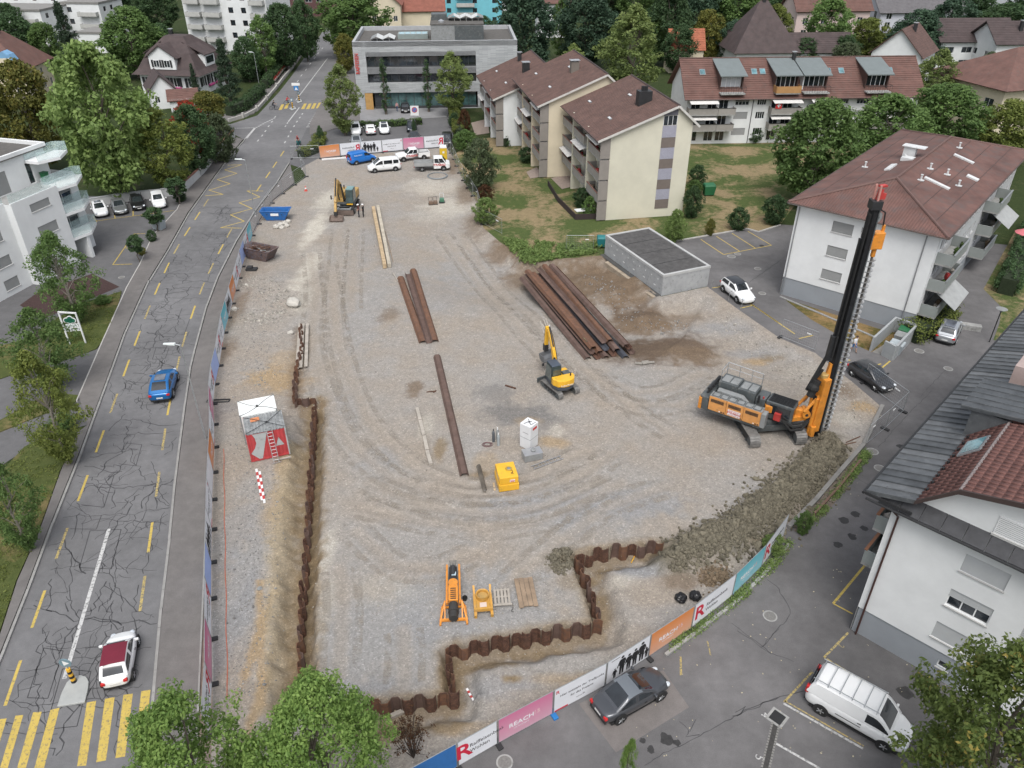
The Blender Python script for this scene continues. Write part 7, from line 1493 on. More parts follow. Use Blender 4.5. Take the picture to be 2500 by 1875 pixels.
def clod_mat(name,col):
 m=NT(name);k=m.mix(1.0,lin(col),m.attr('tint'),'MULTIPLY');k=m.mix(1.0,k,m.ramp(m.noise(9,4,.7),(.3,.75),(.7,1.2)),'MULTIPLY');m.set(col=k,rough=.95,spec=.15);m.bump(m.noise(30,3),.4,.02);return m.mat
CL1=clod_mat('clay_clods',(.140,.126,.094));CL2=clod_mat('brown_clods',(.165,.125,.085));ST=clod_mat('pale_stones',(.33,.31,.275));ST2=clod_mat('grey_stones',(.24,.235,.225))
clods('spoil_heap','long heap of grey-brown clay clods between the drill and the sheet piles',SPOIL_C,5200,.07,.19,CL1,1,SPOIL_W)
clods('spoil_heap','small brown earth heap beside the black bags',[G(1720,1425),G(1775,1400)],420,.05,.12,CL2,2,[.8,.8]);clods('spoil_heap','ring of clay clods around the drilled hole',[G(1345,1365),G(1375,1350),G(1400,1372),G(1370,1395),G(1345,1365)],420,.05,.15,CL1,3,[.45]*5)
clods('stones','loose stones on the left gravel mound',[G(600,680),G(640,700),G(700,740),G(660,790),G(600,770)],500,.04,.14,ST,4,[1.5,2.2,1.8,1.5,1.5]);clods('stones','stones in the excavated bank by the garage',[G(1440,660),G(1520,740),G(1590,790),G(1680,770)],220,.04,.12,ST2,5,[2,2.4,2,1.5])
clods('stones','scattered pale stones across the gravel platform',[G(900,560),G(830,1000),G(1000,1500),G(1350,1480),G(1560,1150),G(1300,860)],4200,.015,.055,ST,6,[6,6,5,3,5,7]);clods('stones','rubble along the left strip by the road fence',[G(640,700),G(620,1000),G(620,1350),G(600,1700)],2200,.015,.07,ST2,7,[3,2,2,1.5]);clods('stones','stones along the gravel bank on the right',[G(1760,760),G(1880,860),G(2060,960),G(2120,1030)],500,.03,.1,ST,8,[1.5,2,2,1.5])
def boulder(label,px,py,s,m=ST):
 p=GS(px,py);R=random.Random(int(px));bm=bmesh.new();bmesh.ops.create_icosphere(bm,subdivisions=2,radius=s)
 for v in bm.verts:v.co*=1+.35*noise.noise(v.co*1.6/s+V((px,0,0)));v.co.z*=.7
 me=bpy.data.meshes.new('boulder');bm.to_mesh(me);bm.free();me.materials.append(M_('limestone',(.42,.40,.36),.9,var=.15,vs=3,bump=.4,bs=15));o=link('boulder',me);o.location=(p.x,p.y,p.z+s*.35);o.rotation_euler=(0,0,R.uniform(0,6));tag(o,label,'boulder')
boulder('large pale boulder on the left gravel mound',717,745,.75)
for i,(x,y,s)in enumerate([(675,556,.42),(685,551,.4),(695,547,.42),(704,543,.4),(688,558,.35),(700,553,.38)]):boulder('limestone boulder behind the blue skip, %s from the left'%ORD[i],x,y,s)
for l,x,y,s in[('lone tan boulder by the road fence',572,757,.32),('small boulder on the mound edge',601,697,.2),('pale slab of stone below the big boulder',710,815,.3)]:boulder(l,x,y,s)
# ================================================================== STEEL SHEET PILES AND TIMBER LYING ON SITE
def lying_pile(par,a,b,z,w,h,m,up=True,name='sheet_pile'):
 A,B=V(a),V(b);d=(B-A).normalized();s=V((-d.y,d.x,0));u=V((0,0,1));pr=[(-w/2,0),(-w*.28,h),(w*.28,h),(w/2,0)]if up else[(-w/2,h),(-w*.28,0),(w*.28,0),(w/2,h)];t=.03;mb=MB()
 for i in range(3):
  (x0,y0),(x1,y1)=pr[i],pr[i+1];e=V((x1-x0,y1-y0)).normalized();nx,ny=-e.y*t,e.x*t
  q=[(x0,y0),(x1,y1),(x1+nx,y1+ny),(x0+nx,y0+ny)];mb.hexa([A+s*x+u*(y+z)for x,y in q],[B+s*x+u*(y+z)for x,y in q])
 return mb.build(name,m,par,fix=True)
def pile_thing(label,pa,pb,w,h,m,z=None,up=True,group=None):
 A,B=GS(*pa),GS(*pb);zz=max(A.z,B.z)if z is None else z;A.z=B.z=0;t=thing('steel_pile',label,'steel pile',(0,0,zz+.02),0,group);lying_pile(t,A,B,0,w,h,m,up);return t
pile_thing('leftmost of three rusty piles lying on the gravel',(978,680),(1033,838),.72,.22,RUST2,group='three rusty piles');pile_thing('middle of three rusty piles lying on the gravel',(996,672),(1048,839),.70,.26,RUST3,up=False,group='three rusty piles');pile_thing('rightmost of three rusty piles, orange-brown',(1009,665),(1062,836),.72,.24,RUST2,group='three rusty piles')
pile_thing('single long brown pile lying right of the timber prop',(1067,872),(1134,1163),.62,.24,RUST3)
def big_stack():
 Z=lambda x,y:(1250+x/5.186,580+y/5.186);G_='stacked steel piles';k=0;zb=0
 lay=[((130,520),(960,1545),0,RUST3,1),((215,500),(1090,1545),0,RUST,0),((330,480),(1190,1530),0,RUST3,1),((400,440),(1290,1510),0,RUST,0),((470,420),(1440,1530),0,STEELD,1),((560,420),(1520,1480),0,RUST3,0),
   ((165,470),(1010,1480),1,RUST3,0),((270,465),(1110,1470),1,RUST2,1),((360,440),(1190,1440),1,STEELD,0),((450,400),(1330,1440),1,RUST3,1),((530,390),(1480,1420),1,RUST,0),
   ((195,440),(1030,1420),2,RUST2,1),((320,400),(1160,1350),2,RUST3,0),((410,370),(1240,1330),2,RUST2,1),((500,365),(1450,1390),2,RUST3,1)]
 for(a,b,lv,m,up)in lay:
  A,B=G(*Z(*a),0),G(*Z(*b),0);z0=max(SH(A.lerp(B,q/6).x,A.lerp(B,q/6).y)for q in range(7))+.01 if lv==0 else zb;zb=z0 if lv==0 and k in(0,3)else zb;A,B=G(*Z(*a),z0+.26*lv),G(*Z(*b),z0+.26*lv);A.z=B.z=0;t=thing('steel_pile','steel pile in the big stack, %s layer, %s from the left'%(['bottom','middle','top'][lv],ORD[k if lv==0 else k-6 if lv==1 else k-11]),'steel pile',(0,0,z0+.30*lv),0,G_);lying_pile(t,A,B,0,.66,.24,m,up);k+=1
  if k==12:one(lambda q:q.hexa([B.lerp(A,.06)+V((-.17,-.1,.245)),B.lerp(A,.11)+V((-.17,-.1,.245)),B.lerp(A,.11)+V((.13,.1,.245)),B.lerp(A,.06)+V((.13,.1,.245))],[p+V((0,0,.01))for p in(B.lerp(A,.06)+V((-.17,-.1,.245)),B.lerp(A,.11)+V((-.17,-.1,.245)),B.lerp(A,.11)+V((.13,.1,.245)),B.lerp(A,.06)+V((.13,.1,.245)))]),'paint_mark',M_('green_mark',(.25,.48,.25),.7),t)
big_stack()
def timber(label,pa,pb,w,h,m,z=0.0,group=None,name='timber_beam',cat='timber'):
 A,B=GS(*pa),GS(*pb);z=max(A.z,B.z)+z;A.z=B.z=z+h/2+.005;return tag(one(lambda k:k.beam(A,B,w,h),name,m,bevel=.015),label,cat,group)
timber('pale timber beam on the left of the timber pair',(912,513),(940,656),.42,.55,WOODP,group='pair of long timber beams');timber('pale timber beam on the right of the timber pair',(923,510),(951,654),.40,.5,M_('grey_timber',(.40,.36,.29),.85,var=.2,bump=.2,bs=20),group='pair of long timber beams');timber('thin dark lath beside the timber pair',(941,566),(960,640),.06,.06,WOODB)
for i,(a,b)in enumerate([((1018,1000),(1026,1028)),((1026,1030),(1035,1066)),((1036,1068),(1043,1102)),((1043,1104),(1052,1136))]):timber('weathered sleeper, %s in the row beside the long pile'%ORD[i],a,b,.28,.2,WOODG,group='row of weathered sleepers')
for i,(a,b)in enumerate([((1319,785),(1331,822)),((1324,793),(1337,820)),((1327,782),(1341,815)),((1333,779),(1340,805))]):timber('short wooden lath behind the small excavator, %s of four'%ORD[i],a,b,.12,.08,WOODG,group='laths by the small excavator')
for i,(a,b)in enumerate([((733,795),(726,905)),((741,795),(735,903)),((751,795),(748,900))]):timber('old timber plank bridging the trench, %s from the left'%ORD[i],a,b,.3,.1,WOODG,.15,'planks over the trench')
timber('short timber at the foot of the front sheet piles',(955,1752),(990,1737),.25,.2,WOODG);timber('rusty bar by the retaining wall',(2065,1082),(2100,1066),.06,.06,RUST2,name='steel_bar',cat='bar');timber('second rusty bar by the retaining wall',(2063,1086),(2090,1080),.06,.06,RUST2,name='steel_bar',cat='bar');timber('little plank by the yellow generator',(1205,1180),(1208,1198),.15,.05,WOODP);timber('white pipe lying before the orange far banner',(786,391),(860,386),.25,.2,WHITE2,name='plastic_pipe',cat='pipe');timber('short grey lath left of the three rusty piles',(960,668),(971,687),.12,.1,WOODG);timber('yellow peg in the clay below the upper sheet piles',(1541,1375),(1549,1360),.06,.06,YELLOW,name='peg',cat='peg')
def plank_set(label,px,n,w,L,rz,m,stringers=True,name='plank_platform'):
 p=GS(*px);t=thing(name,label,'planks',(p.x,p.y,p.z),rz)
 for i in range(n):one(lambda k:k.box(-n*w/2+i*w+.012,-n*w/2+(i+1)*w-.012,-L/2+random.uniform(-.05,.05),L/2+random.uniform(-.05,.05),.10,.15),'plank',m,t)
 if stringers:
  for y in(-L*.4,0,L*.4):one(lambda k:k.box(-n*w/2,n*w/2,y-.05,y+.05,.005,.1),'bearer',WOODG,t)
plank_set('brown plank platform right of the pale pallet',(1284,1449),4,.29,2.25,radians(8),WOODB)
def pallet():
 p=GS(1226,1460);t=thing('pallet','pale wooden pallet between orange frame and plank platform','pallet',(p.x,p.y,p.z),radians(5))
 for i in range(5):one(lambda k:k.box(-.5+i*.21,-.5+i*.21+.14,-.6,.6,.12,.15),'slat',WOODG,t)
 for y in(-.6,-.05,.48):one(lambda k:k.box(-.5,.48,y,y+.12,.1,.12).box(-.5,-.38,y,y+.12,.02,.1).box(.36,.48,y,y+.12,.02,.1),'bearer',WOODG,t)
 one(lambda k:k.box(-.56,.56,-.72,-.6,.14,.2),'front_board',WOODG,t);tag(one(lambda k:k.path([(p.x+.62,p.y-.4,p.z+.05),(p.x+.66,p.y-.8,p.z+.05),(p.x+.55,p.y-1.05,p.z+.05),(p.x+.7,p.y-1.1,p.z+.05)],.015,5),'cable',BLACK),'black cable lying below the pallet','cable')
pallet()
def barrier(label,pa,pb,n,w=.16):
 A,B=GS(*pa),GS(*pb);t=thing('barrier_board',label,'barrier board',(A.x,A.y,max(A.z,B.z)),atan2(B.y-A.y,B.x-A.x));L=Vector((B.x-A.x,B.y-A.y)).length
 for i in range(n):one(lambda k:k.box(L*i/n,L*(i+1)/n,-w/2,w/2,.02,.06),'stripe',REDM if i%2 else WHITE2,t)
barrier('red and white barrier board on the left strip, left of two',(626,1146),(640,1222),9);barrier('red and white barrier board on the left strip, right of two',(634,1152),(646,1229),9);barrier('short red and white bar by the front sheet piles',(1140,1685),(1155,1711),5,.12)
# ================================================================== CONTAINERS, BOXES
def container():
 A,B=V((-19.4,45.06,0)),V((-16.7,46.1,0));rz=atan2(B.y-A.y,B.x-A.x);W,D,H_=2.85,2.35,2.5;t=thing('site_container','grey and red ten-foot container with corrugated roof beside the trench','container',(A.x,A.y,.02),rz)
 CG=M_('container_grey',(.38,.40,.40),.55,var=.1,dirt=(.26,.25,.24),dirt_amt=.3);CR=M_('container_red',(.43,.055,.06),.5,var=.12,dirt=(.30,.08,.08),dirt_amt=.2)
 one(lambda k:k.box(.06,W-.06,.06,D-.06,.12,H_-.06),'body',CG,t)
 n=22
 def corr(m,x0,x1,z0,z1,y):
  k=int((x1-x0)/.065);vs=[]
  for i in range(k+1):x=x0+(x1-x0)*i/k;yy=y-(.03 if(i//2)%2 else 0);vs+=[(x,yy,z0),(x,yy,z1)]
  m.add(vs,[(2*i,2*i+2,2*i+3,2*i+1)for i in range(k)])
 one(lambda m:corr(m,.05,W-.05,.14,H_-.08,.05),'front_panel',CR,t)
 def shp(pts,nm,mm,y):one(lambda m:m.prism(pts,y-.004,y,'y'),nm,mm,t)
 shp([(.45,2.4),(1.5,2.4),(.85,.14),(.62,.14),(.12,.75),(.45,1.15),(.62,1.6),(.58,2.05)],'white_stripe',CG,.012);shp([(1.95,1.0),(2.55,1.0),(2.22,1.75)],'white_triangle',CG,.012)
 for x in(0,W-.1):one(lambda m:m.box(x,x+.1,0,.1,0,H_).box(x,x+.1,D-.1,D,0,H_),'corner_post',CG if x else CR,t)
 one(lambda m:m.box(.1,W-.1,0,.06,0,.14).box(.1,W-.1,D-.06,D,0,.14),'bottom_rail',CR,t)
 def roofc(m):
  k=36;vs=[]
  for i in range(k+1):x=W*i/k;z=H_-.02+(.05 if i%3==1 else 0);vs+=[(x,0,z),(x,D,z)]
  m.add(vs,[(2*i,2*i+2,2*i+3,2*i+1)for i in range(k)]);
 one(roofc,'roof',M_('dirty_roof_sheet',(.30,.31,.31),.6,.3,var=.3,vs=2.5,dirt=(.12,.12,.12),dirt_amt=.4),t)
 def sling(m,pts):m.path(pts,.02,5)
 one(lambda m:[sling(m,[(x,y,H_+.06),(W/2+.2,D/2-.2,H_+.12)])for x,y in((.05,.05),(W-.05,.05),(.05,D-.05),(W-.05,D-.05))]+[m.ball((W/2+.2,D/2-.2,H_+.14),.09,8,5)],'lifting_chains',DARKM,t)
 one(lambda m:m.poly([(.5,D*.62,H_+.055),(1.15,D*.62,H_+.055),(1.15,D*.85,H_+.055),(.5,D*.85,H_+.055)]),'orange_spray',M_('orange_spray',(.52,.20,.09),.8,var=.4,vs=9),t)
 l=thing('ladder','aluminium ladder leaning on the red side of the container','ladder',(A.x,A.y,.02),rz)
 def lad(m):
  for s in(0,.38):m.beam((1.55+s,-.75,0),(1.5+s,-.03,2.6),.05,.03)
  for i in range(1,10):f=i/10;m.tube((1.55-.05*f,-.75+.72*f,2.6*f),(1.93-.05*f,-.75+.72*f,2.6*f),.018,5)
  m.beam((1.4,-.76,.04),(2.1,-.76,.04),.05,.08)
 one(lad,'ladder_frame',ALU,l)
 tag(one(lambda m:m.beam((A.x+cos(rz)*1.7+.2,A.y+sin(rz)*1.7-.45,.1),(A.x+cos(rz)*2.8+.2,A.y+sin(rz)*2.8-.45,.1),.12,.1),'grey_plank',WOODG),'grey plank at the foot of the red container side','plank')
 P0=A+V((-sin(rz),cos(rz),0))*2.42+V((cos(rz),sin(rz),0))*-.2;u=thing('white_container','white sanitary container behind the red and grey one','container',(P0.x,P0.y,.02),rz);w2,d2,h2=2.75,2.15,2.6
 CW=M_('container_white',(.72,.74,.73),.5,var=.05);one(lambda k:k.box(0,w2,0,d2,.1,h2),'body',CW,u,bevel=.02)
 one(lambda k:k.box(.08,w2-.08,.08,d2-.08,h2,h2+.03),'roof',CW,u);
 for x in(-.01,w2-.09):
  for y in(-.01,d2-.09):one(lambda k:k.box(x,x+.1,y,y+.1,0,h2+.06),'corner_post',GREYL,u)
 def sl2(m):
  for x,y in((0,0),(w2,0),(0,d2),(w2,d2)):
   pts=[(x+(w2/2-x)*f,y+(d2/2-.2-y)*f+.12*sin(pi*f)*(1 if x else-1),h2+.05)for f in(0,.25,.5,.75,1)];m.path(pts,.018,5)
  m.ball((w2/2,d2/2-.2,h2+.1),.1,8,5)
 one(sl2,'lifting_slings',DARKM,u)
container()
def boxes():
 p=GS(1237,1180);t=thing('generator','yellow generator box with hose and cable on its lid','generator',(p.x,p.y,p.z),radians(12));W,D,H_=1.45,1.8,1.25
 one(lambda k:k.box(-W/2,W/2,-D/2,D/2,.05,.62),'base',YELLOW,t,bevel=.03);one(lambda k:k.box(-W/2+.04,W/2-.04,-D/2+.04,D/2-.04,.63,H_),'lid',YELLOW,t,bevel=.05);one(lambda k:k.box(-W/2+.02,W/2-.02,-D/2+.02,D/2-.02,.0,.05),'skid',DARKM,t)
 one(lambda k:k.box(.05,.42,-D/2+.015,-D/2+.035,.82,1.02),'label_plate',WHITE2,t);text('STRABAG','lettering',.085,RS,t,frameM((.235,-D/2+.012,.95),(1,0,0),(0,0,1)));one(lambda k:k.box(.1,.37,-D/2+.008,-D/2+.012,.84,.89),'label_line',RS,t)
 one(lambda k:k.box(-W/2+.015,-W/2+.03,-.55,.1,.75,1.1),'side_panel',M_('pale_yellow_panel',(.60,.45,.22),.5),t)
 q=p+V((.15,.1,1.26));h=thing('cable_reel','coiled yellow cable lying on the generator','cable coil',(q.x,q.y,q.z),0)
 one(lambda k:[k.path([(.24*cos(a*pi/8)*r,.24*sin(a*pi/8)*r,.03+.01*j)for a in range(17)],.02,5)for j,r in enumerate((1,.85,.7))],'coil',M_('ochre_cable',(.42,.28,.05),.6),h);one(lambda k:k.lathe([(.13,0),(.13,.05)],12),'reel_plate',GREYL,h);one(lambda k:k.path([(.2,-.1,.02),(.3,-.4,.02),(.15,-.5,.02),(.35,-.55,.02)],.02,5),'loose_end',DARKM,h)
 p=GS(1291,1088);t=thing('white_cabinet','tall white cabinet with cables on its top','cabinet',(p.x,p.y,p.z),radians(-38));one(lambda k:k.box(-.5,.5,-.5,.5,.04,2.2),'body',M_('cabinet_white',(.66,.67,.68),.5,var=.06),t,bevel=.03);one(lambda k:k.box(-.51,.51,-.51,.51,1.0,1.03),'joint',GREYL,t);one(lambda k:k.path([(-.3,.3,2.22),(0,0,2.3),(.3,-.2,2.22),(.4,.3,2.22)],.018,5).path([(-.2,-.4,2.22),(0,0,2.3),(.1,.2,2.22)],.018,5).ball((0,0,2.26),.06,6,4),'cables',DARKM,t);one(lambda k:k.box(.505,.515,-.2,.3,1.75,1.95),'name_plate',RS,t);one(lambda k:k.box(-.2,.3,-.515,-.505,1.5,1.52),'handle',DARKM,t)
 p=GS(1299,1118);t=thing('grey_box','galvanised box beside the white cabinet','box',(p.x,p.y,p.z),radians(18));one(lambda k:k.box(-.7,.7,-.42,.42,.02,.6),'body',GALV,t,bevel=.02);one(lambda k:k.box(-.72,.72,-.44,.44,.6,.66),'lid',ALU,t,bevel=.02);one(lambda k:k.lathe([(.2,0),(.2,.08),(.1,.1)],12,(.1,.05,.66)),'cap',GREYL,t)
 A,B=GS(1300,1144),GS(1372,1117);d=(B-A).normalized();s=V((-d.y,d.x,0))*.19;A.z=B.z=max(A.z,B.z)+.05;t=thing('ladder','ladder lying flat on the gravel by the galvanised box','ladder',(0,0,0));one(lambda k:[k.beam(A+s,B+s,.05,.04),k.beam(A-s,B-s,.05,.04)]+[k.tube(A.lerp(B,(i+.5)/8)-s,A.lerp(B,(i+.5)/8)+s,.018,5)for i in range(8)],'ladder_frame',ALU,t)
 for i,(x,y,c)in enumerate([(1205,1078,'dark grey'),(1215,1074,'white-topped'),(1217,1087,'pale grey')]):
  p=GS(x,y);t=thing('gas_cylinder','%s gas cylinder standing by the white cabinet'%c,'gas cylinder',(p.x,p.y,p.z),0,'gas cylinders');one(lambda k:k.lathe([(.11,0),(.11,.85),(.07,.98),(.035,1.02)],12),'bottle',[M_('cyl_dark',(.09,.10,.11),.5),GREYL,M_('cyl_pale',(.30,.33,.34),.5)][i],t);one(lambda k:k.tube((0,0,1.0),(0,0,1.18),.04,8),'valve_cap',[DARKM,WHITE2,WHITE2][i],t)
 p=GS(1190,1086);tag(one(lambda k:[k.path([(p.x+.42*r*cos(a*pi/7),p.y+.3*r*sin(a*pi/7),p.z+.03+.02*j)for a in range(15)],.018,4)for j,r in enumerate((1,.8,.6))],'hose_coil',M_('red_brown_hose',(.10,.035,.04),.6)),'reddish coiled gas hose by the cylinders','hose')
 p=GS(1068,430);tag(one(lambda k:[k.path([(p.x+1.5*r*cos(a*pi/12),p.y+1.5*r*sin(a*pi/12),p.z+.06+.04*j)for a in range(25)],.06,5)for j,r in enumerate((1,.93))],'hose_coil',M_('grey_hose',(.20,.22,.23),.6)),'large coil of grey hose below the dropside truck','hose')
 A,B=GS(1168,1140),GS(1184,1203);d=(B-A);L=d.length;t=thing('auger_section','short spare auger section beside the generator','auger',(A.x,A.y,max(A.z,B.z)+.17),atan2(d.y,d.x));one(lambda k:k.tube((0,0,0),(L,0,0),.06,8),'shaft',TRACKM,t);auger_flight(L,.17,.06,.16,'flight',M_('muddy_steel',(.19,.17,.145),.7,.3,var=.3),t,Matrix.Rotation(pi/2,4,'Y'))
def auger_flight(L,r,ri,pitch,name,m,par,M=None):
 n=12;k=int(L/pitch*n);mb=MB();vs=[]
 for i in range(k+1):
  a=2*pi*i/n;z=L*i/k
  for rr,dz in((ri,0),(r,0),(r,.03),(ri,.03)):vs.append((rr*cos(a),rr*sin(a),z+dz))
 fs=[]
 for i in range(k):fs+=[(4*i+j,4*i+(j+1)%4,4*i+4+(j+1)%4,4*i+4+j)for j in range(4)]
 mb.add(vs,fs);o=mb.build(name,m,par)
 if M is not None:o.matrix_local=M
 return o
boxes()
# ================================================================== SKIPS
def skip(label,pc,rz,m,L,W,H_,fill):
 p=GS(*pc);t=thing('skip',label,'skip',(p.x,p.y,p.z),rz);a,b=L/2,W/2;q=.62
 lo=[(-a*q,-b*.8,.04),(a*q,-b*.8,.04),(a*q,b*.8,.04),(-a*q,b*.8,.04)];hi=[(-a,-b,H_),(a,-b,H_),(a,b,H_),(-a,b,H_)]
 mb=MB();mb.add(lo+hi,[(0,3,2,1),(0,1,5,4),(1,2,6,5),(2,3,7,6),(3,0,4,7)]);s=.93;lo2=[(x*s,y*s,.1)for x,y,z in lo];hi2=[(x*s,y*s,H_)for x,y,z in hi];mb.add(lo2+hi2,[(0,1,2,3),(0,4,5,1),(1,5,6,2),(2,6,7,3),(3,7,4,0)]);mb.add(hi+hi2,[(0,1,5,4),(1,2,6,5),(2,3,7,6),(3,0,4,7)]);mb.build('tub',m,t)
 one(lambda k:k.path([(-a,-b,H_),(a,-b,H_),(a,b,H_),(-a,b,H_),(-a,-b,H_)],.05,6),'rim',m,t)
 for x in(-a*.5,a*.5):
  for y in(-1,1):one(lambda k:k.tube((x,y*(b*.95),H_*.7),(x,y*(b*1.12),H_*.7),.05,8),'lifting_lug',DARKM,t)
 R=random.Random(5)
 if fill=='scrap':
  for i in range(26):
   z=H_*R.uniform(.55,.95);u,v=R.uniform(-a*.8,a*.6),R.uniform(-b*.75,b*.75);an=R.gauss(.1,.5);Lq=R.uniform(.8,1.8);one(lambda k:k.beam((u-cos(an)*Lq/2,v-sin(an)*Lq/2,z),(u+cos(an)*Lq/2,v+sin(an)*Lq/2,z+R.uniform(-.1,.15)),R.uniform(.05,.16),.05),'scrap_bar',R.choice([RUST2,RUST,RUST3,GREYL]),t)
  one(lambda k:k.poly([(-a*.8,-b*.85,H_*.5),(a*.8,-b*.85,H_*.5),(a*.8,b*.85,H_*.5),(-a*.8,b*.85,H_*.5)]),'contents',RUST,t)
 else:
  one(lambda k:k.box(-.5,.5,-b*.93-.06,-b*.93-.03,H_*.55,H_*.8)and k,'name_plate',WHITE2,t);one(lambda k:k.poly([(-a*.75,-b*.85,H_*.45),(a*.75,-b*.85,H_*.45),(a*.75,b*.85,H_*.45),(-a*.75,b*.85,H_*.45)]),'contents',M_('skip_dirt',(.10,.075,.06),.95,var=.3),t)
 return t
skip('blue skip beside the road fence',(676,534),radians(2),M_('skip_blue',(.02,.12,.36),.5,var=.15,dirt=(.10,.09,.10),dirt_amt=.25),3.7,1.7,1.25,'')
skip('rusty skip full of scrap steel',(638,630),radians(-24),M_('skip_rusty',(.12,.08,.07),.7,var=.35,vs=2,dirt=(.10,.13,.18),dirt_amt=.45),4.0,1.9,1.35,'scrap')
# ================================================================== SPARE DRILL PARTS (orange)
def drill_tools():
 p=GS(1108,1512);t=thing('drill_tool','orange rotary drive lying on its frame in front of the sheet piles','drill tool',(p.x,p.y,p.z),radians(4));t.scale=(.82,.86,.82)
 for s in(-1,1):
  one(lambda k:k.beam((s*.95,-.55,.12),(s*.82,1.0,.12),.14,.16).beam((s*.95,-.3,.12),(s*.62,.9,.75),.1,.1).beam((s*.62,-.2,.12),(s*.62,.95,.75),.09,.1).beam((s*.82,1.0,.12),(s*.6,.95,.8),.1,.1),'side_frame',ORANGE,t)
 one(lambda k:k.beam((-1.0,-.15,.15),(1.0,-.15,.15),.16,.16).beam((-.8,.9,.2),(.8,.9,.2),.12,.12),'cross_beam',ORANGE,t)
 one(lambda k:k.box(-.36,.36,.9,2.3,.35,.95),'gear_housing',ORANGE,t,bevel=.05);one(lambda k:[k.box(-.2,.2,1.0+.18*i,1.08+.18*i,.95,.97)for i in range(6)],'vent_slots',DARKM,t);one(lambda k:k.tube((0,-.35,.5),(0,.9,.55),.33,14).tube((0,.15,.52),(0,.45,.52),.38,14),'drill_head',M_('dark_tool_steel',(.05,.048,.045),.6,.3),t);one(lambda k:k.lathe([(.36,0),(.36,.12),(.26,.14)],14,(0,2.5,.85)),'flange',ORANGE,t)
 one(lambda k:k.box(-.3,.3,2.3,4.0,.4,.95).tube((0,3.2,.9),(0,3.9,1.1),.2,10),'hydraulic_block',DARKM,t,bevel=.03);one(lambda k:[k.tube((-.2+.13*i,3.9,.9),(-.22+.15*i,4.4,1.15),.035,5)for i in range(4)],'hose_ends',GREYM,t);one(lambda k:k.box(-.1,.22,3.1,3.4,.96,1.05),'motor_cap',M_('pale_blue',(.40,.50,.56),.5),t)
 for s in(-1,1):one(lambda k:k.beam((s*.48,.9,.55),(s*.46,4.3,.75),.14,.22),'guide_rail',ORANGE,t)
 p=GS(1180,1488);t=thing('drill_tool','small yellow-orange clamp frame right of the orange rotary drive','drill tool',(p.x,p.y,p.z),radians(6));YO=M_('sandy_orange',(.50,.27,.055),.55,var=.15,dirt=(.40,.28,.14),dirt_amt=.3)
 for s in(-1,1):one(lambda k:k.beam((s*.48,-.65,.15),(s*.48,.85,.35),.16,.28).beam((s*.48,.8,.35),(s*.5,1.25,.75),.12,.18),'side_beam',YO,t)
 one(lambda k:k.beam((-.55,-.35,.42),(.55,-.35,.42),.14,.2),'cross_beam',YO,t);one(lambda k:k.box(-.4,.4,-.35,.55,.2,.5),'plate',YO,t,bevel=.03)
 def funnel(m):
  n=18;vs=[]
  for r,z in((.40,.75),(.40,.5),(.34,.5),(.34,.72)):vs+=[(r*cos(2*pi*i/n),.55+r*sin(2*pi*i/n),z)for i in range(n)]
  m.add(vs,[(k*n+i,k*n+(i+1)%n,((k+1)%4)*n+(i+1)%n,((k+1)%4)*n+i)for k in range(4)for i in range(n)])
 one(funnel,'guide_ring',YO,t);one(lambda k:k.lathe([(.33,.52),(.33,.55)],16,(0,.55,0)),'ring_floor',OCHRE,t);one(lambda k:k.poly([(-.2,-.25,.51),(.2,-.25,.51),(.2,.1,.51),(-.2,.1,.51)]),'sticker',M_('pale_sticker',(.6,.5,.45),.6),t)
 p=GS(1135,1464);tag(one(lambda k:k.lathe([(.12,0),(.16,.22),(.14,.22),(.1,.03)],12,(p.x,p.y,p.z)),'bucket',BLACK),'small black bucket right of the orange rotary drive','bucket')
drill_tools()
# ================================================================== TRACKED UNDERCARRIAGE
def track(par,L,W,H_,x0,y0,z0=0.0,shoes=True,m=None,n_out=None):
 """crawler track along local x centred at (x0,y0)"""
 r=H_/2;s=L/2-r;core=one(lambda k:k.prism([(x0-s+r*.8*cos(a),z0+r+r*.8*sin(a))for a in[pi/2+pi*i/8 for i in range(9)]]+[(x0+s+r*.8*cos(a),z0+r+r*.8*sin(a))for a in[-pi/2+pi*i/8 for i in range(9)]],y0-W*.28,y0+W*.28,'y'),'track',DARKM,par)
 per=4*s+2*pi*r;n=n_out or int(per/.2);sh=MB();sh.box(-.088,.088,-W/2,W/2,-.03,.02);sh.box(-.02,.02,-W/2,W/2,.02,.05);me=sh.mesh('track_shoe');me.materials.append(m or TRACKM)
 for i in range(n):
  q=per*i/n
  if q<2*s:x,z,a=-s+q,2*r,0
  elif q<2*s+pi*r:th=(q-2*s)/r;x,z,a=s+r*sin(th),r+r*cos(th),th
  elif q<4*s+pi*r:x,z,a=s-(q-2*s-pi*r),0,pi
  else:th=(q-4*s-pi*r)/r;x,z,a=-s-r*sin(th),r-r*cos(th),pi+th
  o=link('track_shoe',me,core);o.matrix_local=Matrix.Translation((x0+x,y0,z0+z))@Matrix.Rotation(a,4,'Y')
 for x in(-s,s):one(lambda k:k.tube((x0+x,y0-W*.36,z0+r),(x0+x,y0+W*.36,z0+r),r*.72,14),'sprocket',GREYM,core)
 for i in range(5):xx=x0-s*.7+s*1.4*i/4;one(lambda k:k.tube((xx,y0-W*.33,z0+.14),(xx,y0+W*.33,z0+.14),.12,10),'roller',GREYM,core)
 return core
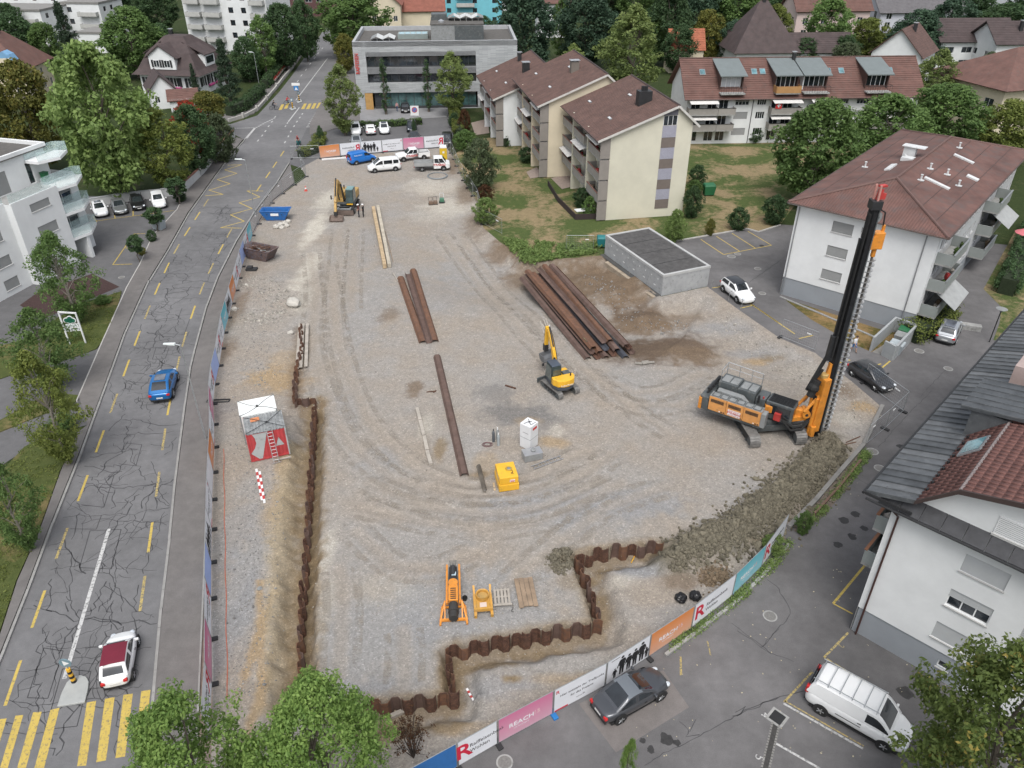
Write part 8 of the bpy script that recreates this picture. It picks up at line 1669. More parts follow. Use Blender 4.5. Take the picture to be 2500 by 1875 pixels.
# ================================================================== PILING RIG
def rig():
 U=V((20.0,49.7,0));zs=SH(20,49);t=thing('drilling_rig','large orange crawler drilling rig with tall black mast','drilling rig',(U.x,U.y,zs),radians(-83))
 for y in(-1.85,1.85):track(t,5.6,.85,1.0,0,y)
 one(lambda k:k.box(-1.2,1.2,-1.5,1.5,.45,.95).lathe([(1.1,.95),(1.1,1.25)],18),'undercarriage',GREYM,t)
 # everything else in world coordinates relative to U: helper empties are avoided by converting to local
 Minv=(Matrix.Translation((U.x,U.y,zs))@Matrix.Rotation(radians(-83),4,'Z')).inverted()
 def W_(fn,name,m,par=t,**k): # shape given in site coordinates
  mb=MB();mb.M=Minv.copy();fn(mb);o=mb.build(name,m,par,**k);return o
 hd=radians(-35);BM=Matrix.Translation((18.05,50.0,zs))@Matrix.Rotation(hd,4,'Z') # body frame: x forward
 def B_(fn,name,m,par=t,**k):mb=MB();mb.M=Minv@BM;fn(mb);return mb.build(name,m,par,**k)
 # body: x -2.4..2.1, y -1.45..1.45 (right side = -y faces the camera)
 base=B_(lambda k:k.box(-2.5,2.0,-1.4,1.45,1.25,1.5),'platform',GREYM)
 for i,(a,b)in enumerate(((-2.15,-.75),(-.73,.62),(.64,1.98))):
  pn=B_(lambda k:k.box(a,b,-1.5,-.75,1.5,2.75),'side_door',M_('faded_orange_paint',(.58,.27,.085),.5,var=.12,vs=1.2,dirt=(.36,.19,.08),dirt_amt=.25),bevel=.03)
  B_(lambda k:[k.box(a+.15,b-.2,-1.515,-1.495,2.28+.05*j,2.305+.05*j)for j in range(6)],'vent_grille',DARKM,pn);B_(lambda k:k.box(b-.35,b-.22,-1.52,-1.498,1.58,1.66).box(b-.16,b-.05,-1.52,-1.498,1.58,1.66),'latch',DARKM,pn);B_(lambda k:k.box(b-.5,b-.4,-1.52,-1.498,1.58,1.66),'reflector',WHITE2,pn)
 sg=B_(lambda k:k.box(-.55,.45,-1.53,-1.515,1.62,2.12),'sign_plate',WHITE2);o=text('STRABAG','lettering',.25,RS,t,Matrix.Identity(4),xs=.95);o.matrix_local=Minv@BM@frameM((-.05,-1.54,1.87),(1,0,0),(0,0,1));B_(lambda k:k.box(-.48,.38,-1.538,-1.532,2.03,2.06).box(-.48,.38,-1.538,-1.532,1.67,1.70),'sign_line',RS,sg)
 B_(lambda k:k.box(1.98,2.35,-1.45,-.8,1.4,2.65),'front_box',GREYL,bevel=.03)
 # counterweight at the rear
 B_(lambda k:k.prism([(-2.95,-1.35),(-2.2,-1.5),(-2.2,1.5),(-2.95,1.3)],1.3,2.5),'counterweight',GREYM,bevel=.06);B_(lambda k:k.prism([(-3.02,-1.4),(-2.75,-1.47),(-2.75,-1.0),(-3.02,-.9)],1.25,2.3),'corner_guard',ORANGE,bevel=.04);B_(lambda k:[k.tube((-2.6,-.8+.5*i,2.5),(-2.3,-.7+.5*i,3.0),.09,8)for i in range(5)]+[k.tube((-2.5,-.9,2.95),(-2.5,1.3,2.95),.12,8)],'winch_pipes',DARKM)
 # walkway with steps over the near side
 wk=B_(lambda k:k.box(-2.15,2.0,-1.47,-.72,2.76,2.80),'walkway',GREYL);B_(lambda k:[k.path([(-2.0+.66*i,-1.4,2.84),(-1.45+.66*i,-1.4,2.84),(-1.45+.66*i,-.8,2.84),(-2.0+.66*i,-.8,2.84),(-2.0+.66*i,-1.4,2.84)],.025,5)for i in range(6)],'walkway_frames',GREYM,wk);B_(lambda k:k.box(-1.9,.1,-.7,-.2,2.4,2.95).hexa([(.1,-.7,2.4),(.7,-.7,2.4),(.7,-.2,2.4),(.1,-.2,2.4)],[(.1,-.7,2.95),(.5,-.7,2.6),(.5,-.2,2.6),(.1,-.2,2.95)]),'exhaust_cover',GREYL,bevel=.03)
 # machinery housing, far side
 hs=B_(lambda k:k.box(-2.1,-.55,.0,1.5,1.5,3.35),'engine_housing',GREYM,bevel=.04);B_(lambda k:k.box(-.54,.9,.0,1.5,1.5,3.25),'engine_housing',GREYM,bevel=.04);B_(lambda k:k.box(.95,1.7,.05,1.45,1.5,2.95),'tank',GREYM,bevel=.04)
 for a,b in((-1.95,-1.35),(-1.25,-.65),(-.4,.15),(.25,.8)):B_(lambda k:k.box(a,b,.2,1.2,3.26 if a>-.6 else 3.36,3.29 if a>-.6 else 3.39),'roof_hatch',GREYL,hs)
 B_(lambda k:k.path([(-2.0,.1,3.35),(-2.0,.1,4.35),(-2.0,1.45,4.4),(.85,1.45,4.3),(.85,1.45,3.3)],.03,5).path([(-2.0,.1,3.9),(-2.0,1.45,3.9),(.85,1.45,3.85)],.022,5).path([(-2.0,1.45,3.35),(-2.0,1.45,4.4)],.03,5).path([(-1.0,1.45,3.35),(-1.0,1.45,4.37)],.025,5).path([(0,1.45,3.35),(0,1.45,4.33)],.025,5),'guard_rail',GALV)
 cb=B_(lambda k:k.box(1.75,3.9,.15,1.5,1.4,2.9),'cab',GREYM,bevel=.06);B_(lambda k:k.box(1.95,3.75,.3,1.35,2.905,2.93),'roof_window',glass('cab_glass',(.02,.022,.024),.08),cb);B_(lambda k:[k.box(1.95,3.75,.32+.17*i,.36+.17*i,2.94,2.99)for i in range(7)]+[k.box(1.9,1.96,.25,1.42,2.94,2.99),k.box(3.74,3.8,.25,1.42,2.94,2.99)],'roof_grille',DARKM,cb);B_(lambda k:k.box(3.9,3.92,.25,1.4,1.8,2.8).box(2.1,3.7,.13,.148,1.9,2.7),'cab_window',CGLASS,cb)
 B_(lambda k:k.tube((1.5,.2,2.95),(1.5,.2,3.12),.06,8),'beacon',REDM);B_(lambda k:k.tube((1.2,.05,2.6),(1.2,.05,3.2),.09,8),'exhaust',DARKM);B_(lambda k:k.box(2.6,3.1,-.15,.1,1.6,2.2),'red_valve_block',REDM)
 # boom and mast (site coordinates)
 mast=V((23.72,48.6,zs));aug=V((24.62,48.95,zs));a_dir=(aug-mast).normalized();p_dir=V((-a_dir.y,a_dir.x,0));root=V((19.55,49.15,2.25+zs));head=V((22.95,48.45,2.2+zs))
 bo=W_(lambda k:k.beam(root,head,.55,.62),'boom',ORANGE,bevel=.05);W_(lambda k:k.tube(head+V((-.5,-.45,.1)),head+V((-.5,.45,.1)),.32,12).tube(head+V((.1,-.4,.1)),head+V((.1,.4,.1)),.26,12).beam(head+V((-1.5,-.05,-.45)),head+V((.35,0,-.2)),.5,.35),'boom_joint',ORANGE,bo);W_(lambda k:k.tube(head+V((-.5,-.47,.1)),head+V((-.5,-.46,.1)),.12,10).tube(head+V((-.1,-.42,.1)),head+V((-.1,-.44,.1)),.12,10),'pin',DARKM,bo)
 for s in(-1,1):
  q=p_dir*.45*s;rm=W_(lambda k:k.tube(head+q+V((-.9,0,.4)),mast+q*.8+V((-.55,-.1,4.3)),.12,8),'stay_ram',ORANGE);W_(lambda k:k.tube(mast+q*.8+V((-1.2,0,2.9)),mast+q*.8+V((-.45,-.1,4.7)),.07,8),'ram_rod',GREYL,rm)
 sl=W_(lambda k:k.hexa([mast+p_dir*s1*.52+a_dir*s2+V((0,0,.75))for s1,s2 in((-1,-.95),(-1,-.22),(1,-.22),(1,-.95))],[mast+p_dir*s1*.52+a_dir*s2+V((0,0,5.5))for s1,s2 in((-1,-.80),(-1,-.22),(1,-.22),(1,-.80))]),'mast_slide',ORANGE,bevel=.05)
 W_(lambda k:k.tube(mast-a_dir*1.0+p_dir*.2+V((0,0,1.2)),mast-a_dir*.95+p_dir*.2+V((0,0,4.6)),.17,10).tube(mast-a_dir*1.0-p_dir*.25+V((0,0,.5)),mast-a_dir*.95-p_dir*.25+V((0,0,3.8)),.15,10).tube(mast-a_dir*.9-p_dir*.5+V((0,0,.55)),mast-a_dir*.9-p_dir*.5+V((0,0,1.4)),.22,10),'slide_cylinders',ORANGE,sl);W_(lambda k:k.lathe([(.3,0),(.3,.25),(.24,.3)],14,tuple(mast-a_dir*.55+V((0,0,5.5)))),'slide_collar',OCHRE,sl);W_(lambda k:k.beam(mast-a_dir*.3+V((0,0,5.5)),mast-a_dir*.15+V((0,0,6.6)),.3,.3),'slide_bracket',ORANGE,sl)
 W_(lambda k:[k.path([mast-a_dir*1.05+p_dir*(.1*i-.3)+V((0,0,1.0)),mast-a_dir*1.1+p_dir*(.1*i-.25)+V((0,0,2.4)),mast-a_dir*1.0+p_dir*(.08*i-.2)+V((0,0,4.0))],.035,5)for i in range(4)],'hoses',BLACK,sl)
 MB_=M_('mast_black',(.022,.023,.025),.45,.3,var=.3,vs=3);H_=18.7
 mt=W_(lambda k:k.hexa([mast+p_dir*.26*a+a_dir*.2*b+V((0,0,.05))for a,b in((-1,-1),(-1,1),(1,1),(1,-1))],[mast+p_dir*.26*a+a_dir*.2*b+V((0,0,H_))for a,b in((-1,-1),(-1,1),(1,1),(1,-1))]),'mast',MB_)
 W_(lambda k:[k.beam(mast+a_dir*.24+p_dir*s*.28+V((0,0,.2)),mast+a_dir*.24+p_dir*s*.28+V((0,0,H_)),.07,.07)for s in(-1,1)],'guide_rail',GREYM,mt)
 W_(lambda k:[k.tube(mast-a_dir*(.35+.09*i)+p_dir*(.1-.12*i)+V((0,0,7.4)),mast-a_dir*(.35+.05*i)+p_dir*(.1-.12*i)+V((0,0,H_-.5)),.035,6)for i in range(5)],'cables',BLACK,mt);W_(lambda k:k.beam(mast-a_dir*.5+V((0,0,8.2)),mast-a_dir*.42+V((0,0,16.4)),.3,.2),'cable_tray',MB_,mt)
 W_(lambda k:k.box(-.35,.35,-.3,.3,-.6,.6)if False else k.beam(mast-a_dir*.62+V((0,0,7.0)),mast-a_dir*.55+V((0,0,9.0)),.45,.4),'valve_block',DARKM,mt,bevel=.04)
 W_(lambda k:k.tube(V((22.2,48.5,4.3+zs)),mast-a_dir*.6+V((0,0,7.8)),.14,8).tube(V((22.2,48.5,4.3+zs)),mast-a_dir*.85+V((0,0,6.2)),.10,8),'back_stay',BLACK);W_(lambda k:k.tube(mast-a_dir*1.45+V((0,0,4.0)),mast-a_dir*1.1+V((0,0,5.3)),.3,10).ball(tuple(mast-a_dir*1.3+V((0,0,4.7))),.42,8,6),'hose_bundle',BLACK)
 W_(lambda k:k.beam(mast+V((0,0,H_-.3)),mast+V((0,0,H_+.3)),.7,.75),'mast_head',DARKM,mt,bevel=.03);W_(lambda k:k.tube(mast+a_dir*.35-p_dir*.15+V((0,0,H_-.9)),mast+a_dir*.35+p_dir*.15+V((0,0,H_-.9)),.38,18),'sheave',GREYL,mt);W_(lambda k:k.tube(mast+a_dir*.35-p_dir*.18+V((0,0,H_-.9)),mast+a_dir*.35+p_dir*.18+V((0,0,H_-.9)),.12,10),'sheave_hub',DARKM,mt)
 W_(lambda k:k.beam(mast+a_dir*.1+V((0,0,H_+.3)),mast+a_dir*.2+V((0,0,H_+1.0)),.35,.1).beam(mast+a_dir*.45+V((0,0,H_+.3)),mast+a_dir*.5+V((0,0,H_+.7)),.28,.2).beam(mast+V((0,0,H_+1.2)),mast+a_dir*.5+V((0,0,H_+1.2)),.3,.12),'red_head_frame',REDM,mt);W_(lambda k:k.beam(mast+a_dir*-.1+p_dir*.2+V((0,0,H_+.3)),mast+a_dir*-.1+p_dir*.2+V((0,0,H_+1.3)),.12,.12).beam(mast+a_dir*-.1-p_dir*.2+V((0,0,H_+.3)),mast+a_dir*-.1-p_dir*.2+V((0,0,H_+1.3)),.12,.12),'head_posts',M_('pinkish_primer',(.45,.22,.19),.6),mt)
 # rotary drive with auger
 dr=W_(lambda k:k.beam(aug+V((0,0,15.5)),aug+V((0,0,16.7)),.75,.62),'rotary_drive',ORANGE,bevel=.06);W_(lambda k:k.beam(mast+a_dir*.2+V((0,0,16.0)),aug+V((0,0,16.0)),.5,.9).tube(aug+V((0,0,14.9)),aug+V((0,0,15.5)),.16,10).tube(aug+a_dir*.35+V((0,0,15.7)),aug+a_dir*.3+V((0,0,17.1)),.12,8),'drive_carriage',ORANGE,dr);W_(lambda k:k.path([aug+a_dir*.25+V((0,0,16.9)),aug+a_dir*.1+V((0,0,18.0)),mast+a_dir*.3+V((0,0,18.4))],.05,6).tube(mast+a_dir*.35+V((0,0,16.9)),mast+a_dir*.35+V((0,0,H_-.9)),.12,8),'drive_hoses',BLACK,dr)
 AS=M_('polished_auger_steel',(.50,.50,.49),.38,.75,var=.25,vs=3,dirt=(.20,.18,.15),dirt_amt=.25);W_(lambda k:k.tube(aug+V((0,0,.3)),aug+V((0,0,15.0)),.09,10),'auger_shaft',M_('auger_shaft_steel',(.14,.13,.12),.6,.4),t);o=auger_flight(14.4,.29,.08,.40,'auger',AS,t);o.matrix_local=Minv@Matrix.Translation(aug+V((0,0,.3)))
 W_(lambda k:k.path([V((20.6,47.9,1.9+zs)),V((21.3,47.6,1.15+zs)),V((22.2,47.8,1.1+zs)),V((22.9,48.1,1.9+zs))],.09,7).path([V((20.7,48.1,1.8+zs)),V((21.5,47.8,1.3+zs)),V((22.3,48.0,1.3+zs)),V((22.9,48.2,2.2+zs))],.09,7).path([V((20.7,48.2,2.0+zs)),V((21.6,47.95,1.5+zs)),V((22.5,48.1,1.6+zs))],.08,7),'hose_loop',BLACK)
rig()
# ================================================================== EXCAVATORS
def bucket(par,M,w,m,s=1.0,name='bucket'):
 pr=[(-.0,.45),(.1,.1),(.35,-.12),(.7,-.1),(.75,.0),(.4,.0),(.18,.18),(.08,.46)];mb=MB();mb.prism([(a*s,b*s)for a,b in pr],-w/2,w/2,'y');mb.prism([(0,.45*s),(.1*s,.1*s),(.35*s,-.12*s),(.7*s,-.1*s),(.55*s,.35*s)],-w/2-.02,-w/2+.02,'y');mb.prism([(0,.45*s),(.1*s,.1*s),(.35*s,-.12*s),(.7*s,-.1*s),(.55*s,.35*s)],w/2-.02,w/2+.02,'y');o=mb.build(name,m,par);o.matrix_local=M;return o
def small_excavator():
 c=GS(1366,951);rz=radians(122);t=thing('excavator','yellow compact tracked excavator near the pile stack','excavator',(c.x,c.y,c.z),rz)
 for y in(-.85,.85):track(t,2.85,.45,.62,0,y)
 one(lambda k:k.box(-.6,.6,-.65,.65,.3,.55).lathe([(.5,.55),(.5,.7)],14),'undercarriage',GREYM,t);one(lambda k:k.box(1.75,1.85,-1.1,1.1,.12,.55).beam((.5,-.4,.3),(1.8,-.45,.3),.12,.14).beam((.5,.4,.3),(1.8,.45,.3),.12,.14),'dozer_blade',GREYM,t)
 Mi=Matrix.Rotation(radians(-10),4,'Z') # upper structure turned against the tracks
 def U(fn,name,m,par=t,**k):mb=MB();mb.M=Mi.copy();fn(mb);return mb.build(name,m,par,**k)
 U(lambda k:k.prism([(1.0,-.85),(1.0,.85),(-.6,.95),(-1.15,.7),(-1.35,.2),(-1.35,-.2),(-1.15,-.7),(-.6,-.95)],.72,1.05),'turntable',M_('dark_slate_paint',(.06,.07,.085),.5),bevel=.05)
 cw=U(lambda k:k.prism([(-.35,-.98),(-.35,.98),(-.75,.98),(-1.2,.72),(-1.4,.2),(-1.4,-.2),(-1.2,-.72),(-.75,-.98)],1.06,1.72),'counterweight',YELLOW,bevel=.08);o=text('hubschmid','lettering',.26,WHITE2,cw,Matrix.Identity(4));o.matrix_local=Mi@frameM((-1.42,.0,1.28),(0,-1,0),(0,0,1));
 U(lambda k:k.box(-.3,.95,-.95,-.1,1.06,1.5),'hood',YELLOW,bevel=.05);U(lambda k:k.box(-.6,.3,-.85,-.2,1.5,1.66),'hood_cover',GREYM,bevel=.04);U(lambda k:k.tube((-.75,-.6,1.7),(-.75,-.6,2.0),.06,8),'exhaust',DARKM)
 cab=U(lambda k:k.hexa([(-.35,.0,1.06),(1.05,.0,1.06),(1.05,.93,1.06),(-.35,.93,1.06)],[(-.3,.04,2.55),(.85,.04,2.55),(.85,.89,2.55),(-.3,.89,2.55)]),'cab',M_('dark_green_cab',(.03,.045,.045),.4),bevel=.06);U(lambda k:k.box(-.28,.86,.05,.88,2.56,2.62),'cab_roof',M_('navy_roof',(.06,.075,.10),.4),cab,bevel=.03)
 G1=glass('excavator_glass',(.05,.075,.075),.08);U(lambda k:k.poly([(-.365,.82,1.75),(-.365,.1,1.75),(-.325,.12,2.4),(-.325,.8,2.4)]),'rear_window',G1,cab);U(lambda k:k.poly([(.95,.945,1.2),(-.2,.945,1.2),(-.18,.91,2.42),(.75,.91,2.42)]),'side_window',G1,cab);U(lambda k:k.poly([(1.06,.1,1.15),(1.06,.85,1.15),(.88,.82,2.45),(.88,.12,2.45)]),'front_window',G1,cab);U(lambda k:k.box(1.2,1.3,.95,1.1,1.9,2.15).tube((1.0,.93,1.9),(1.25,1.0,2.0),.02,5),'mirror',DARKM,cab);U(lambda k:k.box(.8,.9,.1,.25,2.62,2.74),'work_light',DARKM,cab)
 # boom
 bp=U(lambda k:k.hexa([(.95,-.28,1.0),(1.35,-.28,1.0),(1.35,.02,1.0),(.95,.02,1.0)],[(.9,-.26,1.5),(1.3,-.26,1.5),(1.3,0,1.5),(.9,0,1.5)]),'boom_foot',DARKM,bevel=.03)
 P=[V((1.15,-.13,1.3)),V((1.75,-.13,2.9)),V((2.75,-.13,4.35)),V((3.1,-.13,4.3))];b=U(lambda k:k.beam(P[0],P[1],.26,.42).beam(P[1]-(P[1]-P[0])*.02,P[2],.24,.38).beam(P[2]-V((.1,0,.05)),P[3],.26,.36),'boom',YELLOW,bevel=.03);U(lambda k:k.tube(V((1.45,-.13,1.2)),V((2.0,-.13,2.75)),.075,8).tube(V((1.75,-.13,3.25)),V((2.65,-.13,4.75)),.07,8),'boom_cylinder',DARKM,b);U(lambda k:k.tube(V((2.2,-.13,4.0)),V((2.75,-.13,4.85)),.05,8),'piston_rod',ALU,b);U(lambda k:k.path([(1.3,-.35,1.7),(1.7,-.36,2.7),(2.2,-.34,3.6),(2.8,-.3,4.4)],.045,5),'hoses',BLACK,b)
 S0,S1=V((3.05,-.13,4.55)),V((3.25,-.13,2.6));a=U(lambda k:k.beam(S0,S1,.24,.34),'stick',YELLOW,bevel=.03);U(lambda k:k.tube(S0+V((.28,0,-.2)),S1+V((.33,0,.8)),.06,8),'bucket_cylinder',DARKM,a);U(lambda k:k.beam(S1+V((.05,0,.1)),S1+V((.05,0,-.55)),.4,.36),'quick_hitch',DARKM,a)
 bucket(t,Mi@Matrix.Translation(S1+V((.15,0,-1.15)))@Matrix.Rotation(pi+.3,4,'Z'),1.45,M_('worn_bucket_steel',(.17,.175,.18),.5,.5,var=.2),1.15)
small_excavator()
def wheeled_excavator():
 c=GS(850,512);t=thing('wheeled_excavator','ochre wheeled excavator with the two workers beside it','excavator',(c.x,c.y,c.z),radians(-92))
 for x in(-1.4,1.4):
  for y in(-1.05,1.05):wheel(t,x,y,.52,.42)
 one(lambda k:k.box(-2.0,2.0,-.7,.7,.45,.95).box(-1.5,-1.3,-1.0,1.0,.45,.65).box(1.3,1.5,-1,1,.45,.65),'chassis',GREYM,t);one(lambda k:k.box(2.3,2.42,-1.25,1.25,.12,.75).beam((1.6,-.5,.5),(2.3,-.5,.4),.14,.2).beam((1.6,.5,.5),(2.3,.5,.4),.14,.2),'dozer_blade',M_('muddy_blade',(.17,.13,.11),.8,.2,var=.25),t);one(lambda k:k.box(1.55,2.25,-.9,.9,.78,.95),'step_plate',GREYL,t);one(lambda k:k.lathe([(.8,.95),(.8,1.15)],16),'slew_ring',DARKM,t)
 one(lambda k:k.box(-2.2,1.3,-1.2,1.2,1.15,1.4),'platform',GREYM,t,bevel=.04);one(lambda k:k.box(-2.3,-.3,-1.2,1.2,1.4,2.35),'engine_cover',OCHRE,t,bevel=.08);one(lambda k:k.box(-.3,1.0,-1.2,-.25,1.4,1.9),'tool_box',OCHRE,t,bevel=.04);one(lambda k:k.tube((-1.6,-.6,2.35),(-1.6,-.6,2.8),.08,8),'exhaust',DARKM,t)
 cab=one(lambda k:k.hexa([(-.3,.2,1.4),(1.55,.2,1.4),(1.55,1.2,1.4),(-.3,1.2,1.4)],[(-.25,.22,3.1),(1.3,.22,3.1),(1.3,1.18,3.1),(-.25,1.18,3.1)]),'cab',M_('dark_green_cab',(.03,.045,.045),.4),t,bevel=.06);one(lambda k:k.box(-.22,1.28,.24,1.16,3.11,3.17).box(.1,.9,.3,1.1,3.17,3.19),'cab_roof',M_('teal_roof_glass',(.16,.27,.27),.3),cab);G1=glass('excavator_glass',(.05,.075,.075),.08);one(lambda k:k.poly([(1.56,.28,1.5),(1.56,1.12,1.5),(1.32,1.1,3.0),(1.32,.3,3.0)]),'front_window',G1,cab);one(lambda k:k.poly([(1.45,1.21,1.6),(-.2,1.21,1.6),(-.18,1.19,3.0),(1.2,1.19,3.0)]),'side_window',G1,cab);one(lambda k:k.box(1.5,1.6,.3,1.1,1.25,1.38),'yellow_bumper',YELLOW,cab)
 one(lambda k:k.box(1.3,1.5,-1.75,-1.62,1.9,2.4).tube((1.1,-1.2,1.8),(1.4,-1.7,2.0),.03,5),'mirror',DARKM,t)
 P=[V((.6,-.35,1.7)),V((1.0,-.55,3.9)),V((1.9,-.6,4.5)),V((3.5,-.62,2.2)),V((4.0,-.62,1.1))];b=one(lambda k:k.beam(P[0],P[1],.42,.5).beam(P[1]-V((0,0,.1)),P[2],.4,.46),'boom',OCHRE,t,bevel=.04);one(lambda k:k.tube(V((1.0,-.15,1.7)),V((1.3,-.25,3.9)),.09,8).tube(V((1.0,-.75,1.7)),V((1.3,-.85,3.9)),.09,8).path([(.6,-.5,1.9),(.9,-.75,3.0),(1.4,-.8,4.4),(2.2,-.7,4.2)],.06,6),'boom_cylinder',DARKM,b)
 s=one(lambda k:k.beam(P[2]-V((.1,0,-.1)),P[3],.36,.46).beam(P[3],P[4],.3,.4),'stick',OCHRE,t,bevel=.04);one(lambda k:k.tube(V((2.0,-.6,4.9)),V((3.3,-.6,3.0)),.09,8),'stick_cylinder',DARKM,s);one(lambda k:k.tube(V((2.75,-.85,3.3)),V((3.3,-.85,2.3)),.05,8),'piston_rod',ALU,s);one(lambda k:k.beam(P[4]+V((0,0,.1)),P[4]+V((.05,0,-.35)),.5,.4),'quick_hitch',DARKM,s)
 bucket(t,Matrix.Translation(V((3.85,-.55,.18))),1.7,M_('muddy_bucket',(.17,.13,.11),.8,.2,var=.25),1.1)
wheeled_excavator()
# ================================================================== WALLS, STREET FURNITURE
def px_wall(name,label,px,h,w,m,cop=None,z0=-.1,cat='wall',n=None):
 P=PX(px);t=thing(name,label,cat)
 mb=MB();
 for a,b in zip(P[:-1],P[1:]):
  d=(b-a).normalized();mb.beam(a-d*.02+V((0,0,(h+z0)/2)),b+d*.02+V((0,0,(h+z0)/2)),w,h-z0)
 mb.build('wall',m,t)
 if cop is not None:
  for a,b in zip(P[:-1],P[1:]):one(lambda k:k.beam(a+V((0,0,h+.04)),b+V((0,0,h+.04)),w+.1,.08),'coping',cop,t)
 return t
WALLW=M_('white_garden_wall',(.50,.51,.51),.85,var=.08);COPR=M_('red_coping',(.24,.12,.09),.8)
px_wall('garden_wall','curved white garden wall with red coping along the left pavement',[(573,335),(535,377),(497,424),(470,450),(450,468),(446,470)],1.2,.25,WALLW,COPR)
px_wall('garden_wall','white wall behind the cars of the left car park',[(446,470),(395,482),(336,488),(290,494),(222,505)],1.1,.25,WALLW,M_('grey_coping',(.40,.41,.42),.8))
px_wall('street_wall','pale low wall below the villa hedge',[(558,298),(600,285),(628,270),(655,240),(672,220),(690,196),(716,165)],.55,.3,M_('pale_wall',(.38,.37,.35),.85,var=.1))
def posts():
 for i,(x,y)in enumerate([(594,288),(628,270),(652,245),(676,214)]):
  p=G(x,y);tag(one(lambda k:k.box(p.x-.18,p.x+.18,p.y-.18,p.y+.18,0,.95),'wall_pillar',M_('pale_wall',(.38,.37,.35),.85)),'stone pillar of the villa street wall, %s from the junction'%ORD[i],'pillar','pillars of the villa wall')
posts()
# low retaining wall between the site and the lane
rw=px_wall('retaining_wall','low concrete retaining wall between spoil heap and lane',[(1925,1290),(1990,1225),(2045,1160),(2108,1088),(2153,994)],.26,.3,CONC_D)
strip_m=M_('brown_ledge',(.14,.115,.095),.95,var=.3,vs=3,bump=.4,bs=20);mb=MB();strip(mb,PX([(1945,1300),(2005,1240),(2060,1172),(2108,1105)]),[.5,1.0,1.0,.5],.03);mb.build('leaf_litter',strip_m,rw)
px_wall('kerb_wall','long kerb at the foot of the front fence banners',[(1625,1600),(1700,1545),(1800,1468),(1868,1400),(1925,1330)],.12,.2,CONC)
px_wall('kerb_wall','rusty timber edge along the lane below the retaining wall',[(1988,1258),(2050,1190),(2100,1128)],.25,.15,M_('old_timber_edge',(.16,.10,.075),.9))
px_wall('kerb_wall','concrete kerb between lawn and parking bays',[(1652,589),(1823,559),(1852,567),(1905,550)],.12,.18,M_('pale_kerb',(.40,.39,.37),.8))
px_wall('garden_fence','dark low fence around the cream block terrace',[(1338,452),(1362,492),(1405,536),(1455,534)],.7,.12,M_('dark_brown_fence',(.04,.03,.028),.9),cat='fence')
tag(one(lambda k:k.beam(G(1405,514,.9),G(1441,510,.9),1.0,.06),'terrace_canopy',WHITE2),'white canopy roof at the terrace fence corner','canopy')
def terrace(label,px):tag(sheet('terrace',PX(px),.02,M_('terrace_slabs',(.26,.21,.18),.85,var=.15,vs=2),kind=None),label,'terrace')
terrace('paved terrace before the middle cream block',[(1285,420),(1310,408),(1330,430),(1295,436)]);terrace('paved terrace between the two cream blocks',[(1345,435),(1395,425),(1410,452),(1372,462)]);terrace('grey paved terrace behind the yellow hedge',[(1150,300),(1190,290),(1195,325),(1160,330)])
px_wall('soil_strip_edge','gravel edge and planting strip before the hip-roofed house',[(1905,725),(2000,765),(2150,830)],.08,.25,M_('grey_pebble_edge',(.24,.24,.235),.95,var=.3,vs=9),cat='edging')
sheet('planting_strip',PX([(1912,728),(2000,756),(2155,806),(2200,815),(2128,860),(2080,838),(1980,780)]),.01,grass_mat('dry_strip',(.06,.07,.02),(.11,.09,.03),(.22,.15,.07),.7))
def bin_enclosure():
 A=G(2123,858);B=G(2160,872);t=thing('bin_enclosure','U-shaped concrete bin enclosure at the hip-roofed house','bin enclosure',(0,0,0));C1=M_('grey_block',(.30,.315,.32),.9,var=.08)
 q=[G(2124,858),G(2178,808),G(2228,826),G(2178,880),G(2152,866)]
 for i in range(3):
  a,b=q[i],q[i+1];d=(b-a).normalized();one(lambda k:k.beam(a-d*(.1 if i else 0)+V((0,0,.75)),b-d*.1+V((0,0,.75)),.2,1.5),'wall',C1,t)
 one(lambda k:k.beam(q[3]+V((0,0,.74)),q[4]+V((0,0,.74)),.2,1.48),'wall',C1,t);one(lambda k:k.poly([p+V((0,0,.008))for p in(q[0],q[4],q[3],q[2],q[1])]),'floor',CONC_D,t)
 for i,(x,y,m,lab)in enumerate([(2205,828,M_('green_plastic',(.02,.12,.05),.5),'green wheeled bin inside the bin enclosure'),(2196,842,GREYL,'grey wheeled bin inside the bin enclosure, middle'),(2184,862,M_('pale_blue_grey_bin',(.34,.38,.40),.5),'pale container bin inside the bin enclosure, front')]):
  p=G(x,y);b=thing('waste_bin',lab,'bin',(p.x,p.y,.01),radians(-40),'bins in the enclosure');one(lambda k:k.hexa([(-.45,-.35,0),(.45,-.35,0),(.45,.35,0),(-.45,.35,0)],[(-.6,-.45,1.0),(.6,-.45,1.0),(.6,.45,1.0),(-.6,.45,1.0)]),'body',m,b);one(lambda k:k.hexa([(-.62,-.48,1.01),(.62,-.48,1.01),(.62,.48,1.01),(-.62,.48,1.01)],[(-.6,-.4,1.12),(.6,-.4,1.12),(.6,.42,1.2),(-.6,.42,1.2)]),'lid',m,b,bevel=.03)
bin_enclosure()
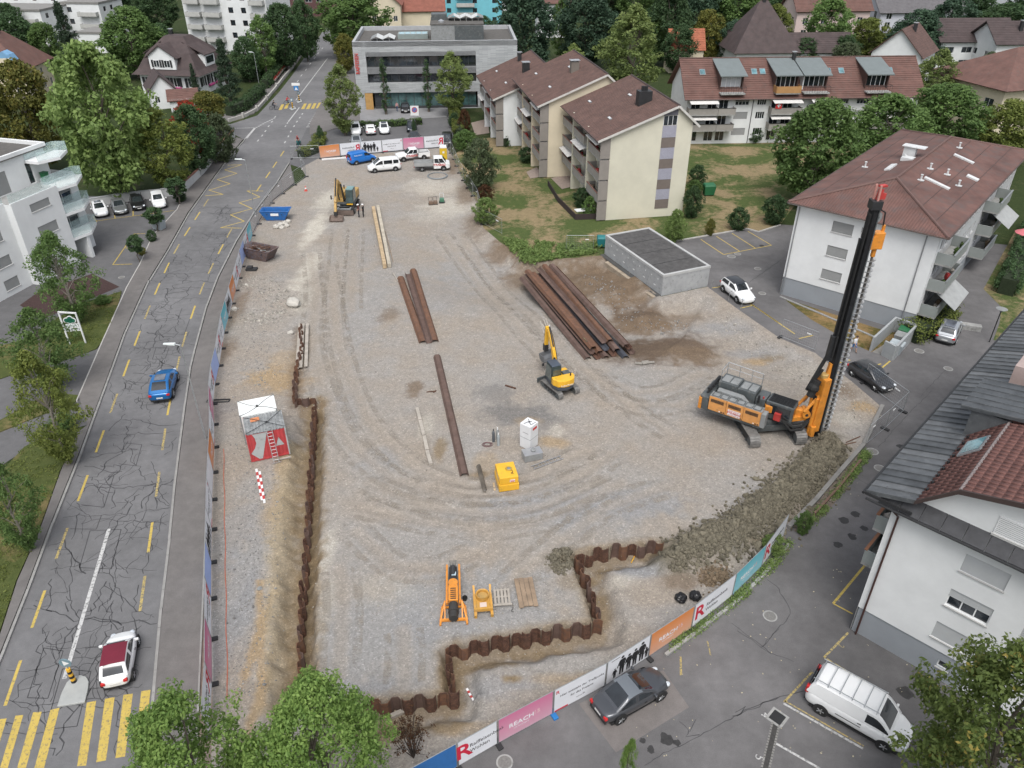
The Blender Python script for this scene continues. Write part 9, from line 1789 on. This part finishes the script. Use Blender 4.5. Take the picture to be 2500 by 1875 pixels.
def wheelie(label,px,py,m,s=1.0,rz=0):
 p=G(px,py);b=thing('waste_bin',label,'bin',(p.x,p.y,0),rz);one(lambda k:k.hexa([(-.55*s,-.4*s,.12),(.55*s,-.4*s,.12),(.55*s,.4*s,.12),(-.55*s,.4*s,.12)],[(-.66*s,-.5*s,1.1*s),(.66*s,-.5*s,1.1*s),(.66*s,.5*s,1.1*s),(-.66*s,.5*s,1.1*s)]),'body',m,b);one(lambda k:k.hexa([(-.68*s,-.52*s,1.11*s),(.68*s,-.52*s,1.11*s),(.68*s,.52*s,1.11*s),(-.68*s,.52*s,1.11*s)],[(-.6*s,-.4*s,1.3*s),(.6*s,-.4*s,1.3*s),(.6*s,.4*s,1.35*s),(-.6*s,.4*s,1.35*s)]),'lid',m,b,bevel=.04)
 for x in(-.45,.45):
  for y in(-.3,.3):one(lambda k:k.tube((x*s,y*s-.03,.07),(x*s,y*s+.03,.07),.07,8),'caster',BLACK,b)
wheelie('large green bin on the lawn right of the striped gable',1729,476,M_('green_plastic',(.02,.12,.05),.5),1.2,.1);wheelie('teal bin behind the weeds left of the garage',1470,602,M_('teal_plastic',(.02,.16,.17),.5),1.0);wheelie('grey container box by the ball tree in the left car park',390,560,M_('pale_blue_grey_bin',(.34,.38,.40),.5),1.1,-.3)
# street lamps
def lamp(label,px,py,ytop,arm=(-1.0,0),r=.07):
 b=G(px,py);h=HT(px,ytop,b);
 # pole leans in the picture by perspective only; height from the head's pixel row
 d=ray(px,ytop);t=thing('street_lamp',label,'street lamp',(b.x,b.y,.1 if py>300 else 0),0,'street lamps');one(lambda k:k.tube((0,0,-.1),(0,0,h),r,8,r*.6),'pole',GALV,t);one(lambda k:k.tube((0,0,h-.05),(arm[0]*.5,arm[1]*.5,h+.1),.04,6),'arm',GALV,t);one(lambda k:k.hexa([(arm[0]*.35,-.16,h+.0),(arm[0]*1.15,-.12,h+.06),(arm[0]*1.15,.12,h+.06),(arm[0]*.35,.16,h)],[(arm[0]*.35,-.14,h+.14),(arm[0]*1.15,-.09,h+.14),(arm[0]*1.15,.09,h+.14),(arm[0]*.35,.14,h+.14)]),'lamp_head',M_('lamp_white',(.58,.62,.61),.4),t,bevel=.03)
lamp('street lamp beside the blue car, nearest to the camera',503,1074,845,(-1.05,0));lamp('street lamp next to the yellow zigzag line',624,527,392,(-1.1,0));lamp('street lamp behind the villa hedge',636,226,128,(-.9,0));lamp('pale pole lamp on the left at the top of the road',712,162,80,(.9,0));lamp('street lamp left of the office building',834,150,93,(-.9,0))
def island(label,pts,sgn):
 P=PX(pts);t=thing('traffic_island',label,'traffic island',(0,0,0));one(lambda k:k.prism([(p.x,p.y)for p in P],0,.14),'island_slab',M_('pale_concrete',(.33,.34,.33),.85,var=.1),t,bevel=.03)
 p=G(*sgn);YS,BS=YELLOW,BLACK
 if 1:
  o=thing('island_beacon',label.replace('traffic island','striped beacon with round blue sign on the island'),'beacon',(p.x,p.y,.14))
  for i in range(6):one(lambda k:k.tube((0,0,.18*i),(0,0,.18*i+.18),.14-.005*i,10),'band',YS if i%2 else BS,o)
  one(lambda k:k.tube((0,-.02,1.55),(0,.02,1.55),.32,20),'sign_disc',M_('sign_blue',(.16,.24,.28),.4),o);one(lambda k:k.tube((0,0,1.05),(0,0,1.4),.03,6),'post',GALV,o);one(lambda k:k.tube((0,-.03,1.55),(0,-.024,1.55),.22,3),'sign_symbol',WHITE2,o)
island('concrete traffic island at the near crossing',Z3(0,1350,(445,1195),(480,1090),(520,1010),(560,970),(620,952),(670,965),(690,1000),(685,1060),(660,1160)),(183,1668))
island('small traffic island beyond the far crossing',[(724,248),(735,243),(738,249),(727,253)],(731,248));island('small traffic island before the far crossing',[(706,266),(718,260),(724,266),(712,271)],(715,266))
def lane_sign():
 p=G(728,250);t=thing('direction_sign','white and blue direction signs on the far traffic island','road sign',(p.x,p.y,.1));one(lambda k:k.tube((0,0,0),(0,0,3.6),.05,6),'post',GALV,t);one(lambda k:k.box(-.8,.8,-.05,.02,3.1,3.6),'white_board',WHITE2,t);one(lambda k:k.box(-.45,.45,-.06,.01,2.2,3.0),'blue_board',M_('sign_blue2',(.03,.20,.50),.4),t);one(lambda k:k.prism([(-.3,2.3),(.3,2.3),(0,2.85)],-.075,-.065,'y'),'arrow',WHITE2,t)
lane_sign()
def no_park():
 p=G(1014,300);t=thing('parking_sign','white no-parking sign board at the low hedge','road sign',(p.x,p.y,0));one(lambda k:k.tube((0,0,0),(0,0,2.2),.03,6),'post',GALV,t);one(lambda k:k.box(-.75,.75,-.03,.03,1.3,3.0),'board',WHITE2,t);one(lambda k:k.tube((0,-.045,2.3),(0,-.035,2.3),.5,18),'red_ring',REDM,t);one(lambda k:k.tube((0,-.055,2.3),(0,-.046,2.3),.36,18),'blue_disc',M_('sign_blue2',(.03,.20,.50),.4),t);one(lambda k:k.beam((-.25,-.06,2.55),(.25,-.06,2.05),.02,.12),'red_slash',REDM,t)
no_park()
def flower_sign():
 A,B=G(171,842),G(210,839);d=(B-A);W=d.length;t=thing('shop_sign','white framed flower shop sign with green clover on two posts','sign',(A.x,A.y,.06),atan2(d.y,d.x));H_=3.4
 one(lambda k:k.beam((0,0,0),(0,0,H_),.12,.12),'post',WHITE2,t);one(lambda k:k.beam((W,0,0),(W,0,H_-.25),.12,.12),'post',WHITE2,t);one(lambda k:k.beam((-.05,0,H_),(W+.05,0,H_-.25),.12,.12),'top_rail',WHITE2,t);one(lambda k:k.box(.07,W-.07,-.03,.03,1.35,2.1),'board',WHITE2,t)
 GR=M_('clover_green',(.01,.11,.06),.6);text('DONAT','lettering',.40,GR,t,frameM((W/2,-.04,1.92),(1,0,0),(0,0,1)),ext=.006);text('BLUMEN','lettering',.33,M_('blue_grey_letters',(.12,.17,.19),.6),t,frameM((W/2,-.04,1.55),(1,0,0),(0,0,1)),ext=.006)
 one(lambda k:[k.tube((W/2+a,-.03,2.45+b),(W/2+a,.03,2.45+b),.27,14)for a,b in((-.28,.05),(.05,.22),(.28,0),(0,-.05))],'clover_backing',WHITE2,t);one(lambda k:[k.tube((W/2+a,-.045,2.45+b),(W/2+a,-.035,2.45+b),.21,14)for a,b in((-.26,.05),(.05,.2),(.26,0),(0,-.05))],'clover',GR,t)
flower_sign()
def bus_sign():
 p=G(492,432);t=thing('bus_stop_sign','bus stop sign at the white garden wall','road sign',(p.x,p.y,.1));one(lambda k:k.tube((0,0,0),(0,0,3.2),.04,6),'post',GALV,t);one(lambda k:k.box(-.45,.45,-.03,.03,2.7,3.2),'board',WHITE2,t);one(lambda k:k.box(-.15,.15,-.04,.04,1.0,1.9),'timetable',WHITE2,t);one(lambda k:k.box(-.4,.4,-.04,-.031,2.9,3.0),'print',M_('print_dark',(.05,.05,.05),.6),t)
bus_sign()
def drain():
 p=PX(Z3(1800,1350,(308,1270)))[0];t=thing('drain_grate','square drain grate beside the painted number four','drain',(p.x,p.y,.0),radians(-45));one(lambda k:k.box(-.45,.45,-.45,.45,0,.01),'frame',CONC,t);one(lambda k:[k.box(-.3,.3,-.3+.085*i,-.26+.085*i,.01,.02)for i in range(8)],'bars',DARKM,t);one(lambda k:k.box(-.32,.32,-.32,.32,.005,.012),'pit',BLACK,t)
 A,B=PX(Z3(1800,1350,(295,1325),(215,1670)));t=thing('channel_drain','paved channel drain running to the bottom edge','drain',(0,0,0));mb=MB();strip(mb,[A,B],.42,.003);mb.build('channel_bed',M_('dark_channel',(.05,.048,.046),.9,var=.3,vs=8),t)
 for q,d in polyline([A,B],.16):o=one(lambda k:k.box(-.06,.06,-.22,-.12,0,.012).box(-.06,.06,.12,.22,0,.012),'setts',CONC_D,t);o.location=(q.x,q.y,.002);o.rotation_euler=(0,0,atan2(d.y,d.x))
drain()
# site odds and ends
def toilet():
 p=GS(1083,392);t=thing('portable_toilet','yellow portable toilet with white roof behind the dropside truck','portable toilet',(p.x,p.y,p.z),radians(8));Y2=M_('toilet_yellow',(.62,.42,.03),.5,var=.06);one(lambda k:k.box(-.55,.55,-.55,.55,.1,2.05),'cabin',Y2,t,bevel=.03);one(lambda k:k.hexa([(-.58,-.58,2.05),(.58,-.58,2.05),(.58,.58,2.05),(-.58,.58,2.05)],[(-.5,-.5,2.35),(.5,-.5,2.35),(.5,.5,2.35),(-.5,.5,2.35)]),'roof',WHITE2,t,bevel=.08);one(lambda k:k.box(-.4,.4,-.565,-.551,.2,1.95),'door',Y2,t);one(lambda k:k.box(-.15,.15,-.58,-.566,1.3,1.6),'door_sticker',WHITE2,t);one(lambda k:k.box(-.6,.6,-.6,.6,0,.1),'skid',DARKM,t)
toilet()
def cone():
 p=GS(747,466);t=thing('traffic_cone','small red traffic cone on the far gravel','traffic cone',(p.x,p.y,p.z));one(lambda k:k.box(-.22,.22,-.22,.22,0,.04),'base',M_('cone_red',(.55,.07,.05),.6),t);one(lambda k:k.lathe([(.16,.04),(.03,.75)],12),'body',M_('cone_red',(.55,.07,.05),.6),t);one(lambda k:k.lathe([(.125,.3),(.09,.48)],12),'band',WHITE2,t)
cone()
def machines():
 for i,(x,y)in enumerate([(1052,499),(1063,498)]):
  p=GS(x,y);t=thing('rammer','small brown rammer on the pale gravel, %s of the pair'%('left' if i==0 else 'right'),'rammer',(p.x,p.y,p.z),.2,'small compactors');one(lambda k:k.box(-.28,.28,-.3,.3,.05,.45),'housing',M_('brown_paint',(.16,.11,.08),.7),t,bevel=.03);one(lambda k:k.box(-.32,.32,-.36,.36,0,.06),'foot_plate',DARKM,t);one(lambda k:k.path([(-.25,.3,.4),(-.25,.4,.9),(.25,.4,.9),(.25,.3,.4)],.025,6),'handle',DARKM,t)
 p=GS(1079,494);t=thing('plate_compactor','green plate compactor right of the rammers','compactor',(p.x,p.y,p.z),.1,'small compactors');one(lambda k:k.box(-.4,.4,-.45,.45,.02,.12),'plate',DARKM,t,bevel=.03);one(lambda k:k.box(-.3,.3,-.3,.3,.12,.6),'engine',M_('compactor_green',(.06,.16,.10),.5),t,bevel=.05);one(lambda k:k.path([(-.28,.25,.5),(-.25,.9,1.0),(.25,.9,1.0),(.28,.25,.5)],.025,6),'handle',GALV,t)
 for i,(x,y)in enumerate([(1662,1464),(1697,1460)]):
  p=GS(x,y);bm=bmesh.new();bmesh.ops.create_icosphere(bm,subdivisions=3,radius=.36)
  for v in bm.verts:v.co*=1+.3*noise.noise(v.co*6+V((x,0,0)));v.co.z*=.7
  me=bpy.data.meshes.new('bin_bag');bm.to_mesh(me);bm.free();me.materials.append(M_('black_plastic',(.012,.012,.013),.25));o=link('bin_bag',me);o.location=(p.x,p.y,p.z+.18);tag(o,'black plastic bag by the fence, %s one'%('left' if i==0 else 'right'),'bag','black bags')
 for i,(x,y)in enumerate([(2176,858),(2164,862)]):manhole(x,y,.22,'small dark cover in the bin enclosure floor, %s one'%('right' if i==0 else 'left'))
 p=GS(1245,945);tag(one(lambda k:k.beam((p.x-.4,p.y+.2,p.z+.06),(p.x+.5,p.y-.3,p.z+.06),.12,.1),'scrap_iron',RUST),'dark scrap iron on the gravel left of the small excavator','scrap');p=GS(1050,958);tag(one(lambda k:k.beam((p.x-.3,p.y,p.z+.05),(p.x+.5,p.y+.1,p.z+.07),.08,.06).beam((p.x+.3,p.y-.1,p.z+.06),(p.x+.5,p.y+.25,p.z+.06),.06,.06),'scrap_iron',RUST),'small dark iron tool left of the long pile','scrap');p=GS(533,980);tag(one(lambda k:k.path([(p.x-.9,p.y-.25,p.z+.06),(p.x+.9,p.y-.1,p.z+.06),(p.x+.9,p.y+.25,p.z+.06),(p.x-.9,p.y+.1,p.z+.06),(p.x-.9,p.y-.25,p.z+.06)],.06,5),'iron_grating',DARKM),'dark steel frame lying by the road fence','frame')
 p=GS(615,659);tag(one(lambda k:k.box(p.x-.6,p.x+.6,p.y-.35,p.y+.35,p.z,p.z+.22).box(p.x-.5,p.x+.1,p.y-.3,p.y+.3,p.z+.23,p.z+.42),'fence_feet',FEET),'stacked dark fence feet below the rusty skip','fence feet')
 p=GS(1575,888);tag(one(lambda k:k.path([(p.x-.9,p.y-.1,p.z+.12),(p.x-.3,p.y-.25,p.z+.15),(p.x+.2,p.y-.1,p.z+.18),(p.x+.8,p.y+.05,p.z+.12)],.12,6).path([(p.x-.3,p.y+.15,p.z+.1),(p.x+.3,p.y+.1,p.z+.2)],.1,6),'sandbag',M_('grey_sack',(.24,.225,.20),.9,var=.2)),'crumpled grey sack below the pile stack','sack')
 A,B=GS(546,1097),GS(556,1705);mb=MB();pts=[A.lerp(B,i/30)for i in range(31)];pts=[V((q.x+.03*sin(i),q.y,SH(q.x,q.y)+.03))for i,q in enumerate(pts)];mb.path(pts,.022,5);tag(mb.build('orange_cord',M_('orange_cord',(.50,.12,.06),.7)),'orange cord stretched along the left strip','cord')
 for i,(x,y)in enumerate([(634,1437)]):p=GS(x,y);tag(one(lambda k:k.lathe([(.16,0),(.16,.04),(.1,.05)],12,(p.x,p.y,p.z)),'round_plate',GREYL),'round grey lid on the left gravel strip','lid')
 p=G(2365,803);tag(one(lambda k:k.at((p.x,p.y,0),radians(-20)).box(-1.0,1.0,-.35,.35,0,.5),'stone_bench',CONC),'concrete planter block on the lane below the hip-roofed house','planter')
 p=G(2415,835);t=thing('garden_lamp','round garden lamp behind the zinc roof','garden lamp',(p.x,p.y,0));one(lambda k:k.tube((0,0,0),(0,0,3.4),.05,6),'post',DARKM,t);one(lambda k:k.lathe([(.1,3.2),(.18,3.4),(.5,3.5),(.1,3.55)],14),'shade',GREYL,t)
 p=G(2490,610);t=thing('parasol','closed pink garden parasol at the right edge','parasol',(p.x,p.y,0));one(lambda k:k.lathe([(1.2,2.1),(.05,2.7)],10),'canopy',M_('pink_cloth',(.55,.16,.18),.8),t);one(lambda k:k.tube((0,0,0),(0,0,2.7),.03,6),'pole',GALV,t)
machines()
def litter():
 R=random.Random(8);mb=MB()
 for _ in range(260):
  p=G(R.uniform(1250,2450),R.uniform(1150,1860));s=R.uniform(.015,.045)
  if SITEW and p.x>6:mb.at((p.x,p.y,.006),R.uniform(0,6)).box(-s,s,-s*.7,s*.7,0,.004)
 mb.build('leaf_litter',M_('pale_litter',(.38,.34,.24),.9,var=.5,vs=9),lane)['kind']='stuff'
litter()
# ================================================================== PEOPLE
SKIN=M_('skin',(.42,.26,.19),.7);HAIR=M_('dark_hair',(.03,.02,.015),.8)
def person(label,loc,rz,top,legs,shoes=BLACK,pose='stand',h=1.76,helmet=None,bare_legs=False,group=None):
 s=h/1.76;t=thing('person',label,'person',loc,rz,group)
 if pose=='stand':J=[(0,0,.95),(0,0,1.15),(0,0,1.42),(0,0,1.50),(0,.10,.90),(.02,.11,.50),(-.02,.12,.06),(.10,.12,.03),(0,-.10,.90),(.05,-.11,.50),(.02,-.12,.06),(.14,-.12,.03),(0,.19,1.40),(.02,.26,1.13),(.18,.20,.98),(0,-.19,1.40),(.0,-.27,1.13),(.12,-.24,.92)]
 elif pose=='walk':J=[(0,0,.95),(0,0,1.15),(.02,0,1.42),(.03,0,1.50),(0,.10,.90),(.16,.11,.52),(.22,.12,.08),(.34,.12,.05),(0,-.10,.90),(-.10,-.11,.50),(-.28,-.12,.10),(-.20,-.12,.03),(0,.19,1.40),(-.08,.25,1.14),(.02,.24,.92),(0,-.19,1.40),(.08,-.25,1.14),(.22,-.22,.96)]
 else:J=[(-.15,0,1.0),(-.05,0,1.2),(.12,0,1.42),(.16,0,1.50),(-.13,.10,.97),(.24,.12,.80),(.12,.12,.42),(.24,.12,.38),(-.13,-.10,.97),(.16,-.12,.62),(.02,-.12,.22),(.14,-.12,.18),(.10,.18,1.40),(.28,.24,1.20),(.48,.22,1.10),(.10,-.18,1.40),(.28,-.24,1.20),(.48,-.22,1.10)]
 E_=[(0,1),(1,2),(2,3),(0,4),(4,5),(5,6),(6,7),(0,8),(8,9),(9,10),(10,11),(2,12),(12,13),(13,14),(2,15),(15,16),(16,17)]
 Rr=[.135,.125,.13,.06,.095,.065,.048,.04,.095,.065,.048,.04,.065,.048,.038,.065,.048,.038]
 me=bpy.data.meshes.new('body');me.from_pydata([(x*s,y*s,z*s)for x,y,z in J],E_,[]);ob=bpy.data.objects.new('body',me);COL.objects.link(ob)
 md=ob.modifiers.new('skin','SKIN');
 for i,v in enumerate(me.skin_vertices[0].data):v.radius=(Rr[i]*s,Rr[i]*s*(1.15 if i in(0,1,2)else 1));v.use_root=(i==0)
 ob.modifiers.new('sub','SUBSURF').render_levels=1
 dg=bpy.context.evaluated_depsgraph_get();m2=bpy.data.meshes.new_from_object(ob.evaluated_get(dg));bpy.data.objects.remove(ob);m2.materials.clear()
 for m in(top,legs,SKIN,shoes):m2.materials.append(m)
 for p in m2.polygons:
  c=p.center;z=c.z/s;arm=abs(c.y)>.21*s
  p.material_index=2 if(arm and z<1.16 and pose!='ride')or z>1.47 or(pose=='ride' and arm and c.x>.26*s)else 0 if z>.98 or arm else(3 if(z<.1 and pose!='ride')else(2 if bare_legs and z<.55 else 1));p.use_smooth=True
 o=link('body',m2,t);n=V(J[3])*s;c=n+V((.02,0,.13))*s
 hd=one(lambda k:k.ball(tuple(c),.105*s,12,9,(1,.86,1.15)),'head',SKIN,t,smooth=True);one(lambda k:k.tube(c+V((.10,0,-.015))*s,c+V((.125,0,-.03))*s,.014,5),'nose',SKIN,hd)
 for q in(-1,1):one(lambda k:k.ball(tuple(c+V((.092,q*.035,.012))*s),.012,6,4),'eye',BLACK,hd);one(lambda k:k.ball(tuple(c+V((-.005,q*.092,-.005))*s),.022,6,4,(.6,.5,1)),'ear',SKIN,hd)
 one(lambda k:k.box(c.x+.088*s,c.x+.097*s,-.025,.025,c.z-.062*s,c.z-.052*s),'mouth',M_('lips',(.30,.10,.09),.6),hd)
 if helmet is not None:one(lambda k:k.lathe_at(tuple(c+V((0,0,.02))),[(.135*s,0),(.13*s,.05),(.09*s,.11),(.001,.135)],12,(1.1,.95,1)),'helmet',helmet,t,smooth=True);one(lambda k:k.box(c.x+.08,c.x+.19,-.07,.07,c.z+.015,c.z+.03),'helmet_peak',helmet,t)
 else:one(lambda k:k.lathe_at(tuple(c+V((-.015,0,.01))),[(.108*s,-.02),(.115*s,.04),(.08*s,.1),(.001,.128)],12,(1,.9,1)),'hair',HAIR,t,smooth=True)
 for w,q in((14,1),(17,-1)): # hands: palm, four fingers and a thumb
  hnd=V(J[w])*s;el=V(J[w-1])*s;d=(hnd-el).normalized();hm=MB();hm.beam(hnd,hnd+d*.09*s,.03,.075,up=(0,1,0));sd=V((0,q,0))
  for f in range(4):a=hnd+d*.085*s+V((.0,0,0))+d.cross(sd).normalized()*(.027-.018*f);e=a+d*(.05+(.012 if f in(1,2)else 0))*s;hm.tube(a,e,.009,5);hm.tube(e,e+d*.025-sd*.012,.008,5)
  a=hnd+d*.03;hm.tube(a,a+d*.04-sd*.03,.011,5);hm.build('hand',SKIN,t)
 return t
WH=WHITE2;p1,p2=GS(877,530),GS(884,533)
person('worker in red and black vest with white helmet, left of two',p1,radians(200),M_('red_black_vest',(.10,.02,.02),.8,var=.5,vs=6),M_('navy_trousers',(.02,.025,.035),.9),helmet=WH,group='site workers');person('worker in dark jacket with white helmet, right of two',p2+V((.15,.45,0)),radians(170),M_('black_jacket',(.016,.015,.016),.9),M_('black_trousers',(.018,.018,.02),.9),helmet=WH,group='site workers')
person('pedestrian in white shirt and blue shorts behind the mast',G(2082,860),radians(-60),M_('white_shirt',(.65,.66,.68),.9),M_('blue_shorts',(.05,.14,.33),.9),pose='walk',bare_legs=True)
person('pedestrian in pink top and jeans beside the black car at the office',G(970,272),radians(-90),M_('pink_top',(.45,.26,.26),.9),M_('jeans',(.05,.09,.17),.9),pose='walk')
def bike(label,loc,rz,m,scooter=False):
 t=thing('scooter' if scooter else 'bicycle',label,'scooter' if scooter else 'bicycle',loc,rz)
 for x in(-.52,.52):
  w=one(lambda k:[k.path([(x+.33*cos(a*pi/10),0,.33+.33*sin(a*pi/10))for a in range(21)],.028 if not scooter else .06,5)]+[k.tube((x,0,.33),(x+.31*cos(a*pi/4),0,.33+.31*sin(a*pi/4)),.006,3)for a in range(8)],'wheel',BLACK,t)
 one(lambda k:k.path([(-.52,0,.33),(-.1,0,.32),(.38,0,.82),(-.22,0,.80),(-.1,0,.32)],.022,6).path([(-.52,0,.33),(-.22,0,.80)],.016,5).path([(.52,0,.33),(.36,0,1.0)],.022,6),'frame',m,t);one(lambda k:k.path([(.36,-.25,1.04),(.36,.25,1.04)],.018,5),'handlebar',DARKM,t);one(lambda k:k.cbox((-.24,0,.90),(.26,.15,.06)),'saddle',BLACK,t,bevel=.02)
 if scooter:one(lambda k:k.box(-.6,-.05,-.17,.17,.4,.8),'seat_body',m,t,bevel=.05);one(lambda k:k.hexa([(.25,-.2,.3),(.38,-.2,.3),(.38,.2,.3),(.25,.2,.3)],[(.36,-.18,1.0),(.44,-.18,1.0),(.44,.18,1.0),(.36,.18,1.0)]),'leg_shield',m,t,bevel=.03);one(lambda k:k.box(-.05,.3,-.15,.15,.25,.34),'footboard',m,t)
 return t
for(x,y,r,tp,m,l,sc)in[(669,268,10,'black_top',DARKM,'left bicycle at the far crossing',0),(703,257,-12,'red_top',M_('silver_blue',(.30,.40,.48),.4),'right bicycle at the far crossing',0),(730,357,-100,'dark_red_jacket',M_('teal_scooter',(.04,.14,.14),.4),'scooter on the road by the exit hedge',1)]:
 q=G(x,y);bike(l,q,radians(r),m,bool(sc));person({'black_top':'cyclist in black on the left bicycle','red_top':'cyclist in a red shirt on the right bicycle','dark_red_jacket':'rider with red top on the scooter'}[tp],q,radians(r),M_(tp,{'black_top':(.02,.02,.022),'red_top':(.50,.05,.06),'dark_red_jacket':(.22,.03,.03)}[tp],.9),M_('dark_shorts',(.03,.03,.04),.9),pose='ride',helmet=None if tp!='dark_red_jacket' else M_('red_helmet',(.40,.04,.04),.3))
# flower trough by the road (left, far)
def trough():
 P=PX([(672,205),(692,178),(705,165)]);t=thing('flower_trough','row of red geraniums on the fence at the top of the road','flower trough');R=random.Random(3);cl=[]
 for q,d in polyline(P,.35):cl.append((q.x,q.y,1.0+R.uniform(0,.25),.3))
 link('flowers',leaf_cloud('flowers',cl,16,.16,4),t,leaf_mat('geranium_red',(.30,.03,.03),(.50,.06,.06),(.05,.09,.03),.3));one(lambda k:[k.beam(a+V((0,0,.75)),b+V((0,0,.75)),.3,.3)for a,b in zip(P[:-1],P[1:])],'trough',WOODG,t)
trough()
# tyre and track prints on the gravel: thin ribbons with tread ribs, lying on the surface
def prints():
 m=NT('track_print');sx=m.n.new('ShaderNodeSeparateXYZ');uv=m.n.new('ShaderNodeUVMap');m.l(uv.outputs[0],sx.inputs[0]);rib=m.math('SINE',m.math('MULTIPLY',sx.outputs[0],34.0));n=m.noise(.9,4,.7);n2=m.noise(12,3,.7)
 k=m.mix(m.ramp(rib,(.1,0.0),(.9,1.0)),(.275,.243,.205),(.375,.338,.285));k=m.mix(1.0,k,m.ramp(n2,(.3,.8),(.7,1.15)),'MULTIPLY');ed=m.math('SUBTRACT',1.0,m.math('ABSOLUTE',m.math('SUBTRACT',m.math('MULTIPLY',sx.outputs[1],2.0),1.0)));al=m.math('MULTIPLY',m.ramp(n,(.42,0.0),(.66,.6)),m.ramp(ed,(0,0.0),(.35,1.0)));m.set(col=k,rough=.95,alpha=al,spec=.1);
 for i,r in enumerate(RUTS):
  P=PX(r);pts=[];S=0.0
  # smooth curve through the points
  Q=[]
  for j in range(len(P)-1):
   p0,p1,p2,p3=P[max(j-1,0)],P[j],P[j+1],P[min(j+2,len(P)-1)];nn=max(4,int((p2-p1).length/.35))
   for q in range(nn):t_=q/nn;Q.append(.5*((2*p1)+(-p0+p2)*t_+(2*p0-5*p1+4*p2-p3)*t_**2+(-p0+3*p1-3*p2+p3)*t_**3))
  for off in(-.95,.95):
   C=[]
   for j,q in enumerate(Q):d=(Q[min(j+1,len(Q)-1)]-Q[max(j-1,0)]).normalized();C.append(q+V((-d.y,d.x,0))*off)
   w=.5 if i%3 else .62;vs=[];uvs=[];S=0;nw=3
   for j,q in enumerate(C):
    d=(C[min(j+1,len(C)-1)]-C[max(j-1,0)]).normalized();s_=V((-d.y,d.x,0));S+=(C[j]-C[j-1]).length if j else 0
    for a in range(nw+1):f=a/nw;vs.append(q+s_*(f-.5)*w);uvs.append((S,f))
   h=site_h([(v.x,v.y)for v in vs]);vs=[(v.x,v.y,z+.022)for v,z in zip(vs,h)];st=nw+1;fs=[(j*st+a,j*st+a+1,(j+1)*st+a+1,(j+1)*st+a)for j in range(len(C)-1)for a in range(nw)]
   me=bpy.data.meshes.new('track_print');me.from_pydata(vs,[],fs);ul=me.uv_layers.new(name='UVMap');ul.data.foreach_set('uv',[c for lp in me.loops for c in uvs[lp.vertex_index]]);me.materials.append(m.mat);me.update()
   if me.polygons[0].normal.z<0:me.flip_normals()
   link('track_print',me,site)
prints()
